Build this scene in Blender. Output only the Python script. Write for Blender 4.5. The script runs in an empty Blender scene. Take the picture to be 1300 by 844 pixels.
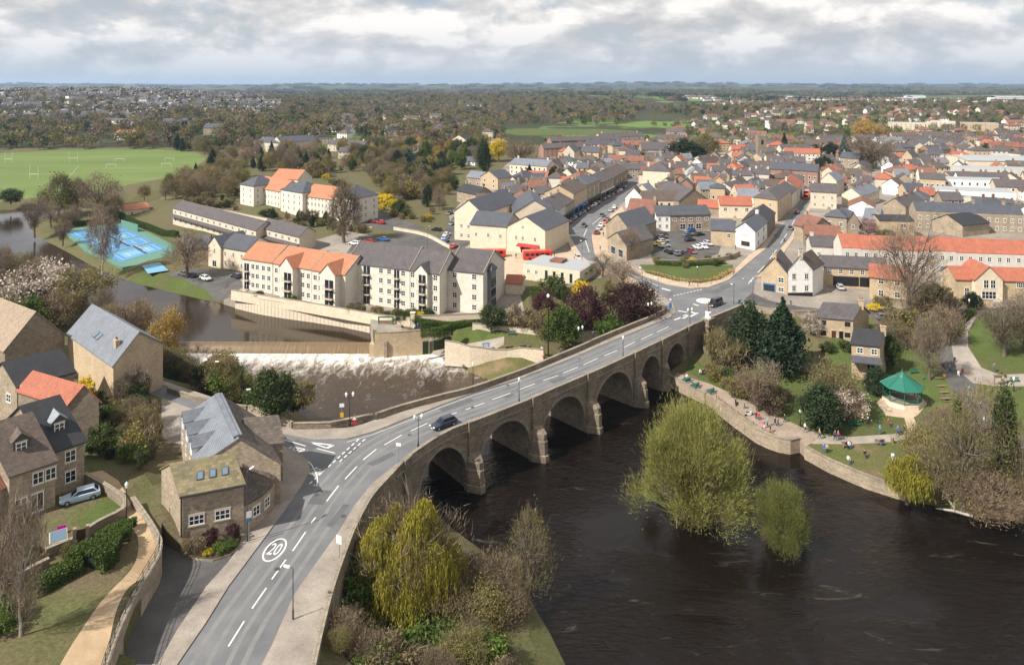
import bpy,math,random
import numpy as np
from mathutils import Vector,Matrix
from mathutils.geometry import delaunay_2d_cdt
random.seed(7)
rng=np.random.default_rng(7)
SC=bpy.context.scene
COL=SC.collection
F,H,CX,HY=900.0,56.0,650.0,108.0
def P(px,py,z=0.0):
 """The point at height z that shows at pixel (px, py) of the 1300x844 photograph."""
 t=(H-z)/(py-HY)
 return Vector(((px-CX)*t,F*t,z))
cam_data=bpy.data.cameras.new('camera')
cam=bpy.data.objects.new('camera',cam_data)
COL.objects.link(cam)
cam.location=(0,0,H)
cam.rotation_euler=(math.radians(90),0,0)
cam_data.sensor_fit='HORIZONTAL'
cam_data.sensor_width=36
cam_data.lens=36*F/1300
cam_data.shift_y=-(422-HY)/1300
cam_data.clip_start=1
cam_data.clip_end=60000
SC.camera=cam
SC.view_settings.view_transform='Standard'
SC.view_settings.look='None'
SC.view_settings.exposure=0.58
SC.view_settings.gamma=1
SUN_EL=math.radians(44)
SUN_AZ=math.atan2(-0.86,-0.51)
sun_data=bpy.data.lights.new('sun','SUN')
sun_data.energy=5.0
sun_data.angle=math.radians(0.6)
sun_data.color=(1,0.95,0.87)
sun=bpy.data.objects.new('sun',sun_data)
COL.objects.link(sun)
sdir=Vector((math.sin(SUN_AZ)*math.cos(SUN_EL),math.cos(SUN_AZ)*math.cos(SUN_EL),math.sin(SUN_EL)))
sun.rotation_euler=sdir.to_track_quat('Z','Y').to_euler()
sun.location=sdir*200
def nd(nt,typ,**kw):
 n=nt.nodes.new(typ)
 for k,v in kw.items():
  if k[0]=='_':
   setattr(n,k[1:],v)
  else:
   n.inputs[k.replace('__',' ')].default_value=v
 return n
def mixc(nt,fac,a,b,mode='MIX'):
 m=nt.nodes.new('ShaderNodeMix')
 m.data_type='RGBA'
 m.blend_type=mode
 for k,v in((0,fac),(6,a),(7,b)):
  if hasattr(v,'links')or isinstance(v,bpy.types.NodeSocket):
   nt.links.new(v,m.inputs[k])
  else:
   m.inputs[k].default_value=v if k==0 else(*v[:3],1)
 return m.outputs[2]
def ramp(nt,val,stops):
 r=nt.nodes.new('ShaderNodeValToRGB')
 e=r.color_ramp.elements
 while len(e)<len(stops):
  e.new(0.5)
 for el,(p,c)in zip(e,stops):
  el.position=p
  el.color=(*c,1)if len(c)==3 else c
 nt.links.new(val,r.inputs[0])
 return r.outputs[0]
def math_n(nt,op,a,b=0.5,c=None):
 m=nt.nodes.new('ShaderNodeMath')
 m.operation=op
 for k,v in((0,a),(1,b),(2,c)):
  if v is None:
   continue
  if isinstance(v,bpy.types.NodeSocket):
   nt.links.new(v,m.inputs[k])
  else:
   m.inputs[k].default_value=v
 return m.outputs[0]
world=bpy.data.worlds.new('World')
SC.world=world
world.use_nodes=True
wt=world.node_tree
wt.nodes.clear()
sky=nd(wt,'ShaderNodeTexSky',_sky_type='NISHITA',_sun_disc=False,_sun_elevation=SUN_EL,_sun_rotation=SUN_AZ,_air_density=1.0,_dust_density=1.5)
tc=nd(wt,'ShaderNodeTexCoord')
sep=nd(wt,'ShaderNodeSeparateXYZ')
wt.links.new(tc.outputs['Generated'],sep.inputs[0])
cmb=nd(wt,'ShaderNodeMapping')
cmb.inputs['Scale'].default_value=(1,1,2.2)
wt.links.new(tc.outputs['Generated'],cmb.inputs[0])
cl=nd(wt,'ShaderNodeTexNoise',Scale=6.5,Detail=10.0,Roughness=0.57,Distortion=0.2)
wt.links.new(cmb.outputs[0],cl.inputs['Vector'])
cmap=nd(wt,'ShaderNodeMapping')
cmap.inputs['Location'].default_value=(-0.015,-0.008,0.06)
wt.links.new(cmb.outputs[0],cmap.inputs[0])
cl2=nd(wt,'ShaderNodeTexNoise',Scale=6.5,Detail=10.0,Roughness=0.57,Distortion=0.2)
wt.links.new(cmap.outputs[0],cl2.inputs['Vector'])
cover=ramp(wt,cl.outputs['Fac'],[(0.33,(0,0,0)),(0.47,(1,1,1))])
thick=math_n(wt,'ADD',math_n(wt,'SUBTRACT',cl.outputs['Fac'],cl2.outputs['Fac']),0.5)
ccol=ramp(wt,thick,[(0.38,(5.5,5.45,5.6)),(0.5,(7.3,7.15,7.1)),(0.60,(10.2,9.8,9.4))])
clear=mixc(wt,0.45,sky.outputs[0],(5.6,6.4,7.6))
skyc=mixc(wt,cover,clear,ccol)
hz=ramp(wt,sep.outputs[2],[(0.0,(1,1,1)),(0.035,(0.45,0.45,0.45)),(0.085,(0,0,0))])
skyc=mixc(wt,hz,skyc,(5.0,5.7,6.7))
bg=nd(wt,'ShaderNodeBackground',Strength=0.070)
wt.links.new(skyc,bg.inputs[0])
wo=nd(wt,'ShaderNodeOutputWorld')
wt.links.new(bg.outputs[0],wo.inputs[0])
class MB:
 def __init__(s):
  s.v,s.f,s.m=[],[],[]
 def add(s,pts,faces,m=0):
  o=len(s.v)
  s.v+=[tuple(p)for p in pts]
  for fc in faces:
   s.f.append(tuple(o+i for i in fc))
   s.m.append(m)
 def face(s,pts,m=0):
  s.add(pts,[range(len(pts))],m)
 def box(s,x0,x1,y0,y1,z0,z1,m=0,rot=None,org=None):
  p=[Vector(c)for c in((x0,y0,z0),(x1,y0,z0),(x1,y1,z0),(x0,y1,z0),(x0,y0,z1),(x1,y0,z1),(x1,y1,z1),(x0,y1,z1))]
  if rot is not None:
   p=[rot@q for q in p]
  if org is not None:
   p=[q+Vector(org)for q in p]
  s.add(p,[(3,2,1,0),(4,5,6,7),(0,1,5,4),(1,2,6,5),(2,3,7,6),(3,0,4,7)],m)
 def prism(s,poly,z0,z1,m=0,mtop=None):
  n=len(poly)
  p=[(*q[:2],z0)for q in poly]+[(*q[:2],z1)for q in poly]
  s.add(p,[(i,(i+1)%n,(i+1)%n+n,i+n)for i in range(n)],m)
  s.add(p[n:],[range(n)],m if mtop is None else mtop)
 def extrude(s,prof,vec,m=0):
  """Close a flat profile (list of points) swept along vec."""
  n=len(prof)
  a=[Vector(q)for q in prof]
  b=[q+Vector(vec)for q in a]
  s.add(a+b,[tuple(range(n))[::-1],tuple(range(n,2*n))]+[(i,(i+1)%n,(i+1)%n+n,i+n)for i in range(n)],m)
 def tube(s,pts,rad,n=6,m=0):
  pts=[Vector(p)for p in pts]
  rad=rad if hasattr(rad,'__len__')else[rad]*len(pts)
  vs=[]
  for i,p in enumerate(pts):
   d=(pts[min(i+1,len(pts)-1)]-pts[max(i-1,0)])
   d=d.normalized()if d.length>1e-6 else Vector((0,0,1))
   u=d.cross(Vector((0,1,0.01)))if abs(d.z)>0.7 else d.cross(Vector((0,0,1)))
   u.normalize()
   w=d.cross(u)
   for k in range(n):
    a=2*math.pi*k/n
    vs.append(p+(u*math.cos(a)+w*math.sin(a))*rad[i])
  fs=[]
  for i in range(len(pts)-1):
   for k in range(n):
    fs.append((i*n+k,i*n+(k+1)%n,(i+1)*n+(k+1)%n,(i+1)*n+k))
  fs.append(tuple(range(n))[::-1])
  fs.append(tuple((len(pts)-1)*n+k for k in range(n)))
  s.add(vs,fs,m)
 def lathe(s,prof,n=12,m=0,c=(0,0),cap=True):
  """prof: (radius, z) pairs from the bottom up."""
  vs=[(c[0]+r*math.cos(2*math.pi*k/n),c[1]+r*math.sin(2*math.pi*k/n),z)for r,z in prof for k in range(n)]
  fs=[(i*n+k,i*n+(k+1)%n,(i+1)*n+(k+1)%n,(i+1)*n+k)for i in range(len(prof)-1)for k in range(n)]
  if cap:
   fs.append(tuple(range(n))[::-1])
   fs.append(tuple((len(prof)-1)*n+k for k in range(n)))
  s.add(vs,fs,m)
 def mesh(s,name,mats,uv=True,smooth=False):
  me=bpy.data.meshes.new(name)
  me.from_pydata(s.v,[],s.f)
  for mt in(mats if isinstance(mats,(list,tuple))else[mats]):
   me.materials.append(mt)
  if len(me.materials)>1:
   me.polygons.foreach_set('material_index',s.m)
  if smooth:
   me.polygons.foreach_set('use_smooth',[True]*len(me.polygons))
  if uv:
   box_uv(me)
  me.update()
  return me
def box_uv(me):
 """UVs in metres laid along each face: u runs level, v up the slope."""
 n=len(me.polygons)
 if not n:
  return
 nor=np.empty(n*3,'f');me.polygons.foreach_get('normal',nor);nor=nor.reshape(-1,3)
 tot=np.empty(n,'i');me.polygons.foreach_get('loop_total',tot)
 vi=np.empty(len(me.loops),'i');me.loops.foreach_get('vertex_index',vi)
 co=np.empty(len(me.vertices)*3,'f');me.vertices.foreach_get('co',co);co=co.reshape(-1,3)
 t=np.stack([-nor[:,1],nor[:,0],np.zeros(n)],1)
 ln=np.linalg.norm(t,axis=1)
 flat=ln<0.05
 t[flat]=(1,0,0)
 t/=np.linalg.norm(t,axis=1)[:,None]
 b=np.cross(nor,t)
 T,B=np.repeat(t,tot,0),np.repeat(b,tot,0)
 c=co[vi]
 uv=np.stack([(c*T).sum(1),(c*B).sum(1)],1)
 layer=me.uv_layers.new(name='UVMap')
 layer.data.foreach_set('uv',uv.astype('f').ravel())
def obj(name,me,parent=None,loc=None,rz=0.0,label=None):
 if isinstance(me,tuple):
  me=me[0].mesh(name,me[1])
 o=bpy.data.objects.new(name,me)
 COL.objects.link(o)
 if parent is not None:
  o.parent=parent
 if loc is not None:
  o.location=loc
 if rz:
  o.rotation_euler.z=rz
 if label:
  o['label']=label
 return o
def tag(o,label=None,cat=None,group=None,kind=None):
 if label:o['label']=label
 if cat:o['category']=cat
 if group:o['group']=group
 if kind:o['kind']=kind
 return o
def thing(name,label,cat,loc=(0,0,0),rz=0.0,group=None):
 o=obj(name,None,None,loc,rz)
 return tag(o,label,cat,group)
KIDS={}
def copy_tree(o,parent=None,loc=None,rz=None,label=None,group=None,scale=None):
 """A thing with copies of its parts and sub-parts; mesh data is shared."""
 c=o.copy()
 COL.objects.link(c)
 if parent is not None:c.parent=parent
 if loc is not None:c.location=loc
 if rz is not None:c.rotation_euler.z=rz
 if scale is not None:c.scale=scale
 if label:c['label']=label
 if group:c['group']=group
 kids=KIDS.get(o.name)
 if kids is None:
  kids=KIDS[o.name]=list(o.children)
 for ch in kids:
  copy_tree(ch,c)
 return c
def mat(name):
 m=bpy.data.materials.new(name)
 m.use_nodes=True
 nt=m.node_tree
 return m,nt,nt.nodes['Principled BSDF']
def plain(name,col,rough=0.6,metal=0.0,var=0.12,scale=2.0):
 m,nt,b=mat(name)
 b.inputs['Roughness'].default_value=rough
 b.inputs['Metallic'].default_value=metal
 if var:
  t=nd(nt,'ShaderNodeTexCoord')
  n=nd(nt,'ShaderNodeTexNoise',Scale=scale,Detail=4.0)
  nt.links.new(t.outputs['Object'],n.inputs['Vector'])
  c=mixc(nt,n.outputs['Fac'],[x*(1-var*2)for x in col],[min(1,x*(1+var*2))for x in col])
  nt.links.new(c,b.inputs['Base Color'])
 else:
  b.inputs['Base Color'].default_value=(*col,1)
 return m
def uvmap(nt):
 return nd(nt,'ShaderNodeUVMap').outputs[0]
def masonry(name,c1,c2,mortar,bw=0.5,bh=0.22,stain=(0.08,0.07,0.06),dirt=0.35,bump=0.4,gap=0.02,rough=0.9,hue=0.10):
 """Coursed stone or brick with block to block colour change and weathering."""
 m,nt,b=mat(name)
 uv=uvmap(nt)
 br=nd(nt,'ShaderNodeTexBrick',Scale=1.0,Mortar__Size=gap,Mortar__Smooth=0.3,Bias=0.0,Brick__Width=bw,Row__Height=bh)
 br.inputs['Color1'].default_value=(*c1,1)
 br.inputs['Color2'].default_value=(*c2,1)
 br.inputs['Mortar'].default_value=(*mortar,1)
 br.offset=0.47
 nt.links.new(uv,br.inputs['Vector'])
 g=nd(nt,'ShaderNodeNewGeometry')
 n1=nd(nt,'ShaderNodeTexNoise',Scale=0.35,Detail=6.0,Roughness=0.65)
 nt.links.new(g.outputs['Position'],n1.inputs['Vector'])
 n2=nd(nt,'ShaderNodeTexNoise',Scale=3.1,Detail=5.0,Roughness=0.7)
 nt.links.new(g.outputs['Position'],n2.inputs['Vector'])
 d=ramp(nt,n1.outputs['Fac'],[(0.42,(0,0,0)),(0.72,(dirt,dirt,dirt))])
 c=mixc(nt,d,br.outputs['Color'],stain)
 v=ramp(nt,n2.outputs['Fac'],[(0.3,(1-hue*2.2,)*3),(0.7,(1+hue*1.6,)*3)])
 c=mixc(nt,1.0,c,v,'MULTIPLY')
 nt.links.new(c,b.inputs['Base Color'])
 b.inputs['Roughness'].default_value=rough
 h=math_n(nt,'ADD',math_n(nt,'MULTIPLY',br.outputs['Fac'],-0.8),n2.outputs['Fac'])
 bp=nd(nt,'ShaderNodeBump',Strength=bump,Distance=0.04)
 nt.links.new(h,bp.inputs['Height'])
 nt.links.new(bp.outputs[0],b.inputs['Normal'])
 return m
def roofing(name,c1,c2,tw=0.3,th=0.28,moss=None,mossamt=0.0,rough=0.75,wave=False,streak=0.2):
 """Slates, stone flags or clay tiles in courses; u level, v up the slope."""
 m,nt,b=mat(name)
 uv=uvmap(nt)
 br=nd(nt,'ShaderNodeTexBrick',Scale=1.0,Mortar__Size=0.018,Mortar__Smooth=0.2,Brick__Width=tw,Row__Height=th)
 br.inputs['Color1'].default_value=(*c1,1)
 br.inputs['Color2'].default_value=(*c2,1)
 br.inputs['Mortar'].default_value=(*[x*0.45 for x in c1],1)
 nt.links.new(uv,br.inputs['Vector'])
 g=nd(nt,'ShaderNodeNewGeometry')
 n1=nd(nt,'ShaderNodeTexNoise',Scale=0.5,Detail=7.0,Roughness=0.7)
 nt.links.new(g.outputs['Position'],n1.inputs['Vector'])
 n2=nd(nt,'ShaderNodeTexNoise',Scale=2.3,Detail=5.0,Roughness=0.75)
 nt.links.new(g.outputs['Position'],n2.inputs['Vector'])
 v=ramp(nt,n1.outputs['Fac'],[(0.3,(1-streak,)*3),(0.7,(1+streak,)*3)])
 c=mixc(nt,1.0,br.outputs['Color'],v,'MULTIPLY')
 if moss:
  k=ramp(nt,n2.outputs['Fac'],[(0.62-mossamt*0.3,(0,0,0)),(0.75-mossamt*0.2,(mossamt,mossamt,mossamt))])
  c=mixc(nt,k,c,moss)
 nt.links.new(c,b.inputs['Base Color'])
 b.inputs['Roughness'].default_value=rough
 sp=nd(nt,'ShaderNodeSeparateXYZ')
 nt.links.new(uv,sp.inputs[0])
 saw=math_n(nt,'FRACT',math_n(nt,'DIVIDE',sp.outputs[1],th),0)
 h=math_n(nt,'ADD',math_n(nt,'MULTIPLY',saw,-1.0),math_n(nt,'MULTIPLY',n2.outputs['Fac'],0.8))
 if wave:
  h=math_n(nt,'ADD',h,math_n(nt,'MULTIPLY',math_n(nt,'SINE',math_n(nt,'MULTIPLY',sp.outputs[0],2*math.pi/tw),0),0.8))
 bp=nd(nt,'ShaderNodeBump',Strength=0.5,Distance=0.05)
 nt.links.new(h,bp.inputs['Height'])
 nt.links.new(bp.outputs[0],b.inputs['Normal'])
 return m
def foliage(name,cols,rough=0.6,trans=0.25):
 """Leaf colours picked per leaf, with a small shift from tree to tree."""
 m,nt,b=mat(name)
 g=nd(nt,'ShaderNodeNewGeometry')
 st=[(i/max(1,len(cols)-1),c)for i,c in enumerate(cols)]
 c=ramp(nt,g.outputs['Random Per Island'],st)
 oi=nd(nt,'ShaderNodeObjectInfo')
 v=ramp(nt,oi.outputs['Random'],[(0,(0.72,0.76,0.74)),(1,(1.22,1.18,1.2))])
 c=mixc(nt,1.0,c,v,'MULTIPLY')
 nt.links.new(c,b.inputs['Base Color'])
 b.inputs['Roughness'].default_value=rough
 b.inputs['Specular IOR Level'].default_value=0.2
 if trans:
  tr=nd(nt,'ShaderNodeBsdfTranslucent')
  nt.links.new(c,tr.inputs[0])
  mx=nd(nt,'ShaderNodeMixShader',Fac=trans)
  nt.links.new(b.outputs[0],mx.inputs[1])
  nt.links.new(tr.outputs[0],mx.inputs[2])
  nt.links.new(mx.outputs[0],nt.nodes['Material Output'].inputs[0])
 return m
def ground_mat(name,stops,scale=0.25,rough=0.95,fine=6.0,fineamt=0.2,bump=0.3,stretch=None):
 """Noise between real surface colours, world space, with a finer grain over it."""
 m,nt,b=mat(name)
 g=nd(nt,'ShaderNodeNewGeometry')
 pos=g.outputs['Position']
 if stretch:
  mp=nd(nt,'ShaderNodeMapping')
  mp.inputs['Scale'].default_value=stretch
  nt.links.new(pos,mp.inputs[0])
  pos=mp.outputs[0]
 n1=nd(nt,'ShaderNodeTexNoise',Scale=scale,Detail=8.0,Roughness=0.62)
 nt.links.new(pos,n1.inputs['Vector'])
 n2=nd(nt,'ShaderNodeTexNoise',Scale=fine,Detail=4.0,Roughness=0.7)
 nt.links.new(g.outputs['Position'],n2.inputs['Vector'])
 c=ramp(nt,n1.outputs['Fac'],stops)
 v=ramp(nt,n2.outputs['Fac'],[(0.3,(1-fineamt,)*3),(0.7,(1+fineamt,)*3)])
 c=mixc(nt,1.0,c,v,'MULTIPLY')
 nt.links.new(c,b.inputs['Base Color'])
 b.inputs['Roughness'].default_value=rough
 b.inputs['Specular IOR Level'].default_value=0.25
 bp=nd(nt,'ShaderNodeBump',Strength=bump,Distance=0.08)
 nt.links.new(n2.outputs['Fac'],bp.inputs['Height'])
 nt.links.new(bp.outputs[0],b.inputs['Normal'])
 return m
M={}
M['bridge_stone']=masonry('bridge_stone',(0.34,0.265,0.18),(0.19,0.155,0.115),(0.14,0.115,0.085),0.62,0.3,stain=(0.07,0.062,0.05),dirt=0.7,bump=0.7,gap=0.03,hue=0.16)
M['cap_stone']=masonry('cap_stone',(0.31,0.26,0.195),(0.22,0.185,0.14),(0.1,0.09,0.07),1.0,0.6,dirt=0.5,bump=0.4)
M['stone']=masonry('tan_stone',(0.40,0.32,0.225),(0.26,0.205,0.145),(0.33,0.27,0.2),0.5,0.24,dirt=0.45)
M['dark_stone']=masonry('brown_stone',(0.29,0.23,0.165),(0.18,0.145,0.105),(0.24,0.195,0.145),0.5,0.24,dirt=0.45)
M['pale_stone']=masonry('pale_stone',(0.62,0.54,0.43),(0.52,0.45,0.35),(0.56,0.49,0.38),0.5,0.22,stain=(0.25,0.2,0.15),dirt=0.25,bump=0.25)
M['cream_stone']=masonry('cream_stone',(0.70,0.60,0.46),(0.61,0.51,0.38),(0.64,0.54,0.41),0.5,0.24,stain=(0.3,0.24,0.17),dirt=0.25,bump=0.25)
M['gold_stone']=masonry('gold_stone',(0.53,0.41,0.265),(0.41,0.31,0.195),(0.46,0.36,0.24),0.45,0.2,dirt=0.25,bump=0.3)
M['flat_stone']=masonry('flat_stone',(0.70,0.65,0.56),(0.60,0.555,0.47),(0.63,0.58,0.5),0.45,0.2,stain=(0.3,0.26,0.2),dirt=0.2,bump=0.25)
M['white']=masonry('white_render',(0.78,0.77,0.74),(0.75,0.74,0.71),(0.76,0.75,0.72),2.0,1.0,stain=(0.5,0.48,0.43),dirt=0.25,bump=0.1,gap=0.002)
M['render_grey']=masonry('grey_render',(0.55,0.52,0.47),(0.52,0.49,0.44),(0.53,0.5,0.45),2.0,1.0,stain=(0.35,0.32,0.28),dirt=0.3,bump=0.1,gap=0.002)
M['red_brick']=masonry('red_brick',(0.34,0.14,0.085),(0.25,0.10,0.065),(0.3,0.22,0.17),0.23,0.075,dirt=0.3,bump=0.2)
M['slate']=roofing('blue_slate',(0.075,0.082,0.10),(0.055,0.060,0.075),0.3,0.25,rough=0.5)
M['slate_pale']=roofing('pale_slate',(0.18,0.195,0.225),(0.14,0.152,0.18),0.3,0.25,rough=0.5)
M['slate_dark']=roofing('dark_slate',(0.028,0.029,0.034),(0.02,0.021,0.025),0.35,0.28,rough=0.6)
M['grey_tile']=roofing('grey_tile',(0.10,0.088,0.089),(0.068,0.06,0.062),0.35,0.32,rough=0.8)
M['brown_tile']=roofing('brown_tile',(0.115,0.083,0.066),(0.07,0.053,0.044),0.4,0.3,moss=(0.13,0.12,0.06),mossamt=0.3)
M['stone_flag']=roofing('stone_flag',(0.24,0.18,0.115),(0.10,0.08,0.058),0.55,0.42,moss=(0.13,0.13,0.035),mossamt=0.7)
M['dark_flag']=roofing('dark_flag',(0.12,0.094,0.074),(0.055,0.045,0.038),0.55,0.42,moss=(0.14,0.125,0.09),mossamt=0.3)
M['orange_flag']=roofing('lichened_tile',(0.30,0.19,0.115),(0.19,0.135,0.09),0.4,0.3,moss=(0.28,0.25,0.2),mossamt=0.7)
M['pantile']=roofing('orange_pantile',(0.46,0.19,0.10),(0.36,0.14,0.07),0.3,0.33,wave=True,streak=0.12)
M['red_tile']=roofing('red_tile',(0.40,0.125,0.07),(0.30,0.095,0.055),0.3,0.33,wave=True,streak=0.15)
M['old_red']=roofing('old_red_tile',(0.24,0.10,0.065),(0.16,0.072,0.05),0.3,0.3,wave=True,streak=0.25)
M['flat_roof']=plain('grey_roof_felt',(0.30,0.31,0.32),0.9)
M['lead']=plain('lead_sheet',(0.22,0.24,0.27),0.55)
M['frame']=plain('white_paint',(0.8,0.8,0.78),0.5,var=0.04)
M['sill']=plain('dressed_stone',(0.5,0.43,0.33),0.9)
M['black']=plain('black_paint',(0.012,0.012,0.014),0.4,var=0.0)
M['dark_grey']=plain('dark_grey_paint',(0.05,0.052,0.055),0.5)
M['green_metal']=plain('green_paint',(0.012,0.125,0.085),0.45)
M['wood']=plain('weathered_wood',(0.20,0.13,0.08),0.85)
M['fence_wood']=plain('fence_wood',(0.24,0.145,0.085),0.9)
M['white_metal']=plain('white_metal',(0.75,0.75,0.75),0.4,var=0.03)
M['grey_metal']=plain('galvanised_metal',(0.30,0.31,0.32),0.45,metal=0.5)
M['globe']=plain('white_glass',(0.85,0.86,0.84),0.25,var=0.0)
M['rubber']=plain('rubber',(0.012,0.012,0.012),0.85,var=0.0)
M['alloy']=plain('alloy',(0.45,0.46,0.48),0.35,metal=0.7,var=0.0)
M['lamp_white']=plain('clear_lamp',(0.8,0.8,0.78),0.15,var=0.0)
M['lamp_red']=plain('red_lamp',(0.4,0.015,0.01),0.2,var=0.0)
M['red']=plain('red_paint',(0.48,0.02,0.018),0.4,var=0.05)
M['blue']=plain('blue_paint',(0.03,0.16,0.38),0.4,var=0.05)
M['yellow']=plain('yellow_paint',(0.7,0.42,0.02),0.5,var=0.05)
M['orange']=plain('orange_paint',(0.6,0.13,0.02),0.4,var=0.05)
M['pink']=plain('magenta_plastic',(0.45,0.03,0.3),0.5,var=0.05)
M['door']=plain('dark_door',(0.06,0.03,0.02),0.5)
M['line']=plain('road_paint',(0.62,0.61,0.58),0.8,var=0.12,scale=3.0)
M['bark']=plain('bark',(0.115,0.09,0.068),0.95,var=0.3,scale=1.5)
M['pale_bark']=plain('pale_bark',(0.34,0.30,0.26),0.9,var=0.3,scale=1.5)
m,nt,b=mat('window_glass')
b.inputs['Base Color'].default_value=(0.018,0.022,0.028,1)
b.inputs['Roughness'].default_value=0.06
b.inputs['Specular IOR Level'].default_value=0.8
M['glass']=m
M['skylight']=plain('roof_glass',(0.12,0.18,0.24),0.08,var=0.0)
M['asphalt']=ground_mat('asphalt',[(0.3,(0.105,0.108,0.115)),(0.55,(0.145,0.147,0.152)),(0.75,(0.185,0.183,0.18))],0.18,0.85,9.0,0.12,0.1)
M['dark_asphalt']=ground_mat('dark_asphalt',[(0.3,(0.06,0.057,0.057)),(0.7,(0.115,0.108,0.10))],0.22,0.9,8.0,0.18,0.1)
M['paving']=ground_mat('paving',[(0.3,(0.20,0.175,0.15)),(0.5,(0.26,0.225,0.19)),(0.72,(0.33,0.29,0.245))],0.35,0.9,5.0,0.16,0.2)
M['tan_paving']=ground_mat('tan_paving',[(0.3,(0.36,0.27,0.19)),(0.7,(0.47,0.37,0.27))],0.4,0.9,6.0,0.14,0.2)
M['quay']=ground_mat('quay_paving',[(0.3,(0.235,0.175,0.135)),(0.7,(0.34,0.265,0.21))],0.3,0.9,3.0,0.2,0.2)
M['sand_path']=ground_mat('sand_path',[(0.3,(0.33,0.235,0.14)),(0.7,(0.43,0.32,0.205))],0.5,0.95,9.0,0.12,0.2)
M['grey_path']=ground_mat('grey_path',[(0.3,(0.24,0.205,0.175)),(0.7,(0.33,0.29,0.25))],0.4,0.9,6.0,0.15,0.15)
M['lawn']=ground_mat('lawn',[(0.28,(0.105,0.088,0.042)),(0.40,(0.068,0.08,0.024)),(0.58,(0.07,0.10,0.024)),(0.74,(0.10,0.12,0.035)),(0.85,(0.15,0.14,0.06))],0.12,1.0,3.5,0.3,0.5)
M['field']=ground_mat('sports_turf',[(0.3,(0.085,0.13,0.034)),(0.55,(0.115,0.16,0.043)),(0.75,(0.165,0.195,0.07))],0.022,1.0,1.2,0.16,0.2,stretch=(0.25,1.2,1))
M['worn_grass']=ground_mat('worn_grass',[(0.32,(0.19,0.135,0.08)),(0.46,(0.10,0.095,0.035)),(0.7,(0.075,0.10,0.024))],0.16,1.0,3.5,0.3,0.5)
M['land']=ground_mat('rough_ground',[(0.3,(0.11,0.08,0.052)),(0.45,(0.105,0.088,0.045)),(0.6,(0.085,0.09,0.032)),(0.78,(0.15,0.12,0.07))],0.09,1.0,2.5,0.35,0.5)
M['yard']=ground_mat('town_yards',[(0.3,(0.16,0.145,0.13)),(0.5,(0.235,0.205,0.175)),(0.7,(0.31,0.27,0.22))],0.09,0.95,1.5,0.2,0.2)
M['soil']=ground_mat('leafy_soil',[(0.3,(0.055,0.04,0.028)),(0.6,(0.10,0.075,0.045)),(0.75,(0.07,0.075,0.025))],0.4,1.0,4.0,0.35,0.6)
M['court_blue']=plain('blue_court',(0.06,0.21,0.43),0.8,var=0.06,scale=0.3)
M['court_pale']=plain('pale_blue_court',(0.14,0.32,0.46),0.8,var=0.06,scale=0.3)
M['court_green']=plain('green_court',(0.09,0.20,0.15),0.8,var=0.06,scale=0.3)
ZU,ZD=-7.6,-9.5
def W(pts,z=0.0):
 return[P(x,y,z)for x,y in pts]
ANCH=[(880,500,-7.4),(1000,540,-7.2),(1150,560,-7),(1250,600,-7.4),(1290,500,-5.5),(1140,500,-6.5),(1000,500,-6.8),(1100,450,-4.8),(1240,430,-3),(935,440,-5.2),(985,450,-5.5),(1060,425,-2.8),(1000,397,-.8),(1100,395,-1),(1250,395,-1),(1200,350,0),(1160,640,-7.6),(1040,580,-7.4),(900,485,-7.2),(1220,480,-5),(850,380,0),(900,370,0),(930,372,0),(800,340,0),(740,300,0),(950,340,0),(1010,270,0),(1022,250,0),(900,310,0),(770,265,0),(800,235,0),(720,285,0),(700,300,-.2),(980,310,0),(1040,300,0),(1100,330,0),(1290,300,0),(860,260,0),(960,360,0),(850,340,0),(880,345,0),(830,320,0),(700,200,0),(900,200,0),(1200,250,0),(1200,200,1),(1000,180,2),(600,200,1),(320,372,-3.6),(380,380,-3.6),(450,395,-3.6),(530,405,-3.6),(610,405,-3.6),(570,425,-4.2),(500,430,-4.2),(650,420,-4.4),(700,412,-3),(640,465,-7.2),(680,440,-5.5),(760,400,-2.4),(820,385,-.6),(720,370,-.8),(660,370,-2),(800,375,-.4),(770,370,-.5),(350,300,-2.2),(250,300,-3),(500,300,-1),(550,312,-1.2),(640,335,-.9),(440,270,0),(380,255,1),(320,250,.5),(600,310,-.6),(660,330,-.5),(160,310,-5.5),(240,340,-4.6),(270,360,-4.6),(200,350,-5.5),(100,300,-6.2),(100,215,-6),(200,205,-6),(0,240,-6),(-100,220,-6),(240,225,-5),(200,440,-5),(120,370,-6),(40,350,-6),(-60,400,-4),(260,480,-5),(340,500,-5.5),(300,470,-7),(370,515,-7),(160,420,-5.5),(260,510,0),(340,545,0),(400,550,0),(200,488,0),(150,470,0),(310,530,0),(230,600,0),(215,540,0),(100,640,2.2),(60,560,2.2),(40,450,2),(100,470,1),(140,520,1),(130,720,2.4),(60,720,2.2),(165,600,1.6),(185,560,.6),(40,800,2.4),(-60,600,2.2),(150,760,2.6),(195,660,2.6),(250,730,0),(350,660,0),(300,660,0),(320,740,0),(300,820,0),(230,800,0),(370,740,0),(420,640,0),(390,700,0),(330,800,0),(380,820,0),(490,680,-7),(540,650,-8.5),(520,720,-8),(500,790,-8),(600,740,-9),(470,840,-7.5),(560,800,-9)]
AP=np.array([tuple(P(x,y,z))for x,y,z in ANCH])
def smooth(x,a,b):
 t=np.clip((x-a)/(b-a),0,1)
 return t*t*(3-2*t)
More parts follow.
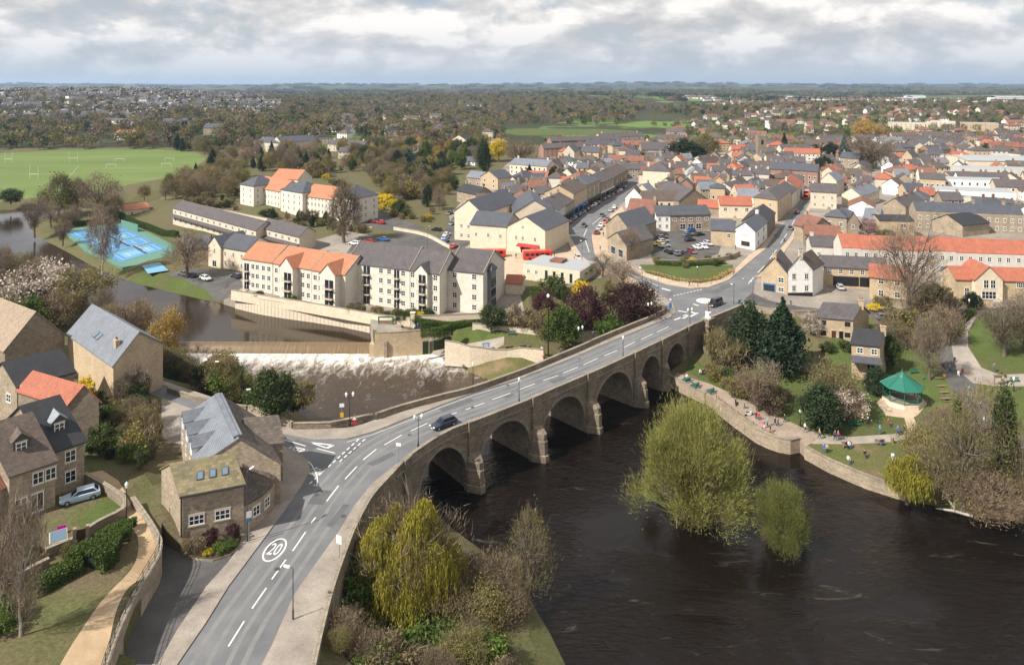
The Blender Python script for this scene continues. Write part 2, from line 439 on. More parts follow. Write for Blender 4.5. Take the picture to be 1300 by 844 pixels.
def zland(X,Y):
 X,Y=np.asarray(X,float),np.asarray(Y,float)
 out=np.zeros(X.shape)
 for i in range(0,X.size,4000):
  x,y=X.flat[i:i+4000],Y.flat[i:i+4000]
  d2=(x[:,None]-AP[:,0])**2+(y[:,None]-AP[:,1])**2+1.0
  w=1/d2**1.7
  out.flat[i:i+4000]=(w*AP[:,2]).sum(1)/w.sum(1)
 far=smooth(Y,450,800)
 und=5*np.sin(X/410+1.3)*np.cos(Y/530)+3*np.sin(X/170+Y/260)
 z=out*(1-far)+far*und
 z=z+34*np.exp(-((X+1150)/620)**2-((Y-1750)/520)**2)
 z=z+12*np.exp(-((X-100)/900)**2-((Y-2600)/600)**2)
 z=z+10*np.exp(-((X-900)/500)**2-((Y-1500)/500)**2)
 big=smooth(Y,4500,11500)
 z=z+big*(62+14*np.sin(X/1900+0.6)+9*np.sin(X/760+Y/2100)+5*np.sin(X/390+2))
 return z
def zl(p):
 return float(zland(np.array([p[0]]),np.array([p[1]]))[0])
def G(px,py,z=None):
 """Ground point seen at a pixel (iterates the terrain height)."""
 if z is not None:
  return P(px,py,z)
 z=0.0
 for _ in range(6):
  p=P(px,py,z)
  z=0.4*z+0.6*zl(p)
 p=P(px,py,z)
 p.z=zl(p)
 return p
RIV=[(1500,730,ZD,'n'),(1300,664,ZD,'n'),(1232,656,ZD,'n'),(1186,643,ZD,'n'),(1156,637,ZD,'w'),(1099,619,ZD,'w'),(1053,599,ZD,'w'),(1023,582,ZD,'w'),(1014,573,ZD,'w'),(1000,576,ZD,'w'),(981,571,ZD,'w'),(962,562,ZD,'w'),(934,542,ZD,'w'),(909,522,ZD,'w'),(896,513,ZD,'w'),(849,490,ZD,'w'),(800,480,ZD,'n'),(720,478,ZD,'n'),(650,488,ZD,'n'),(612,480,ZD,'n'),(588,469,ZD,'n'),(572,457,ZD,'n'),(545,449,ZD,'w'),(502,452,ZD,'w'),(476,453,ZD,'w'),(471,441,ZD,'w'),(470,422,ZU,'w'),(440,415.5,ZU,'w'),(400,409,ZU,'w'),(360,403.5,ZU,'w'),(330,398.5,ZU,'w'),(300,391,ZU,'w'),(276,384,ZU,'n'),(262,382,ZU,'n'),(245,378,ZU,'n'),(215,371,ZU,'n'),(180,362,ZU,'n'),(150,353,ZU,'n'),(120,340,ZU,'n'),(80,318,ZU,'n'),(44,300,ZU,'n'),(34,284,ZU,'n'),(70,277,ZU,'n'),(110,271,ZU,'n'),(155,268,ZU,'n'),(200,262,ZU,'n'),(200,255,ZU,'n'),(155,258,ZU,'n'),(90,262,ZU,'n'),(30,266,ZU,'n'),(-40,268,ZU,'n'),(-60,300,ZU,'n'),(-20,345,ZU,'n'),(40,368,ZU,'n'),(100,384,ZU,'n'),(140,402,ZU,'n'),(195,425,ZU,'n'),(226,436,ZU,'n'),(223,447,ZD,'n'),(258,470,ZD,'n'),(310,490,ZD,'n'),(380,522,ZD,'n')]
riv=[Vector(P(x,y,z))for x,y,z,_ in RIV]
rflag=[f for*_,f in RIV]
riv+=[Vector((-31,131,ZD)),Vector((-23,126,ZD)),Vector((-15.4,120.5,ZD))]
rflag+=['w','w','n']
for x,y in((545,640),(580,672),(625,705),(670,750),(700,800),(735,870),(790,1000),(900,1300)):
 riv.append(Vector(P(x,y,ZD)));rflag.append('n')
riv+=[Vector((60,50,ZD)),Vector((140,62,ZD))]
rflag+=['n','n']
NP=[(362,1100),(380,960),(400,844),(421,754),(439.5,699),(452.8,665.8),(472.7,629),(496,602.8),(519,579.5),(545.7,560.5),(560,551.8),(578.6,542.5),(608,532),(640,519.5),(672,506.8),(700,494.5),(740,477.5),(770,464.5),(800,450.5),(830,436.5),(860,422),(891,406.5)]
FP=[(321,518),(346,526.5),(371,534.5),(416,535.5),(449.5,533.5),(506,515),(560,500.5),(600,490.5),(661.7,469),(700,453.5),(740,437),(762,427),(800,411.5),(823,402.5),(838,395.5),(846,389)]
npw=[P(x,y,1.1)for x,y in NP]
fpw=[P(x,y,1.1)for x,y in FP]
for q in npw+fpw:q.z=0
END=W([(943,386)],1.1)[0];END.z=0
def resample(pts,step):
 pts=[Vector(p)for p in pts]
 out=[pts[0].copy()]
 acc=0.0
 for a,b in zip(pts,pts[1:]):
  L=(b-a).length
  s=step-acc
  while s<L:
   out.append(a.lerp(b,s/L));s+=step
  acc=L-(s-step)
 if(out[-1]-pts[-1]).length>step*0.2:
  out.append(pts[-1].copy())
 return out
def smooth_line(pts,n=6):
 """Catmull-Rom through the points."""
 pts=[Vector(p)for p in pts]
 out=[]
 for i in range(len(pts)-1):
  p0,p1,p2,p3=pts[max(i-1,0)],pts[i],pts[i+1],pts[min(i+2,len(pts)-1)]
  for k in range(n):
   t=k/n
   out.append(0.5*((2*p1)+(p2-p0)*t+(2*p0-5*p1+4*p2-p3)*t*t+(3*p1-p0-3*p2+p3)*t**3))
 out.append(pts[-1].copy())
 return out
def offset_line(pts,d):
 """Shift a level polyline sideways; positive d is to the left of travel."""
 out=[]
 for i,p in enumerate(pts):
  t=(pts[min(i+1,len(pts)-1)]-pts[max(i-1,0)])
  t.z=0
  t.normalize()
  out.append(Vector((p.x-t.y*d,p.y+t.x*d,p.z)))
 return out
npl=smooth_line(npw,4)
fpl=smooth_line(fpw[3:],4)
kerbL=W([(225,844),(262,790),(289.5,745.5),(339,679),(366,642),(385,614),(394,598),(391,585),(378,575),(361,567),(330,553),(300,541),(250,522),(190,500),(120,475)])
sideT=W([(120,462),(190,483),(260,508),(321,530),(359,551),(400,558.5),(440,557.5),(472,549),(501.6,537.5),(563,513),(600,499.5),(661.7,480.5),(700,465.5),(740,449),(761.6,439.5),(823,414.5),(851,403),(858.6,395.4),(854,386),(845,378.5),(837,374),(814,360),(789,346)])
near_kerb=W([(250,1000),(345,820),(373,756),(406,709),(429.6,676),(449.5,643),(472.7,614),(502.6,590)])
near_br=offset_line([p for p in npl if p.x>-15],0.75)
JUN=W([(789,346),(815,350),(846,361),(877,366),(900,364.7),(925,355.5),(943,340),(955,350),(961,352),(955,372),(946,384),(925,395)])
road_main=[W([(150,1000)])[0]]+kerbL+sideT+JUN+[near_br[-1]]+near_br[::-1]+near_kerb[::-1]
road_high=W([(814,360),(789,346),(754,338.5),(739.5,326),(729,310),(721,296),(714,286),(732,272),(758,258),(780,247),(796,234),(801,222),(806,212),(813,212),(813,222),(808,234),(798,250),(778,268),(760,281),(751,298),(753,320),(763,333),(787,336),(815,350)])
road_right=W([(943,340),(960,325.6),(971,317),(990,290),(1006,272),(1021.6,252.6),(1027,240),(1026,228),(1032,228),(1035,240),(1029.5,254),(1014,282.6),(1002,303),(984,324),(965.6,347.7),(955,350)])
lane=W([(946,384),(956,376),(975,383),(1000,387.5),(1050,391),(1110,391),(1165,391),(1300,391),(1300,397),(1200,398),(1165,400),(1160,417),(1108,417),(1110,402),(1050,399),(1000,397),(960,391)],-1)
deck=offset_line(npl,.25)+[END+Vector((-.3,.3,0))]+W([(946,384),(955,372),(961,352)])+JUN[:-4][::-1]+fpl[::-1]+W([(371,538),(321,522),(120,455),(120,475),(205,506),(205,560),(340,600),(345,650),(240,710),(180,790),(150,1000)])
REG=[('countryside','far',None,0,[[Vector((-20000,640,0)),Vector((20000,640,0)),Vector((20000,26000,0)),Vector((-20000,26000,0))]]),('sports_field','field',None,.02,[W([(-260,207),(-60,202),(60,197),(130,195.5),(200,196.5),(252,200),(262,206),(238,222),(160,238),(90,250),(0,259),(-60,262),(-300,262)],-6)]),('meadow','lawn',None,.02,[W([(640,162),(660,159),(760,158.5),(806,161),(806,166),(740,169),(660,171),(638,168)],2),W([(1150,123),(1300,120.5),(1300,126),(1150,128)],0),W([(412,176),(450,172),(465,180),(440,190),(405,190)],1)]),('town_ground','yard',None,0,[W([(640,372),(700,372),(745,345),(640,318),(590,330),(575,300),(570,270),(600,240),(650,205),(820,185),(900,196),(1100,175),(1320,180),(1500,260),(1500,392),(1250,391),(1000,392),(960,380),(900,366),(800,350),(740,350),(700,372)]),W([(300,372),(330,376),(400,386),(470,396),(560,404),(640,407),(668,405),(660,380),(560,330),(440,300),(400,310),(300,350),(285,360)],-3.6)]),('car_park','dark_asphalt',None,.02,[W([(826,331),(830,300),(850,292),(905,293),(920,300),(912,322),(885,330),(850,334)]),W([(505,291),(545,296),(575,300),(590,312),(575,322),(545,318),(535,305),(510,301)],-1),W([(575,275),(600,282),(596,312),(585,318),(560,300)],-1),W([(215,345),(240,340),(300,345),(310,365),(270,372),(230,364)],-4.6),W([(475,268),(540,285),(520,296),(455,280)],0),W([(455,300),(500,300),(540,305),(545,318),(440,318)],-1)]),('forecourt','tan_paving',None,.03,[W([(642,318),(700,322),(742,318),(735,340),(690,345),(660,352),(638,350)],-.6),W([(747,320),(752,298),(772,276),(790,262),(795,275),(775,300),(778,335),(765,336)])]),('lawn','lawn',None,.02,[W([(925,452),(1000,455),(1045,470),(1060,440),(1110,430),(1195,425),(1206,470),(1205,520),(1186,543),(1133,550.5),(1080,553),(1043,550),(1010,533),(975,517),(950,498),(930,480)],-6),W([(876,462),(900,470),(945,492),(940,512),(920,498),(870,472)],-7.2),W([(1230,423),(1250,405),(1275,398),(1330,398),(1330,464),(1269,464),(1245,457),(1231,440)],-3),W([(1238,480),(1262,477),(1330,477),(1330,548),(1290,543),(1265,529),(1252,506)],-5.5),W([(858,356),(820,346),(812,336),(850,336),(890,338),(930,336),(932,345),(915,354),(890,359)]),W([(575,412),(640,410),(655,415),(640,424),(575,422)],-4.2),W([(150,353),(182,345),(215,352),(262,368),(276,378),(268,383),(245,378),(215,371),(180,362)],-6)]),('garden_lawn','lawn',None,.02,[W([(96,662),(132,632),(160,640),(150,662),(110,674)],2.2),W([(126,520),(145,516),(146,545),(126,548)],1.4),W([(108,610),(135,600),(165,640),(150,640),(132,628)],2.2)]),('rough_bank','worn_grass',None,.02,[W([(1033,562.5),(1080,563),(1133,561.5),(1186,550),(1215,540),(1240,555),(1279,580),(1400,640),(1400,700),(1300,664),(1232,656),(1186,643),(1156,637),(1099,619),(1053,599),(1023,582)],-7.3),W([(565,457),(600,468),(640,480),(720,460),(690,448),(620,448)],-7.2)]),('tennis_surround','court_green',-5.5,.02,[W([(78,292),(150,283),(166,284),(226,314),(219,328),(156,340),(108,318)],-5.6)]),('dirt_track','dark_asphalt',None,.02,[W([(1186,446),(1199,480),(1226,513),(1252,546),(1279,579),(1320,610),(1320,550),(1300,546),(1265,529),(1252,506),(1234,478),(1215,450)],-5)]),('park_path','grey_path',None,.03,[W([(1255,400),(1235,405),(1216,416.5),(1207,436),(1214,459),(1236,476),(1262,477),(1330,477),(1330,466),(1269,465),(1246,458),(1229,441),(1229,423),(1247,406),(1275,398)],-3.3),W([(985,527),(1010,538),(1043,551),(1080,554),(1133,551),(1192,542.6),(1215,535),(1215,541),(1186,549.5),(1133,561),(1080,562.5),(1033,561),(1012,555)],-7)]),('bandstand_path','tan_paving',None,.04,[W([(1113,513),(1122,502),(1145,497),(1165,500),(1177,514),(1166,527),(1160,530),(1168,547),(1155,551),(1148,530),(1125,527)],-6.6)]),('quay','quay',None,.04,[W([(849,489.5),(860,476),(880,482),(900,488),(930,502),(960,519),(985,529),(1010,540),(1040,556),(1030,563),(1014,572),(1000,575.5),(981,570.5),(962,561.5),(934,541.5),(909,521.5),(896,512.5)],-7.4)]),('river_walk','paving',None,.04,[W([(276,380),(300,384),(330,388),(360,393),(400,400),(440,408),(475,418),(520,424),(560,426),(620,432),(640,430),(640,424),(560,417),(520,414),(480,407),(440,398),(400,391),(360,385),(330,380),(300,374),(284,370)],-3.9)]),('garden_path','sand_path',None,.04,[smooth_line(W([(151.7,626),(163.6,664),(175.4,683),(170.7,711.7),(147,742.5),(120,775),(80,830),(40,900)],2.5),4)+smooth_line(W([(120,900),(140,800),(158,754),(182,724),(197,697),(197,680),(186,661),(168,634),(158,620)],2.5),4)]),('side_path','sand_path',None,.03,[W([(104,597),(130,592),(150,606),(160,622),(150,626),(136,610)],2)]),('pavement','paving',0.0,.12,[deck]),('garden_pavement','tan_paving',0.0,.12,[W([(787,336),(815,350),(846,361),(877,366),(900,364.7),(925,355.5),(943,340),(960,325.6),(971,317),(990,290),(984,291),(965,315),(950,325),(930,345),(915,355),(890,360),(858,357),(820,347),(795,334)])]),('west_pavement','tan_paving',0.0,.12,[W([(837,374),(814,360),(789,346),(754,338.5),(739.5,326),(729,310),(721,296),(714,286),(709,287),(715,298),(722,310),(732,328),(750,342),(785,352),(808,364),(826,376)]),W([(965.6,347.7),(984,324),(1002,303),(1014,282.6),(1029,256),(1034,256),(1019,283),(1008,303),(992,326),(975,348),(961,353)])]),('mill_yard','dark_asphalt',0.0,.03,[W([(200,844),(225,800),(262,745),(289,715),(300,700),(232,703),(205,690),(206,720),(190,760),(150,844)])]),('road','asphalt',0.0,0.0,[road_main,road_high,road_right]),('lane','dark_asphalt',None,.03,[lane]),]
def inpoly(pts,poly):
 x,y=pts[:,0],pts[:,1]
 r=np.zeros(len(pts),bool)
 q=np.array([(p[0],p[1])for p in poly])
 j=len(q)-1
 for i in range(len(q)):
  xi,yi,xj,yj=*q[i],*q[j]
  if yi!=yj:
   c=((yi>y)!=(yj>y))&(x<(xj-xi)*(y-yi)/(yj-yi)+xi)
   r^=c
  j=i
 return r
verts,edges=[],[]
def add_poly(poly,step=4.0):
 pts=[Vector((p[0],p[1]))for p in poly]
 o=len(verts)
 out=[]
 for a,b in zip(pts,pts[1:]+pts[:1]):
  d=max((a.y+b.y)/2,60)
  n=max(1,int((b-a).length/(step*max(1,d/130))))
  n=min(n,60)
  out+=[a.lerp(b,k/n)for k in range(n)]
 verts.extend(out)
 edges.extend((o+i,o+(i+1)%len(out))for i in range(len(out)))
 return out
riv_dense=add_poly(riv,3.0)
for nm,mk,z,lift,polys in REG:
 for poly in polys:
  add_poly(poly)
y=42.0
while y<25000:
 hw=0.95*y+40
 n=int(2*hw/max(2.6,y*0.026))
 off=rng.uniform(0,1)
 for k in range(n+1):
  verts.append(Vector((-hw+2*hw*(k+(off if 0<k<n else 0.5))/(n+1),y)))
 y+=max(2.4,y*0.024)
res=delaunay_2d_cdt(verts,edges,[],0,1e-4)
gv=np.array([(p.x,p.y)for p in res[0]])
gf=np.array([f for f in res[2]if len(f)==3])
cen=gv[gf].mean(1)
a2=np.cross(gv[gf[:,1]]-gv[gf[:,0]],gv[gf[:,2]]-gv[gf[:,0]])
gf[a2<0]=gf[a2<0][:,::-1]
keep=np.abs(a2)>1e-5
gf,cen=gf[keep],cen[keep]
reg=np.zeros(len(gf),int)
for i,(nm,mk,z,lift,polys)in enumerate(REG):
 for poly in polys:
  reg[inpoly(cen,poly)]=i+1
inriv=inpoly(cen,riv)
over=np.isin(reg,[i+1 for i,r in enumerate(REG)if r[0]in('pavement','road')])
ok=~(inriv&~over)
gf,reg=gf[ok],reg[ok]
rx=np.array([(p.x,p.y)for p in riv])
nat=[i for i in range(len(riv))if rflag[i]=='n']
def bank(X,Y,z):
 """Natural banks fall to the water."""
 d=np.full(X.shape,1e9)
 for i in nat:
  a,b=rx[i],rx[(i+1)%len(rx)]
  ab=b-a
  t=np.clip(((X-a[0])*ab[0]+(Y-a[1])*ab[1])/(ab@ab),0,1)
  d=np.minimum(d,np.hypot(X-a[0]-t*ab[0],Y-a[1]-t*ab[1]))
 wl=np.where(Y>174,ZU,ZD)
 return np.where(d<25,np.minimum(z,wl-0.15+0.45*d),z),d
gz=zland(gv[:,0],gv[:,1])
near=gv[:,1]<420
gzn,dn=bank(gv[near,0],gv[near,1],gz[near])
gz[near]=gzn
m,nt,b=mat('far_land')
g=nd(nt,'ShaderNodeNewGeometry')
mp=nd(nt,'ShaderNodeMapping');mp.inputs['Scale'].default_value=(1/260,1/420,1)
nt.links.new(g.outputs['Position'],mp.inputs[0])
vo=nd(nt,'ShaderNodeTexVoronoi',Scale=1.0,Randomness=0.9);vo.voronoi_dimensions='2D'
nt.links.new(mp.outputs[0],vo.inputs['Vector'])
sp=nd(nt,'ShaderNodeSeparateColor');nt.links.new(vo.outputs['Color'],sp.inputs[0])
fc=ramp(nt,sp.outputs[0],[(0.0,(0.035,0.045,0.022)),(0.3,(0.05,0.055,0.03)),(0.45,(0.11,0.17,0.045)),(0.6,(0.075,0.07,0.04)),(0.72,(0.13,0.115,0.07)),(0.86,(0.04,0.05,0.025)),(1.0,(0.12,0.19,0.05))])
nt.nodes[-1].color_ramp.interpolation='CONSTANT'
n1=nd(nt,'ShaderNodeTexNoise',Scale=0.006,Detail=8.0,Roughness=0.7)
nt.links.new(g.outputs['Position'],n1.inputs['Vector'])
wd=ramp(nt,n1.outputs['Fac'],[(0.46,(0,0,0)),(0.52,(1,1,1))])
c=mixc(nt,wd,fc,(0.045,0.045,0.025))
nt.links.new(c,b.inputs['Base Color'])
b.inputs['Roughness'].default_value=1
b.inputs['Specular IOR Level'].default_value=0.1
M['far']=m
def region_obj(name,mk,z,lift,tris):
 used,inv=np.unique(tris,return_inverse=True)
 f=inv.reshape(-1,3)
 zz=(np.full(len(used),z)if z is not None else gz[used])+lift
 co=np.column_stack([gv[used],zz])
 e=np.sort(np.concatenate([f[:,[0,1]],f[:,[1,2]],f[:,[2,0]]]),1)
 dirs=np.concatenate([f[:,[0,1]],f[:,[1,2]],f[:,[2,0]]])
 _,idx,cnt=np.unique(e,axis=0,return_index=True,return_counts=True)
 be=dirs[idx[cnt==1]]
 n=len(co)
 low=co.copy();low[:,2]-=np.where(co[:,1]<420,4.0,0.5)
 if name in('pavement','road'):
  low[:,2]=np.where((co[:,0]>-24)&(co[:,0]<46)&(co[:,1]>108)&(co[:,1]<172),co[:,2]-.12,low[:,2])
 faces=[tuple(t)for t in f]+[(b_,a_,a_+n,b_+n)for a_,b_ in be]
 me=bpy.data.meshes.new(name)
 me.from_pydata(np.concatenate([co,low]).tolist(),[],faces)
 me.materials.append(M[mk])
 me.update()
 box_uv(me)
 return tag(obj(name,me),kind='structure')
region_obj('ground','land',None,0,gf[reg==0])
for i,(nm,mk,z,lift,polys)in enumerate(REG):
 if(reg==i+1).any():
  region_obj(nm,mk,z,lift,gf[reg==i+1])
def water_mat(name,deep,ripple,foam):
 m,nt,b=mat(name)
 g=nd(nt,'ShaderNodeNewGeometry')
 mp=nd(nt,'ShaderNodeMapping');mp.inputs['Rotation'].default_value=(0,0,0.7);mp.inputs['Scale'].default_value=(0.6,1.2,1)
 nt.links.new(g.outputs['Position'],mp.inputs[0])
 n1=nd(nt,'ShaderNodeTexNoise',Scale=1.15,Detail=5.0,Roughness=0.62,Distortion=0.9)
 n2=nd(nt,'ShaderNodeTexNoise',Scale=0.075,Detail=5.0,Distortion=1.6)
 for n in(n1,n2):
  nt.links.new(mp.outputs[0],n.inputs['Vector'])
 rip=ramp(nt,n2.outputs['Fac'],[(0.38,(0.06,)*3),(0.6,(1,)*3)])
 hgt=math_n(nt,'MULTIPLY',n1.outputs['Fac'],rip)
 bp=nd(nt,'ShaderNodeBump',Strength=ripple,Distance=0.35)
 nt.links.new(hgt,bp.inputs['Height'])
 nt.links.new(bp.outputs[0],b.inputs['Normal'])
 c=mixc(nt,n2.outputs['Fac'],deep,[x*1.6 for x in deep])
 rough=None
 if not foam and ripple>.3:
  m3=nd(nt,'ShaderNodeMapping');m3.inputs['Scale'].default_value=(0.25,1.1,1);m3.inputs['Rotation'].default_value=(0,0,0.75)
  nt.links.new(g.outputs['Position'],m3.inputs[0])
  n4=nd(nt,'ShaderNodeTexNoise',Scale=0.5,Detail=12.0,Roughness=0.72,Distortion=0.8)
  nt.links.new(m3.outputs[0],n4.inputs['Vector'])
  c=mixc(nt,ramp(nt,n4.outputs['Fac'],[(0.60,(0,0,0)),(0.80,(.25,.25,.25))]),c,(0.42,0.38,0.33))
 if foam:
  sp=nd(nt,'ShaderNodeSeparateXYZ');nt.links.new(g.outputs['Position'],sp.inputs[0])
  d=math_n(nt,'SUBTRACT',174.0,sp.outputs[1])
  m2=nd(nt,'ShaderNodeMapping');m2.inputs['Scale'].default_value=(0.75,0.27,1);m2.inputs['Rotation'].default_value=(0,0,-0.35)
  nt.links.new(g.outputs['Position'],m2.inputs[0])
  n3=nd(nt,'ShaderNodeTexNoise',Scale=1.0,Detail=12.0,Roughness=0.74,Distortion=0.7)
  nt.links.new(m2.outputs[0],n3.inputs['Vector'])
  fall=ramp(nt,math_n(nt,'DIVIDE',d,50.0),[(0.0,(0.46,)*3),(0.08,(0.40,)*3),(0.20,(0.26,)*3),(0.36,(0.10,)*3),(0.8,(0.03,)*3)])
  fall=math_n(nt,'SUBTRACT',fall,0.095)
  k=ramp(nt,math_n(nt,'ADD',n3.outputs['Fac'],fall),[(0.56,(0,0,0)),(0.70,(.25,.25,.25)),(0.90,(1,1,1))])
  brown=ramp(nt,math_n(nt,'DIVIDE',d,60.0),[(0.0,(0.11,0.075,0.046)),(0.25,(0.05,0.035,0.024)),(0.6,(0.03,0.02,0.014)),(1.0,deep)])
  c=mixc(nt,k,brown,(0.80,0.76,0.70))
  rough=ramp(nt,k,[(0,(0.1,)*3),(1,(0.7,)*3)])
 nt.links.new(c,b.inputs['Base Color'])
 if rough is not None:
  nt.links.new(rough,b.inputs['Roughness'])
 else:
  b.inputs['Roughness'].default_value=0.09
 b.inputs['IOR'].default_value=1.33
 b.inputs['Specular IOR Level'].default_value=0.5 if foam or ripple<.3 else 0.4
 return m
M['pool']=water_mat('weir_pool_water',(0.02,0.013,0.008),0.5,True)
M['river']=water_mat('river_water',(0.0055,0.0036,0.0026),0.95,False)
M['still']=water_mat('still_water',(0.02,0.013,0.008),0.05,False)
BRX=[Vector((-40,150,0))]
def sheet(name,poly,z,mk):
 b=MB();b.face([(p[0],p[1],z)for p in poly])
 return tag(obj(name,(b,M[mk])),kind='structure')
weirL,weirR=P(224,434.5,ZU),P(472,435.5,ZU)
sheet('river_water',[(-45,40),(260,40),(260,190),(40,165),(-14,117.2),(-22.5,125.3),(-45,128)],ZD,'river')
sheet('weir_pool_water',[(-22.5,125.3),(-14,117.2),(40,165),(50,190),(-30,190),(weirR.x,weirR.y-1),(weirL.x-6,weirL.y-1),(-100,160),(-70,130),(-45,128)],ZD,'pool')
sheet('upper_river_water',[weirR+Vector((2,0,0)),(-5,215),(-60,300),(-120,380),(-420,420),(-420,200),(-150,176),weirL+Vector((-6,0,0))],ZU,'still')
m,nt,b=mat('weir_water')
g=nd(nt,'ShaderNodeNewGeometry')
mp=nd(nt,'ShaderNodeMapping');mp.inputs['Scale'].default_value=(2.2,0.2,0.25)
nt.links.new(g.outputs['Position'],mp.inputs[0])
n1=nd(nt,'ShaderNodeTexNoise',Scale=1.0,Detail=6.0,Roughness=0.7);nt.links.new(mp.outputs[0],n1.inputs['Vector'])
c=ramp(nt,n1.outputs['Fac'],[(0.3,(0.10,0.064,0.032)),(0.6,(0.17,0.115,0.06)),(0.8,(0.34,0.27,0.18))])
nt.links.new(c,b.inputs['Base Color']);b.inputs['Roughness'].default_value=0.25
M['weir']=m
wb=MB()
N=40
prof=[(0.6,0.02),(0.0,0.0),(-0.5,-0.2),(-1.0,-0.8),(-1.6,-1.6),(-2.1,-1.92)]
for k in range(N+1):
 a=weirL.lerp(weirR,k/N)
 for dy,dz in prof:
  wb.v.append((a.x,a.y+dy,a.z+dz))
n=len(prof)
for k in range(N):
 for j in range(n-1):
  wb.f.append((k*n+j,(k+1)*n+j,(k+1)*n+j+1,k*n+j+1));wb.m.append(0)
tag(obj('weir_water',wb.mesh('weir_water',M['weir'],smooth=True)),kind='structure')
ML=M['line']
def ribbon(name,pts,w,z=0.012,mk='line'):
 pts=[Vector(p)for p in pts]
 l,r=offset_line(pts,w/2),offset_line(pts,-w/2)
 b=MB()
 n=len(pts)
 b.add([(p.x,p.y,p.z+z)for p in l+r],[(i,n+i,n+i+1,i+1)for i in range(n-1)])
 return tag(obj(name,(b,M[mk])),kind='structure')
DASH=[((345,735),(363,710)),((371.5,699),(388,675)),((395,663.5),(400.7,656.5)),((414.7,636),(430,616)),((438,608),(453,592)),((461,583.5),(477.7,570)),((488,564.6),(510,552)),((521.5,547),(543,537)),((556,531.5),(580,523.5)),((591,520),(614.6,511.5)),((625,507),(648,499)),((659,494.6),(679,487)),((689.5,483),(709,476.4)),((715,473.6),(734,466)),((740.7,463),(758.5,455)),((767,451.5),(783.8,444.7)),((792,441),(806,434)),((814,431),(828.7,423.8)),((834,421.6),(848.8,414.8)),((320,772),(338,746)),((290,820),(310,788)),((361,558),(388,566)),((402,569),(425,575)),((962,346),(972,336)),((977,329),(986,317)),((991,309),(999,297)),((1003,290),(1009,279)),((748,320),(743,305)),((741,300),(745,291)),((752,285),(764,275)),((798,347),(812,353)),((822,357),(836,363)),((950,360),(957,352))]
for a,b_ in DASH:
 ribbon('road_dash',W([a,b_]),0.17 if a[1]>400 else 0.22)
for k in range(11):
 for dx in(0,8):
  t0,t1=k/11,(k+0.6)/11
  pa,pb=Vector((393+dx*1.1,614-dx*0.3)),Vector((458+dx,555))
  if dx and k<5:continue
  ribbon('road_dash',W([tuple(pa.lerp(pb,t0)),tuple(pa.lerp(pb,t1))]),0.2)
for k in range(9):
 pa,pb=Vector((855,375.5)),Vector((893,367))
 ribbon('road_dash',W([tuple(pa.lerp(pb,k/9)),tuple(pa.lerp(pb,(k+.62)/9))]),0.32)
ribbon('road_line',smooth_line(W([(361,570),(374,574),(385,581),(394,588),(398,594),(402,602),(403,609),(402,616)])),0.14)
ribbon('road_line',W([(398,615.5),(404,616.5)]),0.16)
ribbon('road_line',W([(440,561),(472,552),(503,540),(563,515.5),(600,502),(661.7,483)]),0.1)
tri=W([(394,561.5),(423,565),(415,568.5)])
ribbon('give_way_triangle',[tri[0],tri[1]],0.3);ribbon('give_way_triangle',[tri[1],tri[2]],0.5);ribbon('give_way_triangle',[tri[2],tri[0]],0.22)
for seg,w in((((856,406),(871,401)),.45),(((866,404),(872,400)),1.0),(((876,402),(886,397)),.5),(((861,394.5),(872,396.5)),.5),(((880,386),(887,388)),.5),(((877,396),(884,398)),.7),(((858,361),(868,364)),.5),(((840,366),(851,369)),.7)):
 ribbon('road_arrow',W(seg),w)
def flat_text(name,txt,p,along,sx,sy,mk='line',z=0.016):
 cu=bpy.data.curves.new(name,'FONT')
 cu.body=txt;cu.align_x='CENTER';cu.align_y='CENTER';cu.size=1.0
 t=bpy.data.objects.new('tmp_text',cu)
 COL.objects.link(t)
 bpy.context.view_layer.update()
 me=bpy.data.meshes.new_from_object(t)
 bpy.data.objects.remove(t)
 me.materials.clear();me.materials.append(M[mk])
 me.name=name
 o=obj(name,me,None,(p.x,p.y,p.z+z))
 o.rotation_euler.z=math.atan2(along.y,along.x)-math.pi/2
 o.scale=(sx,sy,1)
 return tag(o,kind='structure')
rc=P(348.7,697.5);al=(P(372,668)-P(338,720)).normalized();ac=Vector((al.y,-al.x,0))
ribbon('speed_roundel',[rc+al*(2.05*math.cos(a))+ac*(1.12*math.sin(a))for a in[2*math.pi*k/40 for k in range(41)]],0.2)
flat_text('speed_number','20',rc,al,1.5,3.0)
flat_text('road_lettering','KEEP',P(374,571.5),Vector((.3,.9,0)),1.3,2.3)
flat_text('road_lettering','CLEAR',P(400,599),Vector((.55,.8,0)),0.7,2.6)
cl_=smooth_line(W([(200,985),(258,880),(300,800),(345,735),(388,675),(430,616),(477,570),(543,537),(615,511.5),(679,487),(758,455.5),(848,415)]),6)
M['worn_asphalt']=ground_mat('worn_asphalt',[(0.3,(0.15,0.148,0.148)),(0.5,(0.175,0.172,0.168)),(0.75,(0.205,0.20,0.193))],0.5,0.8,9.0,0.1,0.1)
M['dark_patch']=ground_mat('dark_patch',[(0.3,(0.085,0.087,0.092)),(0.7,(0.12,0.12,0.122))],0.5,0.9,9.0,0.15,0.1)
for o_,w_ in((-2.45,.55),(-.95,.5),(1.0,.5),(2.5,.55)):
 ribbon('tyre_track',offset_line(cl_,o_),w_,0.005,'worn_asphalt')
for(a_,b_),w_ in((((400,640),(412,622)),2.2),(((470,590),(500,575)),1.2),(((560,521),(600,507)),1.4),(((340,700),(352,684)),1.0),(((700,485),(716,479)),1.6),(((418,668),(440,640)),.9),(((372,560),(400,569)),1.6),(((905,372),(930,360)),2.2),(((430,585),(452,566)),1.5),(((640,505),(652,500)),1.0)):
 ribbon('road_patch',W([a_,b_]),w_,0.009,'dark_patch')
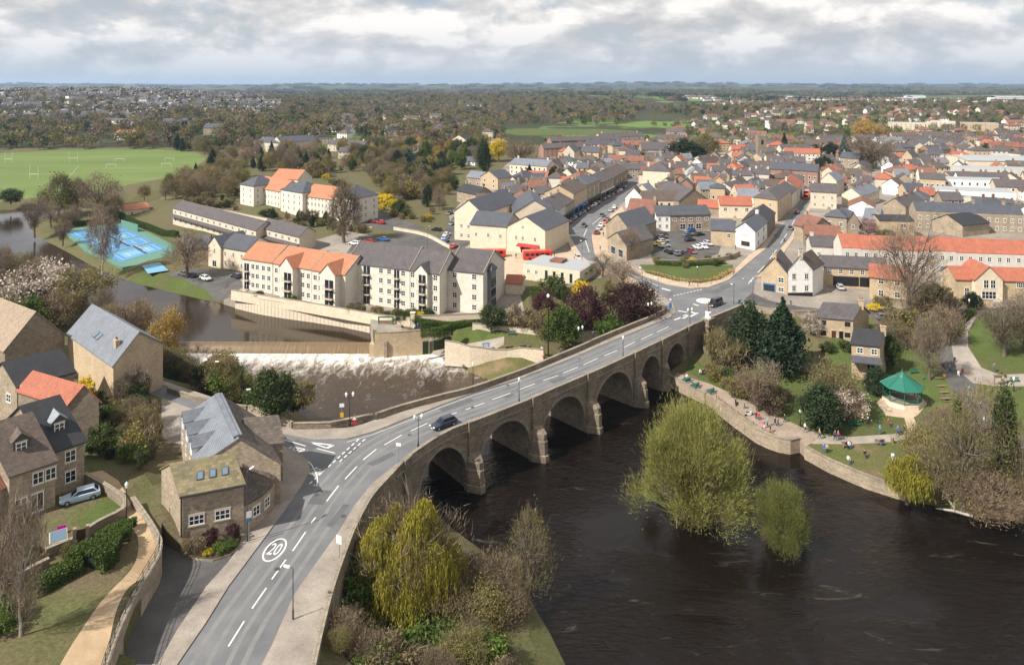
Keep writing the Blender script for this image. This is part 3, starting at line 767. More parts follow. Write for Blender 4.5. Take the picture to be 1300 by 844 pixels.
for px_,py_ in((402,628),(352,722),(520,552),(645,489),(735,455),(436,655),(880,376),(600,517)):
 q_=P(px_,py_);b=MB();b.lathe([(.33,.011),(.33,.017)],14);tag(obj('drain_cover',(b,M['dark_grey']),None,(q_.x,q_.y,0)),kind='structure')
b=MB();c0=P(895.5,382);b.lathe([(2.3,0.01),(2.25,0.05),(1.6,0.10),(0.8,0.14),(0.05,0.15)],28)
tag(obj('roundabout_marking',(b,M['line']),None,(c0.x,c0.y,0)),kind='structure')
Q=[P(x,y,-5.4)for x,y in((83,295),(153,286),(214,315.6),(152,334))]
def qp(u,v):
 return Q[0].lerp(Q[1],u).lerp(Q[3].lerp(Q[2],u),v)
for i in range(4):
 v0,v1=i/4+.02,(i+1)/4-.02
 zc=-5.45
 cb=MB();cb.face([(*qp(u,v)[:2],zc)for u,v in((.02,v0),(.98,v0),(.98,v1),(.02,v1))][::-1])
 tag(obj('tennis_court',(cb,M['court_blue'])),kind='structure')
 cb=MB();cb.face([(*qp(u,v)[:2],zc+.012)for u,v in((.2,v0+.045),(.8,v0+.045),(.8,v1-.045),(.2,v1-.045))][::-1])
 tag(obj('tennis_court',(cb,M['court_pale' if i%2 else 'court_blue'])),kind='structure')
 for u0,va,u1,vb in((.12,v0+.02,.88,v0+.02),(.12,v1-.02,.88,v1-.02),(.12,v0+.02,.12,v1-.02),(.88,v0+.02,.88,v1-.02),(.3,v0+.05,.3,v1-.05),(.7,v0+.05,.7,v1-.05),(.3,(v0+v1)/2,.7,(v0+v1)/2)):
  pa,pb=qp(u0,va),qp(u1,vb);pa.z=pb.z=zc
  ribbon('court_line',[pa,pb],0.16,0.025)
p4=[P(x,y,-5)for x,y in((180,338),(203,334),(214,344),(188,348))]
cb=MB();cb.face([(p.x,p.y,max(zl(q)for q in p4)+.12)for p in p4][::-1]);tag(obj('tennis_court',(cb,M['court_pale'])),kind='structure')
for a,b_ in(((20,221),(100,221)),((100,211),(0,211)),((20,236),(80,234)),((100,211),(80,234))):
 q=[G(*a),G(*b_)]
 ribbon('pitch_line',resample(q,8),0.14,0.15)
def proj_x(p,z=1.1):
 return CX+F*p.x/p.y
def strip(b,pts,th,ztop,zbot,m=0,closed_ends=True):
 """A standing wall of even thickness along a level line; ztop / zbot are numbers or lists."""
 pts=[Vector(p)for p in pts]
 n=len(pts)
 l,r=offset_line(pts,th/2),offset_line(pts,-th/2)
 zt=ztop if hasattr(ztop,'__len__')else[ztop]*n
 zb=zbot if hasattr(zbot,'__len__')else[zbot]*n
 vs=[(l[i].x,l[i].y,zb[i])for i in range(n)]+[(r[i].x,r[i].y,zb[i])for i in range(n)]+[(l[i].x,l[i].y,zt[i])for i in range(n)]+[(r[i].x,r[i].y,zt[i])for i in range(n)]
 fs=[]
 for i in range(n-1):
  fs+=[(i,i+1,2*n+i+1,2*n+i)[::-1],(n+i,n+i+1,3*n+i+1,3*n+i),(2*n+i,2*n+i+1,3*n+i+1,3*n+i)[::-1],(i,i+1,n+i+1,n+i)]
 fs+=[(0,n,3*n,2*n)[::-1],(n-1,2*n-1,4*n-1,3*n-1)]
 b.add(vs,fs,m)
def stone_wall(name,label,pts,th,ztop,zbot,wall='stone',cope='cap_stone',cat='wall',group=None,cw=.14,ch=.12,slabs=0):
 c=pts[len(pts)//2]
 t=thing(name,label,cat,(c.x,c.y,0),0,group)
 loc=[p-Vector((c.x,c.y,0))for p in pts]
 b=MB();strip(b,loc,th,ztop,zbot)
 obj('wall',(b,M[wall]),t)
 if cope:
  if slabs:
   zs=ztop if hasattr(ztop,'__len__')else None
   rs=resample(loc,slabs)
   for i in range(len(rs)-1):
    a,q=rs[i],rs[i+1]
    mid=(a+q)/2
    d=(q-a)
    b=MB();L=d.length/2-.012
    j=random.uniform(-.012,.012)
    b.box(-L,L,-(th+cw)/2,(th+cw)/2,0.003,ch+j)
    zt=ztop if zs is None else float(np.interp(i+.5,np.linspace(0,len(rs)-1,len(zs)),zs))
    obj('coping_stone',(b,M[cope]),t,(mid.x,mid.y,zt),math.atan2(d.y,d.x))
  else:
   zt=[z+.003 for z in ztop]if hasattr(ztop,'__len__')else ztop+.003
   z2=[z+ch for z in ztop]if hasattr(ztop,'__len__')else ztop+ch
   b=MB();strip(b,loc,th+cw,z2,zt)
   obj('coping',(b,M[cope]),t)
 return t
br=thing('stone_bridge','long brown stone road bridge with six arches over the river','bridge',(0,120,0))
OFF=Vector((0,120,0))
cum=[0.0]
for p,q in zip(npl,npl[1:]):
 cum.append(cum[-1]+(q-p).length)
pxs=[proj_x(p)for p in npl]
ORD=[i for i in range(len(npl))if i>=16]
def s_at(px):
 return float(np.interp(px,[pxs[i]for i in ORD],[cum[i]for i in ORD]))
def at_s(s):
 return Vector((float(np.interp(s,cum,[p.x for p in npl])),float(np.interp(s,cum,[p.y for p in npl])),0))
def tan_s(s):
 return(at_s(s+.6)-at_s(s-.6)).normalized()
S0,S1=s_at(503),s_at(884)
ARCH=[(531,592.5,-1.25,-7.6),(608.5,673,-1.15,-7.6),(687.5,742,-1.3,-7.6),(754.5,802,-1.0,-7.6),(813.5,837.5,-1.2,-6.0),(846,868.5,-1.2,-5.8)]
arcs=[(s_at(a),s_at(b_),zc,zs)for a,b_,zc,zs in ARCH]
BOT=-10.6
def under(s):
 for a,b_,zc,zs in arcs:
  if a<s<b_:
   u=(2*s-a-b_)/(b_-a)
   return zs+(zc-zs)*math.sqrt(max(0,1-u*u))**0.92
 return BOT
ss=list(np.arange(S0,S1,0.7))+[S1]
for a,b_,zc,zs in arcs:
 for k in range(25):
  u=-math.cos(math.pi*k/24)
  ss.append((a+b_)/2+(b_-a)/2*u*0.9995)
 ss+=[a-0.002,b_+0.002]
ss=sorted(ss)
BW=[]
fx=[(p.x,p.y)for p in resample(fpl,0.5)]
fxa=np.array(fx)
def far_of(p,s):
 t=tan_s(s)
 n=Vector((-t.y,t.x,0))
 d=(fxa-np.array((p.x,p.y)))
 along=d@np.array((t.x,t.y));out=d@np.array((n.x,n.y))
 k=np.argmin(np.abs(along)+(out<2)*99)
 return p+n*(out[k]+.2)
body=MB()
n=len(ss)
vs=[]
for s in ss:
 p=at_s(s)-tan_s(s).cross(Vector((0,0,1)))*0
 f=far_of(p,s)
 zb=under(s)
 vs+=[(p.x,p.y,zb),(p.x,p.y,-.14),(f.x,f.y,zb),(f.x,f.y,-.14)]
fs=[]
for i in range(n-1):
 a,c=i*4,(i+1)*4
 fs+=[(a,c,c+1,a+1),(a+2,a+3,c+3,c+2),(a,a+2,c+2,c),(a+1,c+1,c+3,a+3)]
fs+=[(0,1,3,2),((n-1)*4,(n-1)*4+2,(n-1)*4+3,(n-1)*4+1)]
body.add([Vector(v)-OFF for v in vs],fs)
obj('masonry_body',(body,M['bridge_stone']),br)
for a,b_,zc,zs in arcs:
 b=MB()
 K=28
 pts=[]
 for k in range(K+1):
  u=-math.cos(math.pi*k/K)
  s=(a+b_)/2+(b_-a)/2*u
  pts.append((s,under(s)if 0<k<K else zs))
 ring=[]
 for k,(s,z)in enumerate(pts):
  s0,z0_=pts[max(k-1,0)];s1,z1_=pts[min(k+1,K)]
  dv=Vector((s1-s0,z1_-z0_)).normalized()
  ring.append((s-dv.y*.55,z+dv.x*.55))
 fr=[]
 for k in range(K+1):
  for(s,z),o in((pts[k],.10),(ring[k],.10),(ring[k],-.3),(pts[k],-.3)):
   p=at_s(s);t=tan_s(s);nn=Vector((t.y,-t.x,0))
   fr.append(Vector((p.x,p.y,z))+nn*o-OFF)
 f2=[]
 for k in range(K):
  for j in range(4):
   f2.append((k*4+j,(k+1)*4+j,(k+1)*4+(j+1)%4,k*4+(j+1)%4))
 b.add(fr,f2)
 obj('arch_ring',(b,M['cap_stone']),br)
for px,w,kind in((515.5,1.6,0),(601,2.2,1),(680.5,2.2,1),(749.5,2.1,1),(808.5,2.0,1),(842,1.6,2),(875,1.5,0)):
 s=s_at(px);p=at_s(s);t=tan_s(s);nn=Vector((t.y,-t.x,0))
 q=p-OFF
 def L(u,o,z):
  return q+t*u+nn*o+Vector((0,0,z))
 if kind:
  b=MB()
  hw=1.6 if kind==1 else 1.2
  o=2.5 if kind==1 else 1.6
  foot=[(-hw,-.1),(-hw,.7),(-hw*.25,o),(hw*.25,o),(hw,.7),(hw,-.1)]
  lev=[(-10.6,1.12),(-8.4,1.1),(-8.3,1.0),(-6.0,.98),(-5.9,.9),(-4.8,.9)]
  vs=[]
  for z,k in lev:
   vs+=[L(u*k,max(ov*k,-.1)if ov>0 else-.1,z)for u,ov in foot]
  m_=len(foot)
  fs=[(i*m_+j,i*m_+(j+1)%m_,(i+1)*m_+(j+1)%m_,(i+1)*m_+j)for i in range(len(lev)-1)for j in range(m_)]
  vs+=[L(-1.0,.42,-3.9),L(1.0,.42,-3.9),L(-1.0,-.1,-3.9),L(1.0,-.1,-3.9)]
  k=(len(lev)-1)*m_
  e=len(vs)-4
  fs+=[(k,k+1,e),(k+1,k+2,e),(k+2,k+3,e+1,e),(k+3,k+4,e+1),(k+4,k+5,e+1),(k,e,e+2),(k+5,e+3,e+1),(e,e+1,e+3,e+2)]
  b.add(vs,fs)
  obj('cutwater',(b,M['bridge_stone']),br)
 b=MB()
 zb=-4.2 if kind else-9
 if kind==2:zb=-4.2
 prof=[(-w/2,zb),(w/2,zb),(w/2,1.18),(-w/2,1.18)]
 b.extrude([L(u,-.12,z)for u,z in prof],nn*.52)
 obj('pilaster',(b,M['bridge_stone']),br)
 b=MB()
 b.extrude([L(u,-.3,z)for u,z in((-w/2-.1,1.183),(w/2+.1,1.183),(w/2+.1,1.4),(-w/2-.1,1.4))],nn*.82)
 obj('pilaster_cap',(b,M['cap_stone']),br)
spn=[at_s(s)for s in np.linspace(S0,S1,90)]
b=MB();strip(b,[p-OFF for p in offset_line(spn,-.06)],.3,-.02,-.28)
obj('string_course',(b,M['cap_stone']),br)
b=MB();strip(b,[p-OFF for p in offset_line(spn,.2)],.42,1.0,-.135)
obj('parapet',(b,M['bridge_stone']),br)
cope=resample(offset_line(spn,.2),1.15)
for i in range(len(cope)-1):
 a,q=cope[i]-OFF,cope[i+1]-OFF
 b=MB();Lh=(q-a).length/2-.012
 b.box(-Lh,Lh,-.28,.28,.003,.15+random.uniform(-.012,.012))
 d=q-a
 obj('coping_stone',(b,M['cap_stone']),br,((a.x+q.x)/2,(a.y+q.y)/2,1.0),math.atan2(d.y,d.x))
fpar=[p for p in fpl if p.x>-24]
fd=fx_=[p-OFF for p in resample(fpar,1.0)]
e0=far_of(at_s(arcs[0][0]),arcs[0][0]);e1_=far_of(at_s(arcs[-1][1]),arcs[-1][1])
b=MB();strip(b,fd,.42,1.0,[(-10 if(q+OFF).x<e0.x-1 or(q+OFF).x>e1_.x+1 else-.2)for q in fd])
obj('parapet',(b,M['bridge_stone']),br)
cope=resample(fpar,1.15)
for i in range(len(cope)-1):
 a,q=cope[i]-OFF,cope[i+1]-OFF
 b=MB();Lh=(q-a).length/2-.012
 b.box(-Lh,Lh,-.28,.28,.003,.15+random.uniform(-.012,.012))
 d=q-a
 obj('coping_stone',(b,M['cap_stone']),br,((a.x+q.x)/2,(a.y+q.y)/2,1.0),math.atan2(d.y,d.x))
ap=[at_s(s)for s in np.arange(2,S0-.05,1.2)]+[at_s(S0)]
stone_wall('retaining_wall','curved brown stone wall on the willow side of the bridge approach',offset_line(ap,.2),.42,1.0,-10.5,'bridge_stone',slabs=1.5)
tw=[at_s(S1+.02).lerp(END,k/8)for k in range(9)]
stone_wall('retaining_wall','high stone wall between the statue pillar and the dark evergreens',offset_line(tw,.2),.45,.95,-6.5,'bridge_stone',slabs=1.5)
sw=smooth_line(W([(316,514),(346,526.5),(371,535.5)],1.1),4)
for p in sw:p.z=0
stone_wall('boundary_wall','pale stone wall bordering the side road beside the shrubs',sw,.45,1.0,-2.5,'stone')
sw2=[P(372.5,536.5,1.1),P(416,536,1.1),fpar[0]+Vector((-.4,0,0))]
for p in sw2:p.z=0
stone_wall('boundary_wall','dark stone wall beside the bin and bus stop sign',resample(sw2,2),.45,1.0,-10,'bridge_stone')
sw3=smooth_line(W([(213,491),(250,503),(285,511),(313,515)],.9),4)
for p in sw3:p.z=0
stone_wall('boundary_wall','low stone wall along the lane below the weir shrubs',sw3,.4,.8,-3,'dark_stone')
def edge(i0,i1):
 return[riv[i].copy()for i in range(i0,i1+1)]
def ridx(px,py):
 return min(range(len(RIV)),key=lambda i:(RIV[i][0]-px)**2+(RIV[i][1]-py)**2)
def river_wall(label,a,b_,up,wall,th=.5,name='river_wall',cope='cap_stone',slabs=0):
 pts=resample(edge(ridx(*a),ridx(*b_)),2.0)
 zt=[zl(p)+up for p in pts]
 for _ in range(3):
  zt=[(zt[max(i-1,0)]+zt[i]+zt[min(i+1,len(zt)-1)])/3 for i in range(len(zt))]
 return pts,zt,stone_wall(name,label,offset_line([Vector((p.x,p.y,0))for p in pts],.12),th,zt,-10.8,wall,cope,ch=.1,slabs=slabs)
river_wall('curved pale stone river wall edging the park lawn by the weeping willow',(1156,637),(1023,582),.1,'stone')
river_wall('stone quay wall below the paved riverside terrace',(1014,573),(909,522),.25,'stone')
river_wall('low stone quay edge beside the last arches of the bridge',(896,513),(849,490),.12,'stone')
river_wall('tall pale stone wall rising from the weir pool with climbing ivy',(545,449),(476,453),.5,'gold_stone')
rp,rz_,rw=river_wall('long ribbed concrete river wall below the riverside flats',(470,422),(300,391),.25,'cream_stone')
rr=resample(rp,1.25)
for i in range(len(rr)-1):
 a,q=rr[i],rr[i+1]
 d=(q-a).normalized();nn=Vector((-d.y,d.x,0))
 for sgn in((-1)if(nn.y>0)else 1,):
  p=a+nn*sgn*.2
 zt=float(np.interp(i,np.linspace(0,len(rr)-1,len(rz_)),rz_))-.3
 b=MB();b.box(-.22,.22,-.22,.22,-9,zt)
 rib=obj('rib',(b,M['pale_stone']),rw,(p.x-rw.location.x,p.y-rw.location.y,0),math.atan2(d.y,d.x))
ab=P(486,452,ZD)
t=thing('sluice_abutment','stepped stone abutment with rusty sluice gear at the end of the weir','abutment',(ab.x,ab.y,0))
for(x0,x1,y0,y1,z1)in((-3.2,-.4,-.2,2.2,-6.6),(-3.0,3.0,2.0,5.2,-6.0),(-3.0,.2,5.0,9.0,-4.6),(.5,1.2,-1.2,2.2,-5.6),(1.8,3.2,.4,2.3,-6.9),(.2,3.6,5.0,9.2,-4.0)):
 b=MB();b.box(x0,x1,y0,y1,-10.4,z1);obj('stone_block',(b,M['gold_stone' if x0<0 else 'stone']),t)
for x in(-2.2,1.4):
 b=MB();b.box(-.15,.15,-.15,.15,-4.7,-2.2);obj('gate_post',(b,M['green_metal']),t,(x,6.4,0))
b=MB();b.box(-2.3,1.5,6.25,6.55,-2.3,-2.0);obj('cross_beam',(b,M['green_metal']),t)
b=MB();b.box(-2.0,1.2,6.3,6.5,-6.0,-3.0);obj('sluice_gate',(b,M['wood']),t)
iw=smooth_line(W([(294,374.7),(330,381),(380,389),(420,396),(460,403),(490,408),(521,410.5)],-3.7),3)
for p in iw:p.z=0
stone_wall('garden_wall','sunlit cream wall between the riverside walk and the flats gardens',iw,.35,-2.2,-5,'cream_stone')
iw=resample(W([(527,408),(560,407),(600,405),(640,403)],-3.7),4)
for p in iw:p.z=0
stone_wall('garden_wall','cream garden wall below the grey roofed flats beside the strip of lawn',iw,.35,-2.3,-5,'cream_stone')
gp=P(524,411,-3.9)
b=MB();b.box(-.5,.5,-.5,.5,-5,-1.2);b.box(-.62,.62,-.62,.62,-1.2,-1.0)
tag(obj('gate_pillar',(b,M['cream_stone']),None,(gp.x,gp.y,0)),'square cream stone gate pillar on the riverside walk','pillar')
for lab,pts,top,wl in(('cream terrace wall above the grassy riverbank beside the bridge',[(565,437),(600,446),(650,452),(690,450)],-4.4,'cream_stone'),('stone wall under the hedge between lawn and riverside benches',[(600,415),(640,420),(700,424),(760,424)],-3.2,'pale_stone'),('stone boundary wall behind the dark evergreens in the park',[(893,447),(930,455),(975,466),(1030,472)],-4.0,'dark_stone'),('stone wall along the lane above the park cottages',[(945,393),(1000,400),(1040,403)],0.2,'stone'),('long tan stone wall between the lane and the terrace gardens',[(1110,387),(1180,388),(1260,389)],1.0,'gold_stone'),('stone wall bounding the car park behind the flower garden',[(826,333),(860,336),(900,334),(925,330),(940,324)],1.2,'stone'),('stone wall beside the car park road behind the grey roofed flats',[(500,292),(540,300),(572,316)],.2,'pale_stone'),('long low garden wall under the upper orange roofed flats',[(240,262),(290,272),(340,282)],.2,'pale_stone')):
 q=[G(*p)for p in pts]
 q=resample(smooth_line(q,4),3)
 zt=[max(zl(p)+.9,min(top,zl(p)+1.6))for p in q]
 stone_wall('stone_wall',lab,[Vector((p.x,p.y,0))for p in q],.4,zt,min(zt)-4,wl)
dw=smooth_line(W([(168,631),(187,658),(200,680),(203,690),(200,706),(186,730),(168,762),(150,800),(132,850),(110,920)],3.0),4)
for p in dw:p.z=0
stone_wall('retaining_wall','curved stone retaining wall with black railing beside the sandy path',dw,.45,3.0,-.6,'stone',slabs=1.3)
t=thing('path_railing','black metal railing on the curved wall by the sandy path','railing',(dw[0].x,dw[0].y,0))
o_=Vector((dw[0].x,dw[0].y,0))
rl=resample(dw[12:],1.6)
for p in rl:
 b=MB();b.tube([(0,0,3.1),(0,0,4.2)],.035,5);obj('post',(b,M['black']),t,p-o_)
for z in(4.2,3.75,3.35):
 b=MB();b.tube([p-o_+Vector((0,0,z))for p in rl],.03,5);obj('rail',(b,M['black']),t)
for lab,pts,top in(('stone wall enclosing the cottage garden lawn beside the sandy path',[(111,680),(128,668),(158,655),(159,640),(132,622),(108,609)],3.3),('low stone wall of the sunken patio with pink chair',[(58,706),(76,698),(100,690),(106,684)],3.2),('broken grey stone wall below the patio hedge',[(24,735),(44,724),(65,714)],3.0)):
 q=resample(W(pts,2.4),1.5)
 for p in q:p.z=0
 stone_wall('garden_wall',lab,q,.35,top,1.2,'dark_stone',slabs=1.2)
WINM={}
def window_mesh(w,h,style,fr='frame'):
 k=(round(w,2),round(h,2),style,fr)
 if k not in WINM:
  b=MB()
  f=.09 if style!='far' else.1
  b.box(-w/2-.12,w/2+.12,-.07,.02,-.16,0,2)
  b.box(-w/2-.1,w/2+.1,-.045,.02,h,h+.2,2)
  b.box(-w/2,-w/2+f,-.04,.02,0,h,0)
  b.box(w/2-f,w/2,-.04,.02,0,h,0)
  b.box(-w/2+f,w/2-f,-.04,.02,0,f,0)
  b.box(-w/2+f,w/2-f,-.04,.02,h-f,h,0)
  nx={'sash':1,'two':2,'three':3,'four':4,'door':2,'far':1}[style]
  for i in range(1,nx):
   x=-w/2+w*i/nx
   b.box(x-.04,x+.04,-.036,.018,f,h-f,0)
  if style!='door' and style!='far':
   b.box(-w/2+f,w/2-f,-.033,.016,h*.5-.03,h*.5+.03,0)
  pane=MB();pane.box(-w/2+.03,w/2-.03,-.015,.01,.03,h-.03)
  WINM[k]=(b.mesh('window',[M[fr],M['glass'],M['sill']]),pane.mesh('pane',M['glass']))
 return WINM[k]
def add_window(parent,p,ang,w,h,style='two',fr='frame',pane=True,name='window'):
 fm,pm=window_mesh(w,h,style,fr)
 o=obj(name,fm,parent,p,ang)
 obj('pane',pm,o)
 return o
def roof_solid(b,e1,e2,he,rise,over,axis,thick=.18,ridge=0.0,m1=0,m2=0,lift=0.0):
 """One folded slab. axis 'u': the ridge runs along e1; 'v': along e2. Origin is corner a."""
 l1,l2=e1.length,e2.length
 d1,d2=e1/l1,e2/l2
 if axis=='u':
  A,B,s,t,L,Wd=d1,d2,l1,l2,l1,l2
 else:
  A,B,L,Wd=d2,d1,l2,l1
 sl=rise/(Wd/2)
 prof=[(-over,he-over*sl),(Wd/2,he+rise),(Wd+over,he-over*sl)]
 z=lift
 v=[]
 for a in(-over*.7,L+over*.7):
  for q,h in prof:
   p=A*a+B*q
   v.append((p.x,p.y,h+z))
  for q,h in prof:
   p=A*a+B*q
   v.append((p.x,p.y,h+z+thick))
 f=[(3,4,10,9),(4,5,11,10),(0,6,7,1),(1,7,8,2),(0,3,9,6),(2,8,11,5),(0,1,4,3),(1,2,5,4),(6,9,10,7),(7,10,11,8)]
 mm=[m1,m2,m1,m2,m1,m2,m1,m2,m1,m2]
 o=len(b.v)
 b.v+=v
 flip=A.cross(B).z<0
 for fc,k in zip(f,mm):
  fc=tuple(o+i for i in fc)
  b.f.append(fc if flip else fc[::-1])
  b.m.append(k)
FOOT=[]
def building(name,label,cat,a,b,zref,z0,he,rise,dv=8.0,roof='gable',wall='stone',rm='slate',over=.35,win=(),chim=(),base=1.5,group=None,rm2=None,quoin=False,doors=(),sky=(),pane=True):
 """a, b: pixels of the front corners (seen from outside, left then right) at height zref above sea datum;
    dv: depth in metres, a world vector, or a pixel of the corner behind b ('b', px, py) or behind a ('a', px, py)."""
 pa=P(*a,zref)if len(a)==2 else Vector(a)
 pb=P(*b,zref)if len(b)==2 else Vector(b)
 pa=Vector((pa.x,pa.y,0));pb=Vector((pb.x,pb.y,0))
 e1=pb-pa
 if isinstance(dv,(int,float)):
  e2=Vector((-e1.y,e1.x,0)).normalized()*dv
 elif dv[0]=='b':
  q=P(dv[1],dv[2],zref);e2=Vector((q.x,q.y,0))-pb
 elif dv[0]=='a':
  q=P(dv[1],dv[2],zref);e2=Vector((q.x,q.y,0))-pa
 else:
  e2=Vector((dv[0],dv[1],0))
 ang=math.atan2(e1.y,e1.x)
 R=Matrix.Rotation(-ang,3,'Z')
 ctr=pa+e1/2+e2/2
 t=thing(name,label,cat,(ctr.x,ctr.y,z0),ang,group)
 FOOT.append([pa,pb,pb+e2,pa+e2])
 l1=R@e1;l2=R@e2
 org=R@(pa-ctr)
 C4=[org,org+l1,org+l1+l2,org+l2]
 wb=MB()
 v=[(p.x,p.y,-base)for p in C4]
 if roof in('flat','hip','pyramid'):
  v+=[(p.x,p.y,he+(.0 if roof!='flat' else.35))for p in C4]
  wb.add(v,[(0,1,5,4),(1,2,6,5),(2,3,7,6),(3,0,4,7),(4,5,6,7)])
 elif roof=='gable':
  m1,m2=(C4[1]+C4[2])/2,(C4[0]+C4[3])/2
  v+=[(p.x,p.y,he)for p in C4]+[(m1.x,m1.y,he+rise),(m2.x,m2.y,he+rise)]
  wb.add(v,[(0,1,5,4),(1,2,6,8,5),(2,3,7,6),(3,0,4,9,7),(4,5,8,9),(6,7,9,8)])
 else:
  m1,m2=(C4[0]+C4[1])/2,(C4[2]+C4[3])/2
  v+=[(p.x,p.y,he)for p in C4]+[(m1.x,m1.y,he+rise),(m2.x,m2.y,he+rise)]
  wb.add(v,[(0,1,5,8,4),(1,2,6,5),(2,3,7,9,6),(3,0,4,7),(5,6,9,8),(7,4,8,9)])
 obj('wall',(wb,M[wall]),t)
 rb=MB()
 if roof in('gable','cross'):
  tmp=MB()
  roof_solid(tmp,l1,l2,he,rise,over,'u' if roof=='gable' else 'v',m1=0,m2=1 if rm2 else 0,lift=.02)
  rb.v=[(p[0]+org.x,p[1]+org.y,p[2])for p in tmp.v];rb.f=tmp.f;rb.m=tmp.m
 elif roof=='flat':
  s=.25
  P4=[org+l1.normalized()*s+l2.normalized()*s,C4[1]-l1.normalized()*s+l2.normalized()*s,C4[2]-(l1.normalized()+l2.normalized())*s,C4[3]+l1.normalized()*s-l2.normalized()*s]
  P4=[org+(p-org)*1.0 for p in P4]
  rb.prism([(p.x,p.y)for p in P4],he+.1,he+.45)
 else:
  u1,u2=l1.normalized(),l2.normalized()
  E=[C4[0]-u1*over-u2*over,C4[1]+u1*over-u2*over,C4[2]+u1*over+u2*over,C4[3]-u1*over+u2*over]
  mid=sum(E,Vector())/4
  if roof=='pyramid':k=0
  else:k=max(0,(l1.length-l2.length)/2)
  if l1.length>=l2.length or roof=='pyramid':
   ra,rb_=mid-u1*k,mid+u1*k
   v=[(p.x,p.y,he+.02)for p in E]+[(p.x,p.y,he+.2)for p in E]+[(ra.x,ra.y,he+rise),(rb_.x,rb_.y,he+rise)]
   rb.add(v,[(3,2,1,0),(0,1,5,4),(1,2,6,5),(2,3,7,6),(3,0,4,7),(4,5,9,8),(5,6,9),(6,7,8,9),(7,4,8)])
  else:
   k=(l2.length-l1.length)/2
   ra,rb_=mid-u2*k,mid+u2*k
   v=[(p.x,p.y,he+.02)for p in E]+[(p.x,p.y,he+.2)for p in E]+[(ra.x,ra.y,he+rise),(rb_.x,rb_.y,he+rise)]
   rb.add(v,[(3,2,1,0),(0,1,5,4),(1,2,6,5),(2,3,7,6),(3,0,4,7),(4,5,8),(5,6,9,8),(6,7,9),(7,4,8,9)])
 ro=obj('roof',(rb,[M[rm]]+([M[rm2]]if rm2 else[])),t)
 Wd=l1.length;Dp=l2.length
 def side_frame(s):
  return{'f':(C4[0],C4[1]),'r':(C4[1],C4[2]),'b':(C4[2],C4[3]),'l':(C4[3],C4[0])}[s]
 for item in win:
  s,us,zs,w,h=item[:5]
  st=item[5]if len(item)>5 else 'two'
  fr=item[6]if len(item)>6 else 'frame'
  p0,p1=side_frame(s)
  d=p1-p0
  an=math.atan2(d.y,d.x)
  if isinstance(us,int):
   us=[(i+.5)/us for i in range(us)]
  for u in us:
   for z in zs:
    p=p0+d*u
    add_window(t,(p.x,p.y,z),an,w,h,st,fr,pane,'door' if st=='door' else 'window')
 for u,s,col in[(x[0],x[1],x[2])for x in doors]:
  p0,p1=side_frame(s)
  d=p1-p0;p=p0+d*u;an=math.atan2(d.y,d.x)
  db=MB();db.box(-.45,.45,-.05,.02,0,2.05);do=obj('door',(db,M[col]),t,(p.x,p.y,0),an)
  db=MB();db.box(-.6,.6,-.07,.02,2.08,2.3);obj('lintel',(db,M['sill']),do)
  db=MB();db.box(.28,.36,-.12,-.045,.95,1.03);obj('handle',(db,M['alloy']),do)
 for c in chim:
  u,v_,hh=c[:3]
  p=org+l1*u+l2*v_
  if roof=='gable':
   zr=he+rise*(1-abs(v_-.5)*2)
  elif roof=='cross':
   zr=he+rise*(1-abs(u-.5)*2)
  else:
   zr=he+rise*.5
  cb=MB()
  zr=min(zr,he+rise)
  cb.box(-.5,.5,-.35,.35,zr-1.0,zr+hh);cb.box(-.6,.6,-.45,.45,zr+hh,zr+hh+.15)
  co=obj('chimney',(cb,M[c[3]if len(c)>3 else wall]),ro,(p.x,p.y,0))
  for k in(-.25,.25):
   cb=MB();cb.lathe([(.12,zr+hh+.15),(.1,zr+hh+.6),(.13,zr+hh+.62)],8);obj('chimney_pot',(cb,M['old_red']),co,(k,0,0))
 for u,v_,w,h in sky:
  p=org+l1*u+l2*v_
  sl=rise/(l2.length/2);an=math.atan(sl)
  sb=MB();sb.box(-w/2,w/2,-h/2,h/2,.0,.1,0);sb.box(-w/2+.1,w/2-.1,-h/2+.1,h/2-.1,.1,.115,1)
  so=obj('roof_light',(sb,[M['dark_grey'],M['skylight']]),ro,(p.x,p.y,he+rise*v_*2+.2))
  so.rotation_euler=(an,0,0)
 t['_f']=1
 del t['_f']
 return t,ro,C4
def dormer(ro,p,ang,w,h,d,rm='lead',cheek='dark_grey',rise=.8,catslide=False):
 """A roof dormer: cheeks, small gabled roof and a window; p is its front foot in building space."""
 b=MB()
 if catslide:
  b.add([(-w/2,0,-.4),(w/2,0,-.4),(w/2,d,h-.2),(-w/2,d,h-.2),(-w/2,0,h),(w/2,0,h)],[(0,1,5,4),(1,2,5),(2,3,4,5),(3,0,4),(0,3,2,1)])
 else:
  b.add([(-w/2,0,-.5),(w/2,0,-.5),(w/2,0,h),(0,0,h+rise),(-w/2,0,h),(-w/2,d,-.5),(w/2,d,-.5),(w/2,d,h),(0,d,h+rise),(-w/2,d,h)],[(0,1,2,3,4),(1,6,7,2),(5,9,8,7,6),(0,4,9,5)])
 o=obj('dormer',(b,M[cheek]),ro,p,ang)
 if not catslide:
  b=MB();e1,e2=Vector((w,0,0)),Vector((0,d,0));tmp=MB();roof_solid(tmp,e1,e2,h,rise,.22,'v',.1,lift=.02)
  b.v=[(q[0]-w/2,q[1],q[2])for q in tmp.v];b.f=tmp.f;b.m=tmp.m
  obj('dormer_roof',(b,M[rm]),o)
 fm,pm=window_mesh(w*.7,h*.75,'two')
 if not catslide:
  obj('dormer_window',fm,o,(0,-.03,.05))
 return o
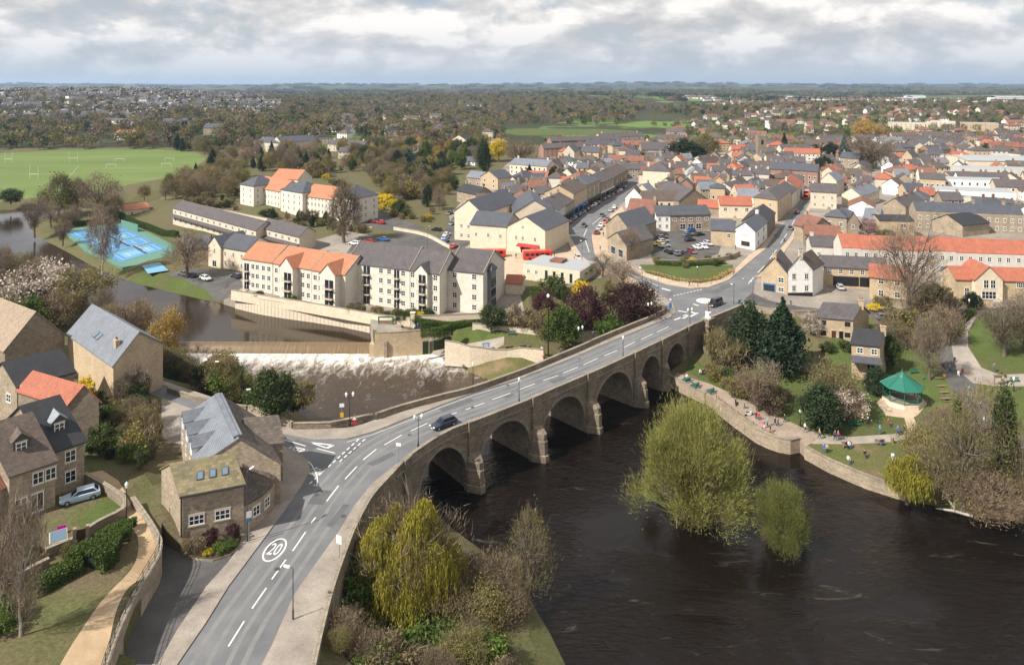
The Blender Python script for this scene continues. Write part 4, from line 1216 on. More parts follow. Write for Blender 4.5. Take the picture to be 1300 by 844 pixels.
def balcony(t,p,ang,w,d,rec=True,rail='dark_grey'):
 """Dark opening with glazed doors, slab and railing."""
 b=MB();b.box(-w/2,w/2,-d,.02,-.18,0,0)
 o=obj('balcony',(b,M['sill']),t,p,ang)
 b=MB();b.box(-w/2+.05,w/2-.05,-.03,.02,.03,2.2);obj('glass_door',(b,M['glass']),o)
 b=MB();b.box(-.05,.05,-.05,.02,.03,2.2);obj('door_frame',(b,M['frame']),o)
 b=MB()
 b.box(-w/2,w/2,-d,-d+.05,.95,1.02)
 obj('hand_rail',(b,M[rail]),o)
 n=max(3,int(w/.45))
 b=MB()
 for k in range(n+1):
  x=-w/2+.03+(w-.06)*k/n
  b.box(x-.02,x+.02,-d+.005,-d+.045,0.003,.945)
 tag(obj('railing_bars',(b,M[rail]),o),kind='stuff')
 return o
Z2=2.2
building('stone_house','big stone house with a lichen stained orange roof beside the trees','house',(6.3,444),(82,425),8,1.5,6.5,5.6,(-13.6,9),'cross','dark_stone','orange_flag',base=4,win=[('l',[.2],[3.4],1.2,1.2)])
building('stone_house','stone house with a black slate roof behind the orange tiled cottage','house',(21.6,490.4),(93.8,471.3),8,1.8,6.2,3,(-7.2,3.8),'gable','stone','slate_dark',win=[('l',[.7],[3.2],1.3,1.3)],base=3)
building('stone_cottage','stone cottage with a bright orange tiled roof and a black flue','house',(85.3,514),(125.6,509),7.5,1.2,6.3,2.6,(-11.2,5.4),'cross','dark_stone','red_tile',win=[('l',[.6,.85],[3.5],.9,1.3)],base=3)
t,ro,C4=building('stone_house','stone house with black slate roof and one gabled dormer','house',(-60.7,92.6,0),(-57.8,95.8,0),8,Z2,5.8,4.8,(-10.6,5.4),'gable','stone','slate_dark',win=[('f',[.62],[.9,3.6],1.3,1.5)],base=3)
dormer(ro,(C4[0]*.45+C4[1]*.55+(C4[3]-C4[0])*.16).xyz+Vector((0,0,7.25)),0,1.7,1.5,3.0)
t,ro,C4=building('stone_house','stone house with mossy brown roof, dormer and tall patio window','house',(11.8,602.7),(70,583.7),8,Z2,5.8,4.8,(-9.8,5),'gable','stone','brown_tile',win=[('f',[.62,.9],[3.5],1.2,1.5),('f',[.6],[.1],1.4,2.3,'door'),('f',[.25],[1],1.3,1.4)],base=3)
dormer(ro,(C4[0]*.55+C4[1]*.45+(C4[3]-C4[0])*.18).xyz+Vector((0,0,7.4)),0,1.7,1.5,3.0,rm='brown_tile')
building('stone_house','long stone barn with a pale slate roof and sunlit cream side','house',(86,423.2),(143.8,463.9),8,-2.5,10.5,3.9,('b',206.8,435.7),'gable','gold_stone','slate_pale',sky=[(.45,.18,1.1,1.3),(.52,.18,1.1,1.3)],chim=[(.86,.2,1.2)],base=3)
building('stone_house','stone house at the frame edge partly hidden by the birch','house',(-40,640),(14,612),6.5,Z2,4.3,3.5,8,'gable','stone','old_red',base=3)
t,ro,C4=building('mill_house','stone house with mossy stone slab roof and three roof lights','house',(229,629),(309.4,613.7),6.4,0,6.4,2.2,('a',205,596),'gable','stone','stone_flag',over=.25,win=[('f',[.25,.66],[2.5],1.75,1.2,'three')],sky=[(.38,.22,.8,1.1),(.58,.22,.8,1.1),(.78,.22,.8,1.1)])
b=MB();b.tube([C4[0]+Vector((.1,-.1,0)),C4[0]+Vector((.1,-.1,6.2))],.07,6);obj('drainpipe',(b,M['black']),t)
b=MB();b.tube([C4[0]+Vector((-.1,-.32,6.28)),C4[1]+Vector((.1,-.32,6.28))],.09,6);obj('gutter',(b,M['black']),t)
t,ro,C4=building('mill_building','long mill with blue slate dormered slope and dark stone slab slope','mill',(-42,94.3,0),(-31,95,0),0,0,5.2,3.6,(-8.4,13.6),'cross','stone','slate_pale',rm2='dark_flag',over=.25,win=[('l',4,[2.4],1,1.2)])
for k in range(3):
 v_=.25+k*.27
 p=C4[0]+(C4[3]-C4[0])*v_+(C4[1]-C4[0]).normalized()*-.12
 dormer(ro,(p.x,p.y,5.3),math.atan2(*(C4[0]-C4[3]).yx),1.7,1.25,3.6,rm='slate_pale',cheek='frame',rise=1.0)
b=MB()
q0,q1=(C4[0]+C4[1])/2,(C4[2]+C4[3])/2
dd=(q1-q0);b.box(.4,dd.length-.4,-.55,.55,8.75,9.1);b.box(.4,dd.length-.4,-.12,.12,9.1,9.2)
obj('ridge_skylight',(b,M['slate_pale']),ro,(q0.x,q0.y,0),math.atan2(dd.y,dd.x))
building('mill_wing','short mill wing with dark stone slab roof facing the junction','house',(318,565),(359,561),5.5,0,5.6,2.4,(-3.4,5),'gable','stone','dark_flag',win=[('f',[.6],[2.7],1.1,1.2),('r',[.5],[2.7],1,1.2)])
fp=W([(309,676),(319,671),(333,662),(345,650),(351,634),(348,616),(330,612),(309,640)])
c=sum(fp,Vector())/len(fp)
t=thing('mill_annexe','low curved stone annexe with dark roof tucked beside the mill house','annexe',(c.x,c.y,0))
lp=[p-c for p in fp]
b=MB();b.prism([(p.x,p.y)for p in lp],-1,3.3);obj('wall',(b,M['stone']),t)
b=MB()
top=[3.35,3.35,3.35,3.35,3.4,4.2,5.6,5.4]
nn=len(lp)
ap_=Vector((lp[6].x,lp[6].y,5.6))
vs=[(p.x*1.06,p.y*1.06,z)for p,z in zip(lp,top)]+[(p.x*1.06,p.y*1.06,z+.2)for p,z in zip(lp,top)]
b.add(vs,[(i,(i+1)%nn,(i+1)%nn+nn,i+nn)for i in range(nn)]+[(6+nn,(i)%nn+nn,(i+1)%nn+nn)for i in(7,0,1,2,3,4)]+[(6,(i+1)%nn,i%nn)for i in(7,0,1,2,3,4)])
obj('roof',(b,M['dark_flag']),t)
for i,u in((1,.45),(2,.5)):
 d=lp[i+1]-lp[i];p=lp[i]+d*u
 add_window(t,(p.x,p.y,1.3),math.atan2(d.y,d.x),1.1,1.25)
ZF=-3.6
fl={'win':[]}
def fz(n,base=.9,st=2.65):
 return[base+st*k for k in range(n)]
def bay(t,C4,u,w,d,he,rise,floors,wall,rm,open_=True):
 """A gabled bay standing out of the front with stacked balconies."""
 p=C4[0]+(C4[1]-C4[0])*u
 b=MB()
 b.add([(-w/2,-d,-1.5),(w/2,-d,-1.5),(w/2,.1,-1.5),(-w/2,.1,-1.5),(-w/2,-d,he),(w/2,-d,he),(w/2,.1,he),(-w/2,.1,he),(0,-d,he+rise),(0,3.9,he+rise)],[(0,1,5,8,4),(1,2,6,5),(3,0,4,7),(5,6,9,8),(7,4,8,9),(2,3,7,9,6)])
 o=obj('gabled_bay',(b,M[wall]),t,(p.x,p.y,0))
 tmp=MB();roof_solid(tmp,Vector((w,0,0)),Vector((0,d+4.2,0)),he,rise,.3,'v',.16,lift=.03)
 b=MB();b.v=[(q[0]-w/2,q[1]-d,q[2])for q in tmp.v];b.f=tmp.f;b.m=tmp.m
 obj('bay_roof',(b,M[rm]),o)
 for z in floors:
  balcony(t,(p.x+w*.12,p.y-d-.02,z),0,w*.56,.9)
def verge(t,C4,he,rise,wall='sill',ends=(0,1),over=.3):
 """Raised stone copings along the gable ends."""
 for e in ends:
  p0,p1=(C4[1],C4[2])if e else(C4[0],C4[3])
  d=(p1-p0);n_=(C4[1]-C4[0]).normalized()*(.26 if e else-.26)
  u=d.normalized();sl=rise/(d.length/2)
  a,m_,c=p0-u*over,(p0+p1)/2,p1+u*over
  q=[a+Vector((0,0,he-over*sl)),m_+Vector((0,0,he+rise)),c+Vector((0,0,he-over*sl))]
  b=MB();up=Vector((0,0,.42))
  b.extrude([q[0],q[1],q[2],q[2]+up,q[1]+up,q[0]+up],n_)
  obj('gable_coping',(b,M[wall]),t)
def flats(label,a,b,zr,he,rise,n,dv,rm,extra):
 cols,bays,bals=extra
 t,ro,C4=building('riverside_flats',label,'flats',a,b,zr,ZF,he,rise,dv,'gable','flat_stone',rm,over=.3,win=[('f',cols,fz(n),1.3,1.4)],base=2,group='flats along the river walk')
 for u,w,d in bays:
  bay(t,C4,u,w,d,he+.15,2.7 if rm=='pantile' else 2.0,fz(n,.1)[0:n],'flat_stone',rm)
 for u,w in bals:
  p=C4[0]+(C4[1]-C4[0])*u
  for z in fz(n,.1):
   balcony(t,(p.x,p.y-.02,z),0,w,.9)
 verge(t,C4,he,rise,'cap_stone',(1,)if rm=='pantile' else(0,1))
 return t,ro,C4
flats('orange roofed flats with low corner bay, at the bowling end of the row',(308,366.5),(346,373),ZF,8.9,3.6,3,12,'pantile',([.35,.5,.7,.88],[],[(.14,1.9)]))
flats('orange roofed flats with gabled balcony bay beside the ivy strip',(347,373.5),(395.5,383.2),ZF,8.9,3.6,3,12,'pantile',([.08,.2,.78,.92],[(.5,5.0,2.2)],[]))
flats('orange roofed flats with gabled balcony bay next to the grey roofed flats',(396,383.8),(438.5,391),ZF,8.9,3.6,3,12,'pantile',([.1,.25],[(.64,5.2,2.4)],[]))
flats('long grey roofed four storey flats with recessed balconies',(441,333),(520,342.5),7.1,10.7,4.4,4,(4.9,12),'grey_tile',([.1,.55,.68,.9],[],[(.32,2.2),(.8,1.7)]))
flats('grey roofed four storey flats with dark gabled balcony tower',(521,343),(558,348),7.1,10.7,4.2,4,(4.6,11.6),'grey_tile',([.08,.86],[(.45,4.0,1.3)],[]))
t,ro,C4=flats('end block of grey roofed flats with glazed corner bay',(568.6,342.5),(613.3,347),7.1,10.7,4.2,4,(5.4,13.6),'grey_tile',([.2,.75],[],[]))
bp_=C4[1]+(C4[2]-C4[1])*.3
b=MB();b.box(-1.6,1.6,-1.1,.1,-1,10.5);o=obj('corner_bay',(b,M['slate_pale']),t,(bp_.x,bp_.y,0),math.atan2(*(C4[2]-C4[1]).yx))
b=MB();b.box(-1.9,1.9,-1.4,.4,10.52,11.0);b.add([(-1.9,-1.4,11),(1.9,-1.4,11),(1.9,.4,11),(-1.9,.4,11),(0,-.5,12.6)],[(0,1,4),(1,2,4),(2,3,4),(3,0,4)]);obj('bay_roof',(b,M['slate']),o)
for z in(3,5.7,8.4):
 b=MB();b.box(-1.5,1.5,-1.16,-1.1,z-1.9,z);obj('bay_window',(b,M['glass']),o)
for lab,a,b_,dv in(('long two storey pale row with dark roofs behind the tennis courts',(219.6,264),(325,292.6),(4.5,9)),('shorter two storey pale row with a brown gable end beside trees',(330.4,288.7),(380,301),('b',400.8,294))):
 t,ro,C4=building('terraced_row',lab,'terrace',a,b_,3,-2.8,5.8,2.4,dv,'gable','pale_stone','grey_tile',win=[('f',14 if a[0]<300 else 6,[.4,3.7],1.5,1.2)],base=2)
 b=MB();d=C4[1]-C4[0];b.add([(0,0,3.3),(d.length,0,3.3),(d.length,-1.6,2.7),(0,-1.6,2.7),(0,0,3.1),(d.length,0,3.1),(d.length,-1.6,2.5),(0,-1.6,2.5)],[(0,3,2,1),(4,5,6,7),(3,7,6,2),(0,4,7,3),(1,2,6,5),(0,1,5,4)])
 obj('canopy',(b,M['grey_tile']),t,(C4[0].x,C4[0].y,0))
building('stone_hall','stone hall wing with slate roof beside the bare riverside tree','hall',(229,338),(264,336),-4.6,-4.6,6,3,10,'gable','gold_stone','slate',win=[('l',[.5],[2.5],1.1,2)])
building('stone_hall','tall gabled stone hall with white doors facing the car park','hall',(264.5,337.5),(280,341),-4.6,-4.6,7.2,3,11,'cross','cream_stone','slate',win=[('f',[.5],[4.6],1,1.6),('f',[.5],[.1],2.2,2.2,'door')])
building('stone_hall','cream stone hall with blue slate roof beside the orange flats','hall',(281,340),(312,346),-4.6,-4.6,7,3.4,11,'gable','cream_stone','slate',win=[('f',3,[1.2,4.2],1,1.4)])
building('pavilion','small cream pavilion with orange roof beside the tennis fence','pavilion',(160,276),(190,272),-5,-5,3.2,2,8,'gable','cream_stone','pantile',win=[('f',2,[.8],1.2,1.3)])
for lab,a,b_,he,rise,dv,roof,rm,n in(('slate roofed corner tower of the upper flats beside the field',(305,258),(322,261.5),8.8,4,13,'hip','slate',1),('orange roofed upper flats between two slate towers',(322.5,257),(356,264),7.4,4.2,12,'gable','pantile',4),('slate roofed middle tower of the upper flats',(356.5,266),(384,271.5),8.8,4,13,'hip','slate',2),('orange roofed upper flats with balconies behind the poplar',(385,270),(421,275.5),7.4,4.2,12,'gable','pantile',4),('slate hipped end block of the upper flats by the car park',(424,275.5),(448,281),8.8,4.5,('b',480,273.5),'hip','slate',2)):
 building('upper_flats',lab,'flats',a,b_,.6,.6,he,rise,dv,roof,'flat_stone',rm,win=[('f',n*2,[.8,3.6,6.1],1,1.3),('r',3,[.8,3.6,6.1],1,1.3)],base=3,group='upper flats on the rise')
building('upper_flats','orange ridge of the rear upper flats','flats',(345,248),(378,250),.6,.6,8.6,4,12,'gable','flat_stone','pantile',base=2)
building('cream_hall','broad cream gabled wing of the commercial building by the car park','commercial building',(577,304),(613,308),-.8,-.8,10.4,4.4,30,'cross','cream_stone','slate',win=[('f',[.25,.5],[1.2,4.6],1.1,1.3)])
building('cream_hall','rear cream gable of the commercial building beside the high street','commercial building',(652,303),(704,302.5),-.4,-.4,9.4,4.6,26,'cross','cream_stone','slate',win=[('f',[.62,.84],[5.4],1,1.4)])
building('cream_hall','cream front range with long slate roof and small square windows','commercial building',(597,315),(643,319),-.8,-.8,8.4,3.4,13,'gable','cream_stone','slate',win=[('f',3,[4.4],1,1.2)])
t,ro,C4=building('cream_hall','front cream gable above the red canopies','commercial building',(643.5,319),(692,325),-.8,-.8,8.4,4,20,'cross','cream_stone','slate',win=[('f',[.25,.42,.74],[4.4],1,1.3),('f',[.42],[8.2],.9,1.1),('f',[.5],[0.1],4,2.6,'door')])
b=MB();d=(C4[1]-C4[0]).length;b.add([(d*.3,-.02,3.3),(d*.85,-.02,3.3),(d*.85,-1.7,2.7),(d*.3,-1.7,2.7),(d*.3,-.02,3.2),(d*.85,-.02,3.2),(d*.85,-1.7,2.5),(d*.3,-1.7,2.5)],[(0,3,2,1),(4,5,6,7),(3,7,6,2),(0,4,7,3),(1,2,6,5),(0,1,5,4)]);obj('awning',(b,M['red']),t,(C4[0].x,C4[0].y,0))
t,ro,C4=building('bus_station','low flat roofed cream bus station with tall green windows','bus station',(664,352.5),(736,363),-1.2,-1.2,3.7,0,13,'flat','cream_stone','flat_roof',win=[('f',[.1,.24],[1.6],1,1.1),('f',[.42,.56,.7,.85],[.4],.9,2.7,'sash','green_metal')])
b=MB();b.box(3,7,4,8,4.1,4.9);obj('roof_box',(b,M['old_red']),t,(-6,-5,0))
building('kiosk','small kiosk with orange roof between the flats and the bus station','kiosk',(642,373),(663,374),-2,-2,3,1.5,6,'gable','cream_stone','red_tile')
hs=[('two storey cream shop, first on the high street by the cream hall',(707.5,291),(718,282),7.2,3.2,'render_grey','grey_tile'),('dark roofed stone shop second along the high street',(718,282),(728,274.5),6.8,3.0,'stone','grey_tile'),('tall tan stone shop with blue shopfront on the high street',(728,274),(746,263),9.4,3.2,'gold_stone','brown_tile'),('tall hip roofed stone corner shop on the high street',(746.5,262.5),(762,254),10,3.2,'stone','slate'),('stone shop with white upper storey where the street narrows',(762.5,253.5),(780,244),8,3,'stone','grey_tile'),('farthest stone shop on the parked car side of the high street',(780.5,243.5),(797,233),8,3,'dark_stone','brown_tile')]
for i,(lab,a,b_,he,rise,wl,rm)in enumerate(hs):
 t,ro,C4=building('high_street_shop',lab,'shop',a,b_,0,0,he,rise,13,'hip' if i==3 else 'gable',wl,rm,win=[('f',3,[3.8]+([6.6]if he>9 else[]),1,1.5),('l',2,[4],1,1.3)],chim=[(.1,.5,1.2),(.9,.5,1.2)],group='shops along the high street')
 d=(C4[1]-C4[0]).length
 b=MB();b.box(.2,d-.2,-.12,.02,.1,2.9);o=obj('shopfront',(b,M[['dark_grey','door','blue','black','green_metal','dark_grey'][i]]),t,(C4[0].x,C4[0].y,0))
 b=MB();b.box(.2,d-.2,-.3,-.12,2.9,3.4);obj('fascia',(b,M[['black','green_metal','blue','dark_grey','white_metal','black'][i]]),o)
 for k in range(3):
  x=.2+(d-.4)*(k+.5)/3
  b=MB();b.box(x-d*.12,x+d*.12,-.15,-.121,.5,2.7);obj('shop_window',(b,M['glass']),o)
building('corner_shop','stone shop with white and blue shopfront in front of the red roof','shop',(771.5,320),(795.5,331),0,0,4.6,3.2,('b',829.5,319),'cross','stone','grey_tile',win=[('f',[.3,.7],[.3],2.6,2.4,'two','blue')])
building('stone_shop','broad stone gable with slate edges beside the red roof','shop',(769.5,304),(799,313),0,0,5.8,4.4,('b',833,301),'cross','stone','slate')
building('stone_shop','stone house under a steep old red tiled roof in the street fork','house',(796,288),(829,291),0,0,6,4.5,10,'gable','stone','old_red',chim=[(.95,.5,1.3)])
t=building('stone_shop','white washed end shop of the row above the car park','shop',(833,292.5),(851,292.5),0,0,6,2.8,9,'gable','white','slate',win=[('f',2,[.9,3.6],1,1.3)])
building('stone_shop','stone shop row with pink shopfronts above the car park','shop',(851.5,292.5),(902,291),0,0,5.8,2.8,9,'gable','stone','slate',win=[('f',5,[3.5],1.6,1.1),('f',[.3,.5,.7],[.2],2.2,2.2)])
building('white_gable_house','white gabled house where the high street bends','house',(794,263.5),(815,264.5),0,0,5,4,10,'cross','white','brown_tile',win=[('f',[.7],[1.4],1.3,1.3)])
building('cottage_row','low cream cottage row with black doors beside the white gable','cottage',(815.5,265.5),(864,265.5),0,0,4.2,3.4,8,'gable','cream_stone','brown_tile',win=[('f',5,[.6],1,2.1,'two','black')])
t,ro,C4=building('white_pub','white pub with small gable, dark sign and stone chimney at the junction','pub',(933.5,313),(958.5,317.5),0,0,6.2,2.6,('b',974,303),'cross','white','slate',win=[('f',[.52],[.8],3.2,1.6,'three','door'),('r',[.25,.7],[.8,3.7],1,1.4,'two','black')],chim=[(.5,.95,1.2)])
b=MB();b.box(-1.6,1.6,-.1,.02,4.3,4.9);obj('name_board',(b,M['sill']),t,((C4[0].x+C4[1].x)/2,C4[0].y,0))
building('stone_house','stone house joined to the white pub above the car park wall','house',(902.5,311),(933,313),0,0,5.4,2.8,10,'gable','gold_stone','slate',win=[('f',[.75],[2.8],1.2,1.6)],chim=[(1,.5,1)])
building('dark_roof_house','long black roofed house behind the white pub along the road','house',(974.5,303),(984,288),0,0,5.6,3,9,'gable','dark_stone','slate_dark')
building('red_roof_house','low red roofed outbuilding left of the pub roofs','house',(886,273),(913,274.5),0,0,3.6,2.6,7,'gable','stone','red_tile')
building('red_roof_house','cream house with two red tiled roofs behind the pub','house',(914,276),(955,277),0,0,5.4,3,8,'gable','cream_stone','red_tile',win=[('f',3,[2.8],1.4,1.4)],chim=[(.5,.5,1)])
building('town_house','tall tan town house with hipped dark roof on the rising road','house',(957.5,276.5),(987,281),0,0,8.6,3,('b',1004,266),'hip','gold_stone','grey_tile',win=[('f',[.7],[2.6,5.6],1,1.5),('r',4,[3.8,6.3],1,1.4)])
building('street_shop','grey fronted shop beyond the tall tan house','shop',(1005,265.5),(1012,258.5),0,0,7,3,10,'gable','render_grey','grey_tile',win=[('f',2,[.5,3.6],1.2,1.5)])
building('street_shop','red roofed shop beyond the tall tan house near the red bus','shop',(1012.5,258),(1019,249),0,0,7,3.6,10,'gable','render_grey','red_tile',win=[('f',2,[.5,3.6],1.2,1.5)],chim=[(0,.5,1.5)])
t,ro,C4=building('white_house','white gabled house with black plinth and stone chimney','house',(1000.5,375),(1031.5,374.5),-.6,-.6,6.9,3.7,('b',1045,365.5),'cross','white','brown_tile',win=[('f',[.24,.75],[1.1,4.3],1.1,1.5)],chim=[(.5,.03,1.3,'pale_stone')])
d=(C4[1]-C4[0]).length
b=MB();b.box(-.03,d+.03,-.06,.03,-1,.7);obj('plinth',(b,M['black']),t,(C4[0].x,C4[0].y,0))
t,ro,C4=building('stone_shop','golden stone shop with blue shopfront beside the white house','shop',(966.5,370),(1000,374.5),-.6,-.6,5.6,4,11,'cross','gold_stone','grey_tile',win=[('f',[.75],[3.1],1.5,1.4),('f',[.75],[.6],1.5,1.2)],chim=[(.5,.03,1.0)])
b=MB();b.box(-1.6,1.6,-.12,.02,0,2.5);p=C4[0]+(C4[1]-C4[0])*.3;o=obj('shopfront',(b,M['blue']),t,(p.x,p.y,0))
b=MB();b.box(-1.35,1.35,-.16,-.1,.5,2.1);obj('shop_window',(b,M['glass']),o)
t,ro,C4=building('coach_house','long dark roofed coach house with open car bays below','coach house',(1045.5,361.5),(1128,366),-.6,-.6,5.2,2.2,8,'gable','gold_stone','grey_tile',win=[('f',[.1,.27,.44,.6],[3.3],1.1,1.4)])
for u in(.25,.45,.66,.86):
 p=C4[0]+(C4[1]-C4[0])*u
 b=MB();b.box(-1.7,1.7,-.02,.03,0,2.7);obj('car_bay',(b,M['black']),t,(p.x,p.y,0))
building('red_roof_house','golden stone house with red roof in front of the bare tree','house',(1104,378.5),(1153,384.5),-1,-1,5.8,2.5,8,'gable','gold_stone','red_tile',win=[('f',[.3,.72],[1,4.2],1.3,1.5)])
xs=np.linspace(1069,1335,12)
look=['beside the dark coach house roof','second from the coach house','behind the red roofed stone house','behind the big bare tree','right behind the bare tree','with blue door in the middle of the row','above the garden wall','above the gabled orange house','behind the orange gable peak','near the terrace step','last but one by the frame edge','at the frame edge']
for i in range(11):
 a,b_=(xs[i],342+9*(xs[i]-1069)/231),(xs[i+1]-.15,342+9*(xs[i+1]-1069)/231)
 t,ro,C4=building('terraced_house','orange roofed terraced house '+look[i],'terraced house',a,b_,0,0,6.2+(.25 if i in(0,4,5)else 0),3.4,9,'gable','render_grey','red_tile',over=.02,win=[('f',[.28,.74],[3.9],1.1,1.4),('f',[.7],[.9],1,1.25)],doors=[(.25,'f','blue' if i==5 else 'black')],group='houses of the long orange roofed terrace',base=2)
t,ro,C4=building('orange_roof_house','cream house with orange roof behind its pointed porch gable','house',(1213,377),(1310,380),-.6,-.6,4.8,2.4,8,'gable','gold_stone','red_tile',win=[('f',[.15],[.4],1.2,2.2),('f',[.85],[3],2,1.3,'four')])
building('orange_gable_house','cream gable with tall twin windows and orange roof','house',(1238,380),(1273,381),-.6,-.6,5.3,3.4,9,'cross','cream_stone','red_tile',win=[('f',[.4,.65],[3],1.3,2.2),('f',[.5],[.2],3.6,2,'four')])
building('dark_shed','stone outbuilding with a tilted black roof above the terrace','outbuilding',(1222,301),(1256,297),0,0,4.2,3,12,'gable','stone','slate_dark')
xs=np.linspace(1163,1300,8)
look=['nearest the white house','second from the white house','with small square windows','left of the tall chimney','under the tall chimney','with the conservatory','by the red roofed end']
for i in range(7):
 building('terraced_house','stone terraced house with blue slate roof '+look[i],'terraced house',(xs[i],291+6*i/7),(xs[i+1]-.1,291+6*(i+1)/7),0,0,7,3,9,'gable','stone','slate',over=.02,win=[('f',2,[.9,4],1,1.4)],chim=[(0,.5,1.4)]if i in(4,6)else[],group='houses of the slate roofed stone terrace',base=2)
for lab,a,b_,he,rise,dv,roof,wl,rm,w in(('stone villa with paired white windows beside the rising road',(1047,300),(1075,303),7.4,2.6,9,'hip','stone','slate',[('f',2,[1,4.2],1.2,1.5)]),('stone end house with narrow gable beside the pink blossom',(1076,303),(1090,303),6.6,3.2,9,'cross','stone','slate',[('f',[.5],[3.6],1.2,1.3)]),('blue roofed workshop behind the pink blossom tree',(1096,296),(1116,298),5.4,3,16,'gable','render_grey','slate_pale',[]),('tan house with flat black roof and white front',(1116,300),(1160,301),6,1.2,9,'gable','gold_stone','slate_dark',[('f',[.7],[3.4],2,1.4)]),('dark red roofed house beside the rising road junction',(1008,303),(1030,309),5.2,3.4,10,'gable','stone','old_red',[]),('long dark red roof above the white house',(1022,314),(1068,317),4.6,2.6,8,'gable','dark_stone','old_red',[('f',3,[2],1,1)]),('grey roofed store behind the white house',(1030,330),(1069,332),4.6,2.2,9,'gable','render_grey','grey_tile',[('f',2,[1.6],1.2,1)]),('pale corner house across the road from the red bus',(1029,264),(1062,266),7.6,3.2,10,'gable','pale_stone','grey_tile',[('f',3,[1,4.4],1,1.3)]),('cream house with large pale gable beside the red bus',(1042,248),(1062,250),8,3.6,12,'cross','pale_stone','slate_pale',[('f',2,[1.4,4.6],1,1.3)])):
 building('town_house',lab,'house',a,b_,0,0,he,rise,dv,roof,wl,rm,win=w,chim=[(.1,.5,1.1)])
building('park_cottage','pair of golden stone cottages with brown doors above the park','cottage',(1036,429),(1083,433),-3.4,-3.4,5,2.6,('b',1103,424),'gable','gold_stone','grey_tile',win=[('f',[.2,.85],[.7,3.2],1.2,1.2,'two','door')],doors=[(.48,'f','door'),(.68,'f','black')],chim=[(1,.5,1.2)],base=3)
t,ro,C4=building('park_cottage','narrow stone cottage with slate lean-to above the bandstand lawn','cottage',(1081,481),(1117,485),-6,-6,7.6,2.3,('b',1125,474),'gable','gold_stone','slate_dark',win=[('f',[.3,.8],[5.6],1.2,1.2),('f',[.68],[2.2],1.5,2,'door')],chim=[(1,.5,1)],base=3)
b=MB();d=(C4[1]-C4[0]).length
b.add([(-.2,.05,5.1),(d+.2,.05,5.1),(d+.2,-1.9,4.3),(-.2,-1.9,4.3),(-.2,.05,4.9),(d+.2,.05,4.9),(d+.2,-1.9,4.1),(-.2,-1.9,4.1)],[(0,3,2,1),(4,5,6,7),(3,7,6,2),(0,4,7,3),(1,2,6,5),(0,1,5,4)])
obj('lean_to_roof',(b,M['slate']),t,(C4[0].x,C4[0].y,0))
def F_(name,*cols,**kw):
 M[name]=foliage(name,cols,**kw)
F_('twig_brown',(0.145,0.105,0.075),(0.21,0.155,0.105),(0.10,0.08,0.058),trans=0)
F_('twig_pink',(0.20,0.15,0.11),(0.27,0.205,0.15),(0.145,0.11,0.082),trans=0)
F_('twig_olive',(0.16,0.13,0.065),(0.22,0.18,0.085),(0.12,0.10,0.052),trans=0)
F_('leaf_bud',(0.165,0.145,0.04),(0.24,0.21,0.06),(0.12,0.11,0.038))
F_('leaf_brownbud',(0.165,0.125,0.06),(0.23,0.18,0.082),(0.125,0.10,0.05))
F_('leaf_fresh',(0.075,0.12,0.02),(0.12,0.17,0.03),(0.05,0.085,0.016))
F_('leaf_mid',(0.05,0.075,0.02),(0.085,0.105,0.028),(0.035,0.05,0.016))
F_('leaf_dark',(0.022,0.04,0.016),(0.035,0.055,0.022),(0.014,0.026,0.012),trans=.1)
F_('leaf_conifer',(0.02,0.042,0.02),(0.035,0.06,0.025),(0.012,0.025,0.013),trans=.08)
F_('leaf_blue',(0.06,0.10,0.095),(0.085,0.13,0.12),(0.04,0.07,0.07),trans=.08)
F_('leaf_plum',(0.055,0.022,0.025),(0.085,0.032,0.034),(0.035,0.015,0.018))
F_('leaf_gold',(0.38,0.24,0.05),(0.46,0.31,0.07),(0.27,0.165,0.04))
F_('twig_gold',(0.26,0.18,0.07),(0.32,0.23,0.09),trans=0)
F_('leaf_willow',(0.23,0.235,0.06),(0.30,0.30,0.085),(0.165,0.175,0.05),trans=.35)
F_('twig_willow',(0.19,0.18,0.06),(0.15,0.14,0.06),trans=0)
F_('leaf_weep',(0.30,0.27,0.035),(0.38,0.33,0.05),(0.22,0.20,0.03))
F_('leaf_yellow',(0.55,0.40,0.02),(0.65,0.5,0.03),(0.4,0.3,0.02))
F_('blossom',(0.55,0.46,0.38),(0.68,0.6,0.52),(0.42,0.34,0.27))
F_('blossom_pink',(0.36,0.2,0.2),(0.45,0.26,0.25),(0.28,0.15,0.15))
F_('hedge_leaf',(0.065,0.105,0.02),(0.10,0.145,0.03),(0.045,0.075,0.016))
def tri_mesh(name,V,mats,mi=None):
 """V: (n, 3, 3) triangles."""
 n=len(V)
 me=bpy.data.meshes.new(name)
 me.vertices.add(n*3);me.loops.add(n*3);me.polygons.add(n)
 me.vertices.foreach_set('co',V.reshape(-1).astype('f'))
 me.loops.foreach_set('vertex_index',np.arange(n*3,dtype='i'))
 me.polygons.foreach_set('loop_start',np.arange(0,n*3,3,dtype='i'))
 try:me.polygons.foreach_set('loop_total',np.full(n,3,'i'))
 except Exception:pass
 for m_ in mats:me.materials.append(m_)
 if mi is not None:me.polygons.foreach_set('material_index',mi.astype('i'))
 me.update()
 me.validate()
 return me
def unit(v):
 return v/(np.linalg.norm(v,axis=-1,keepdims=True)+1e-9)
def leaves(c,size,up=0.3):
 n=len(c)
 a=unit(rng.normal(size=(n,3)));b_=unit(np.cross(a,rng.normal(size=(n,3))))
 s=size*rng.uniform(.6,1.3,(n,1))
 return np.stack([c+a*s*.62,c-a*s*.4+b_*s*.45,c-a*s*.4-b_*s*.45],1)
def twigs(p,d,ln,w):
 n=len(p)
 side=unit(np.cross(d,rng.normal(size=(n,3))))*w
 return np.stack([p-side,p+side,p+d*ln],1)
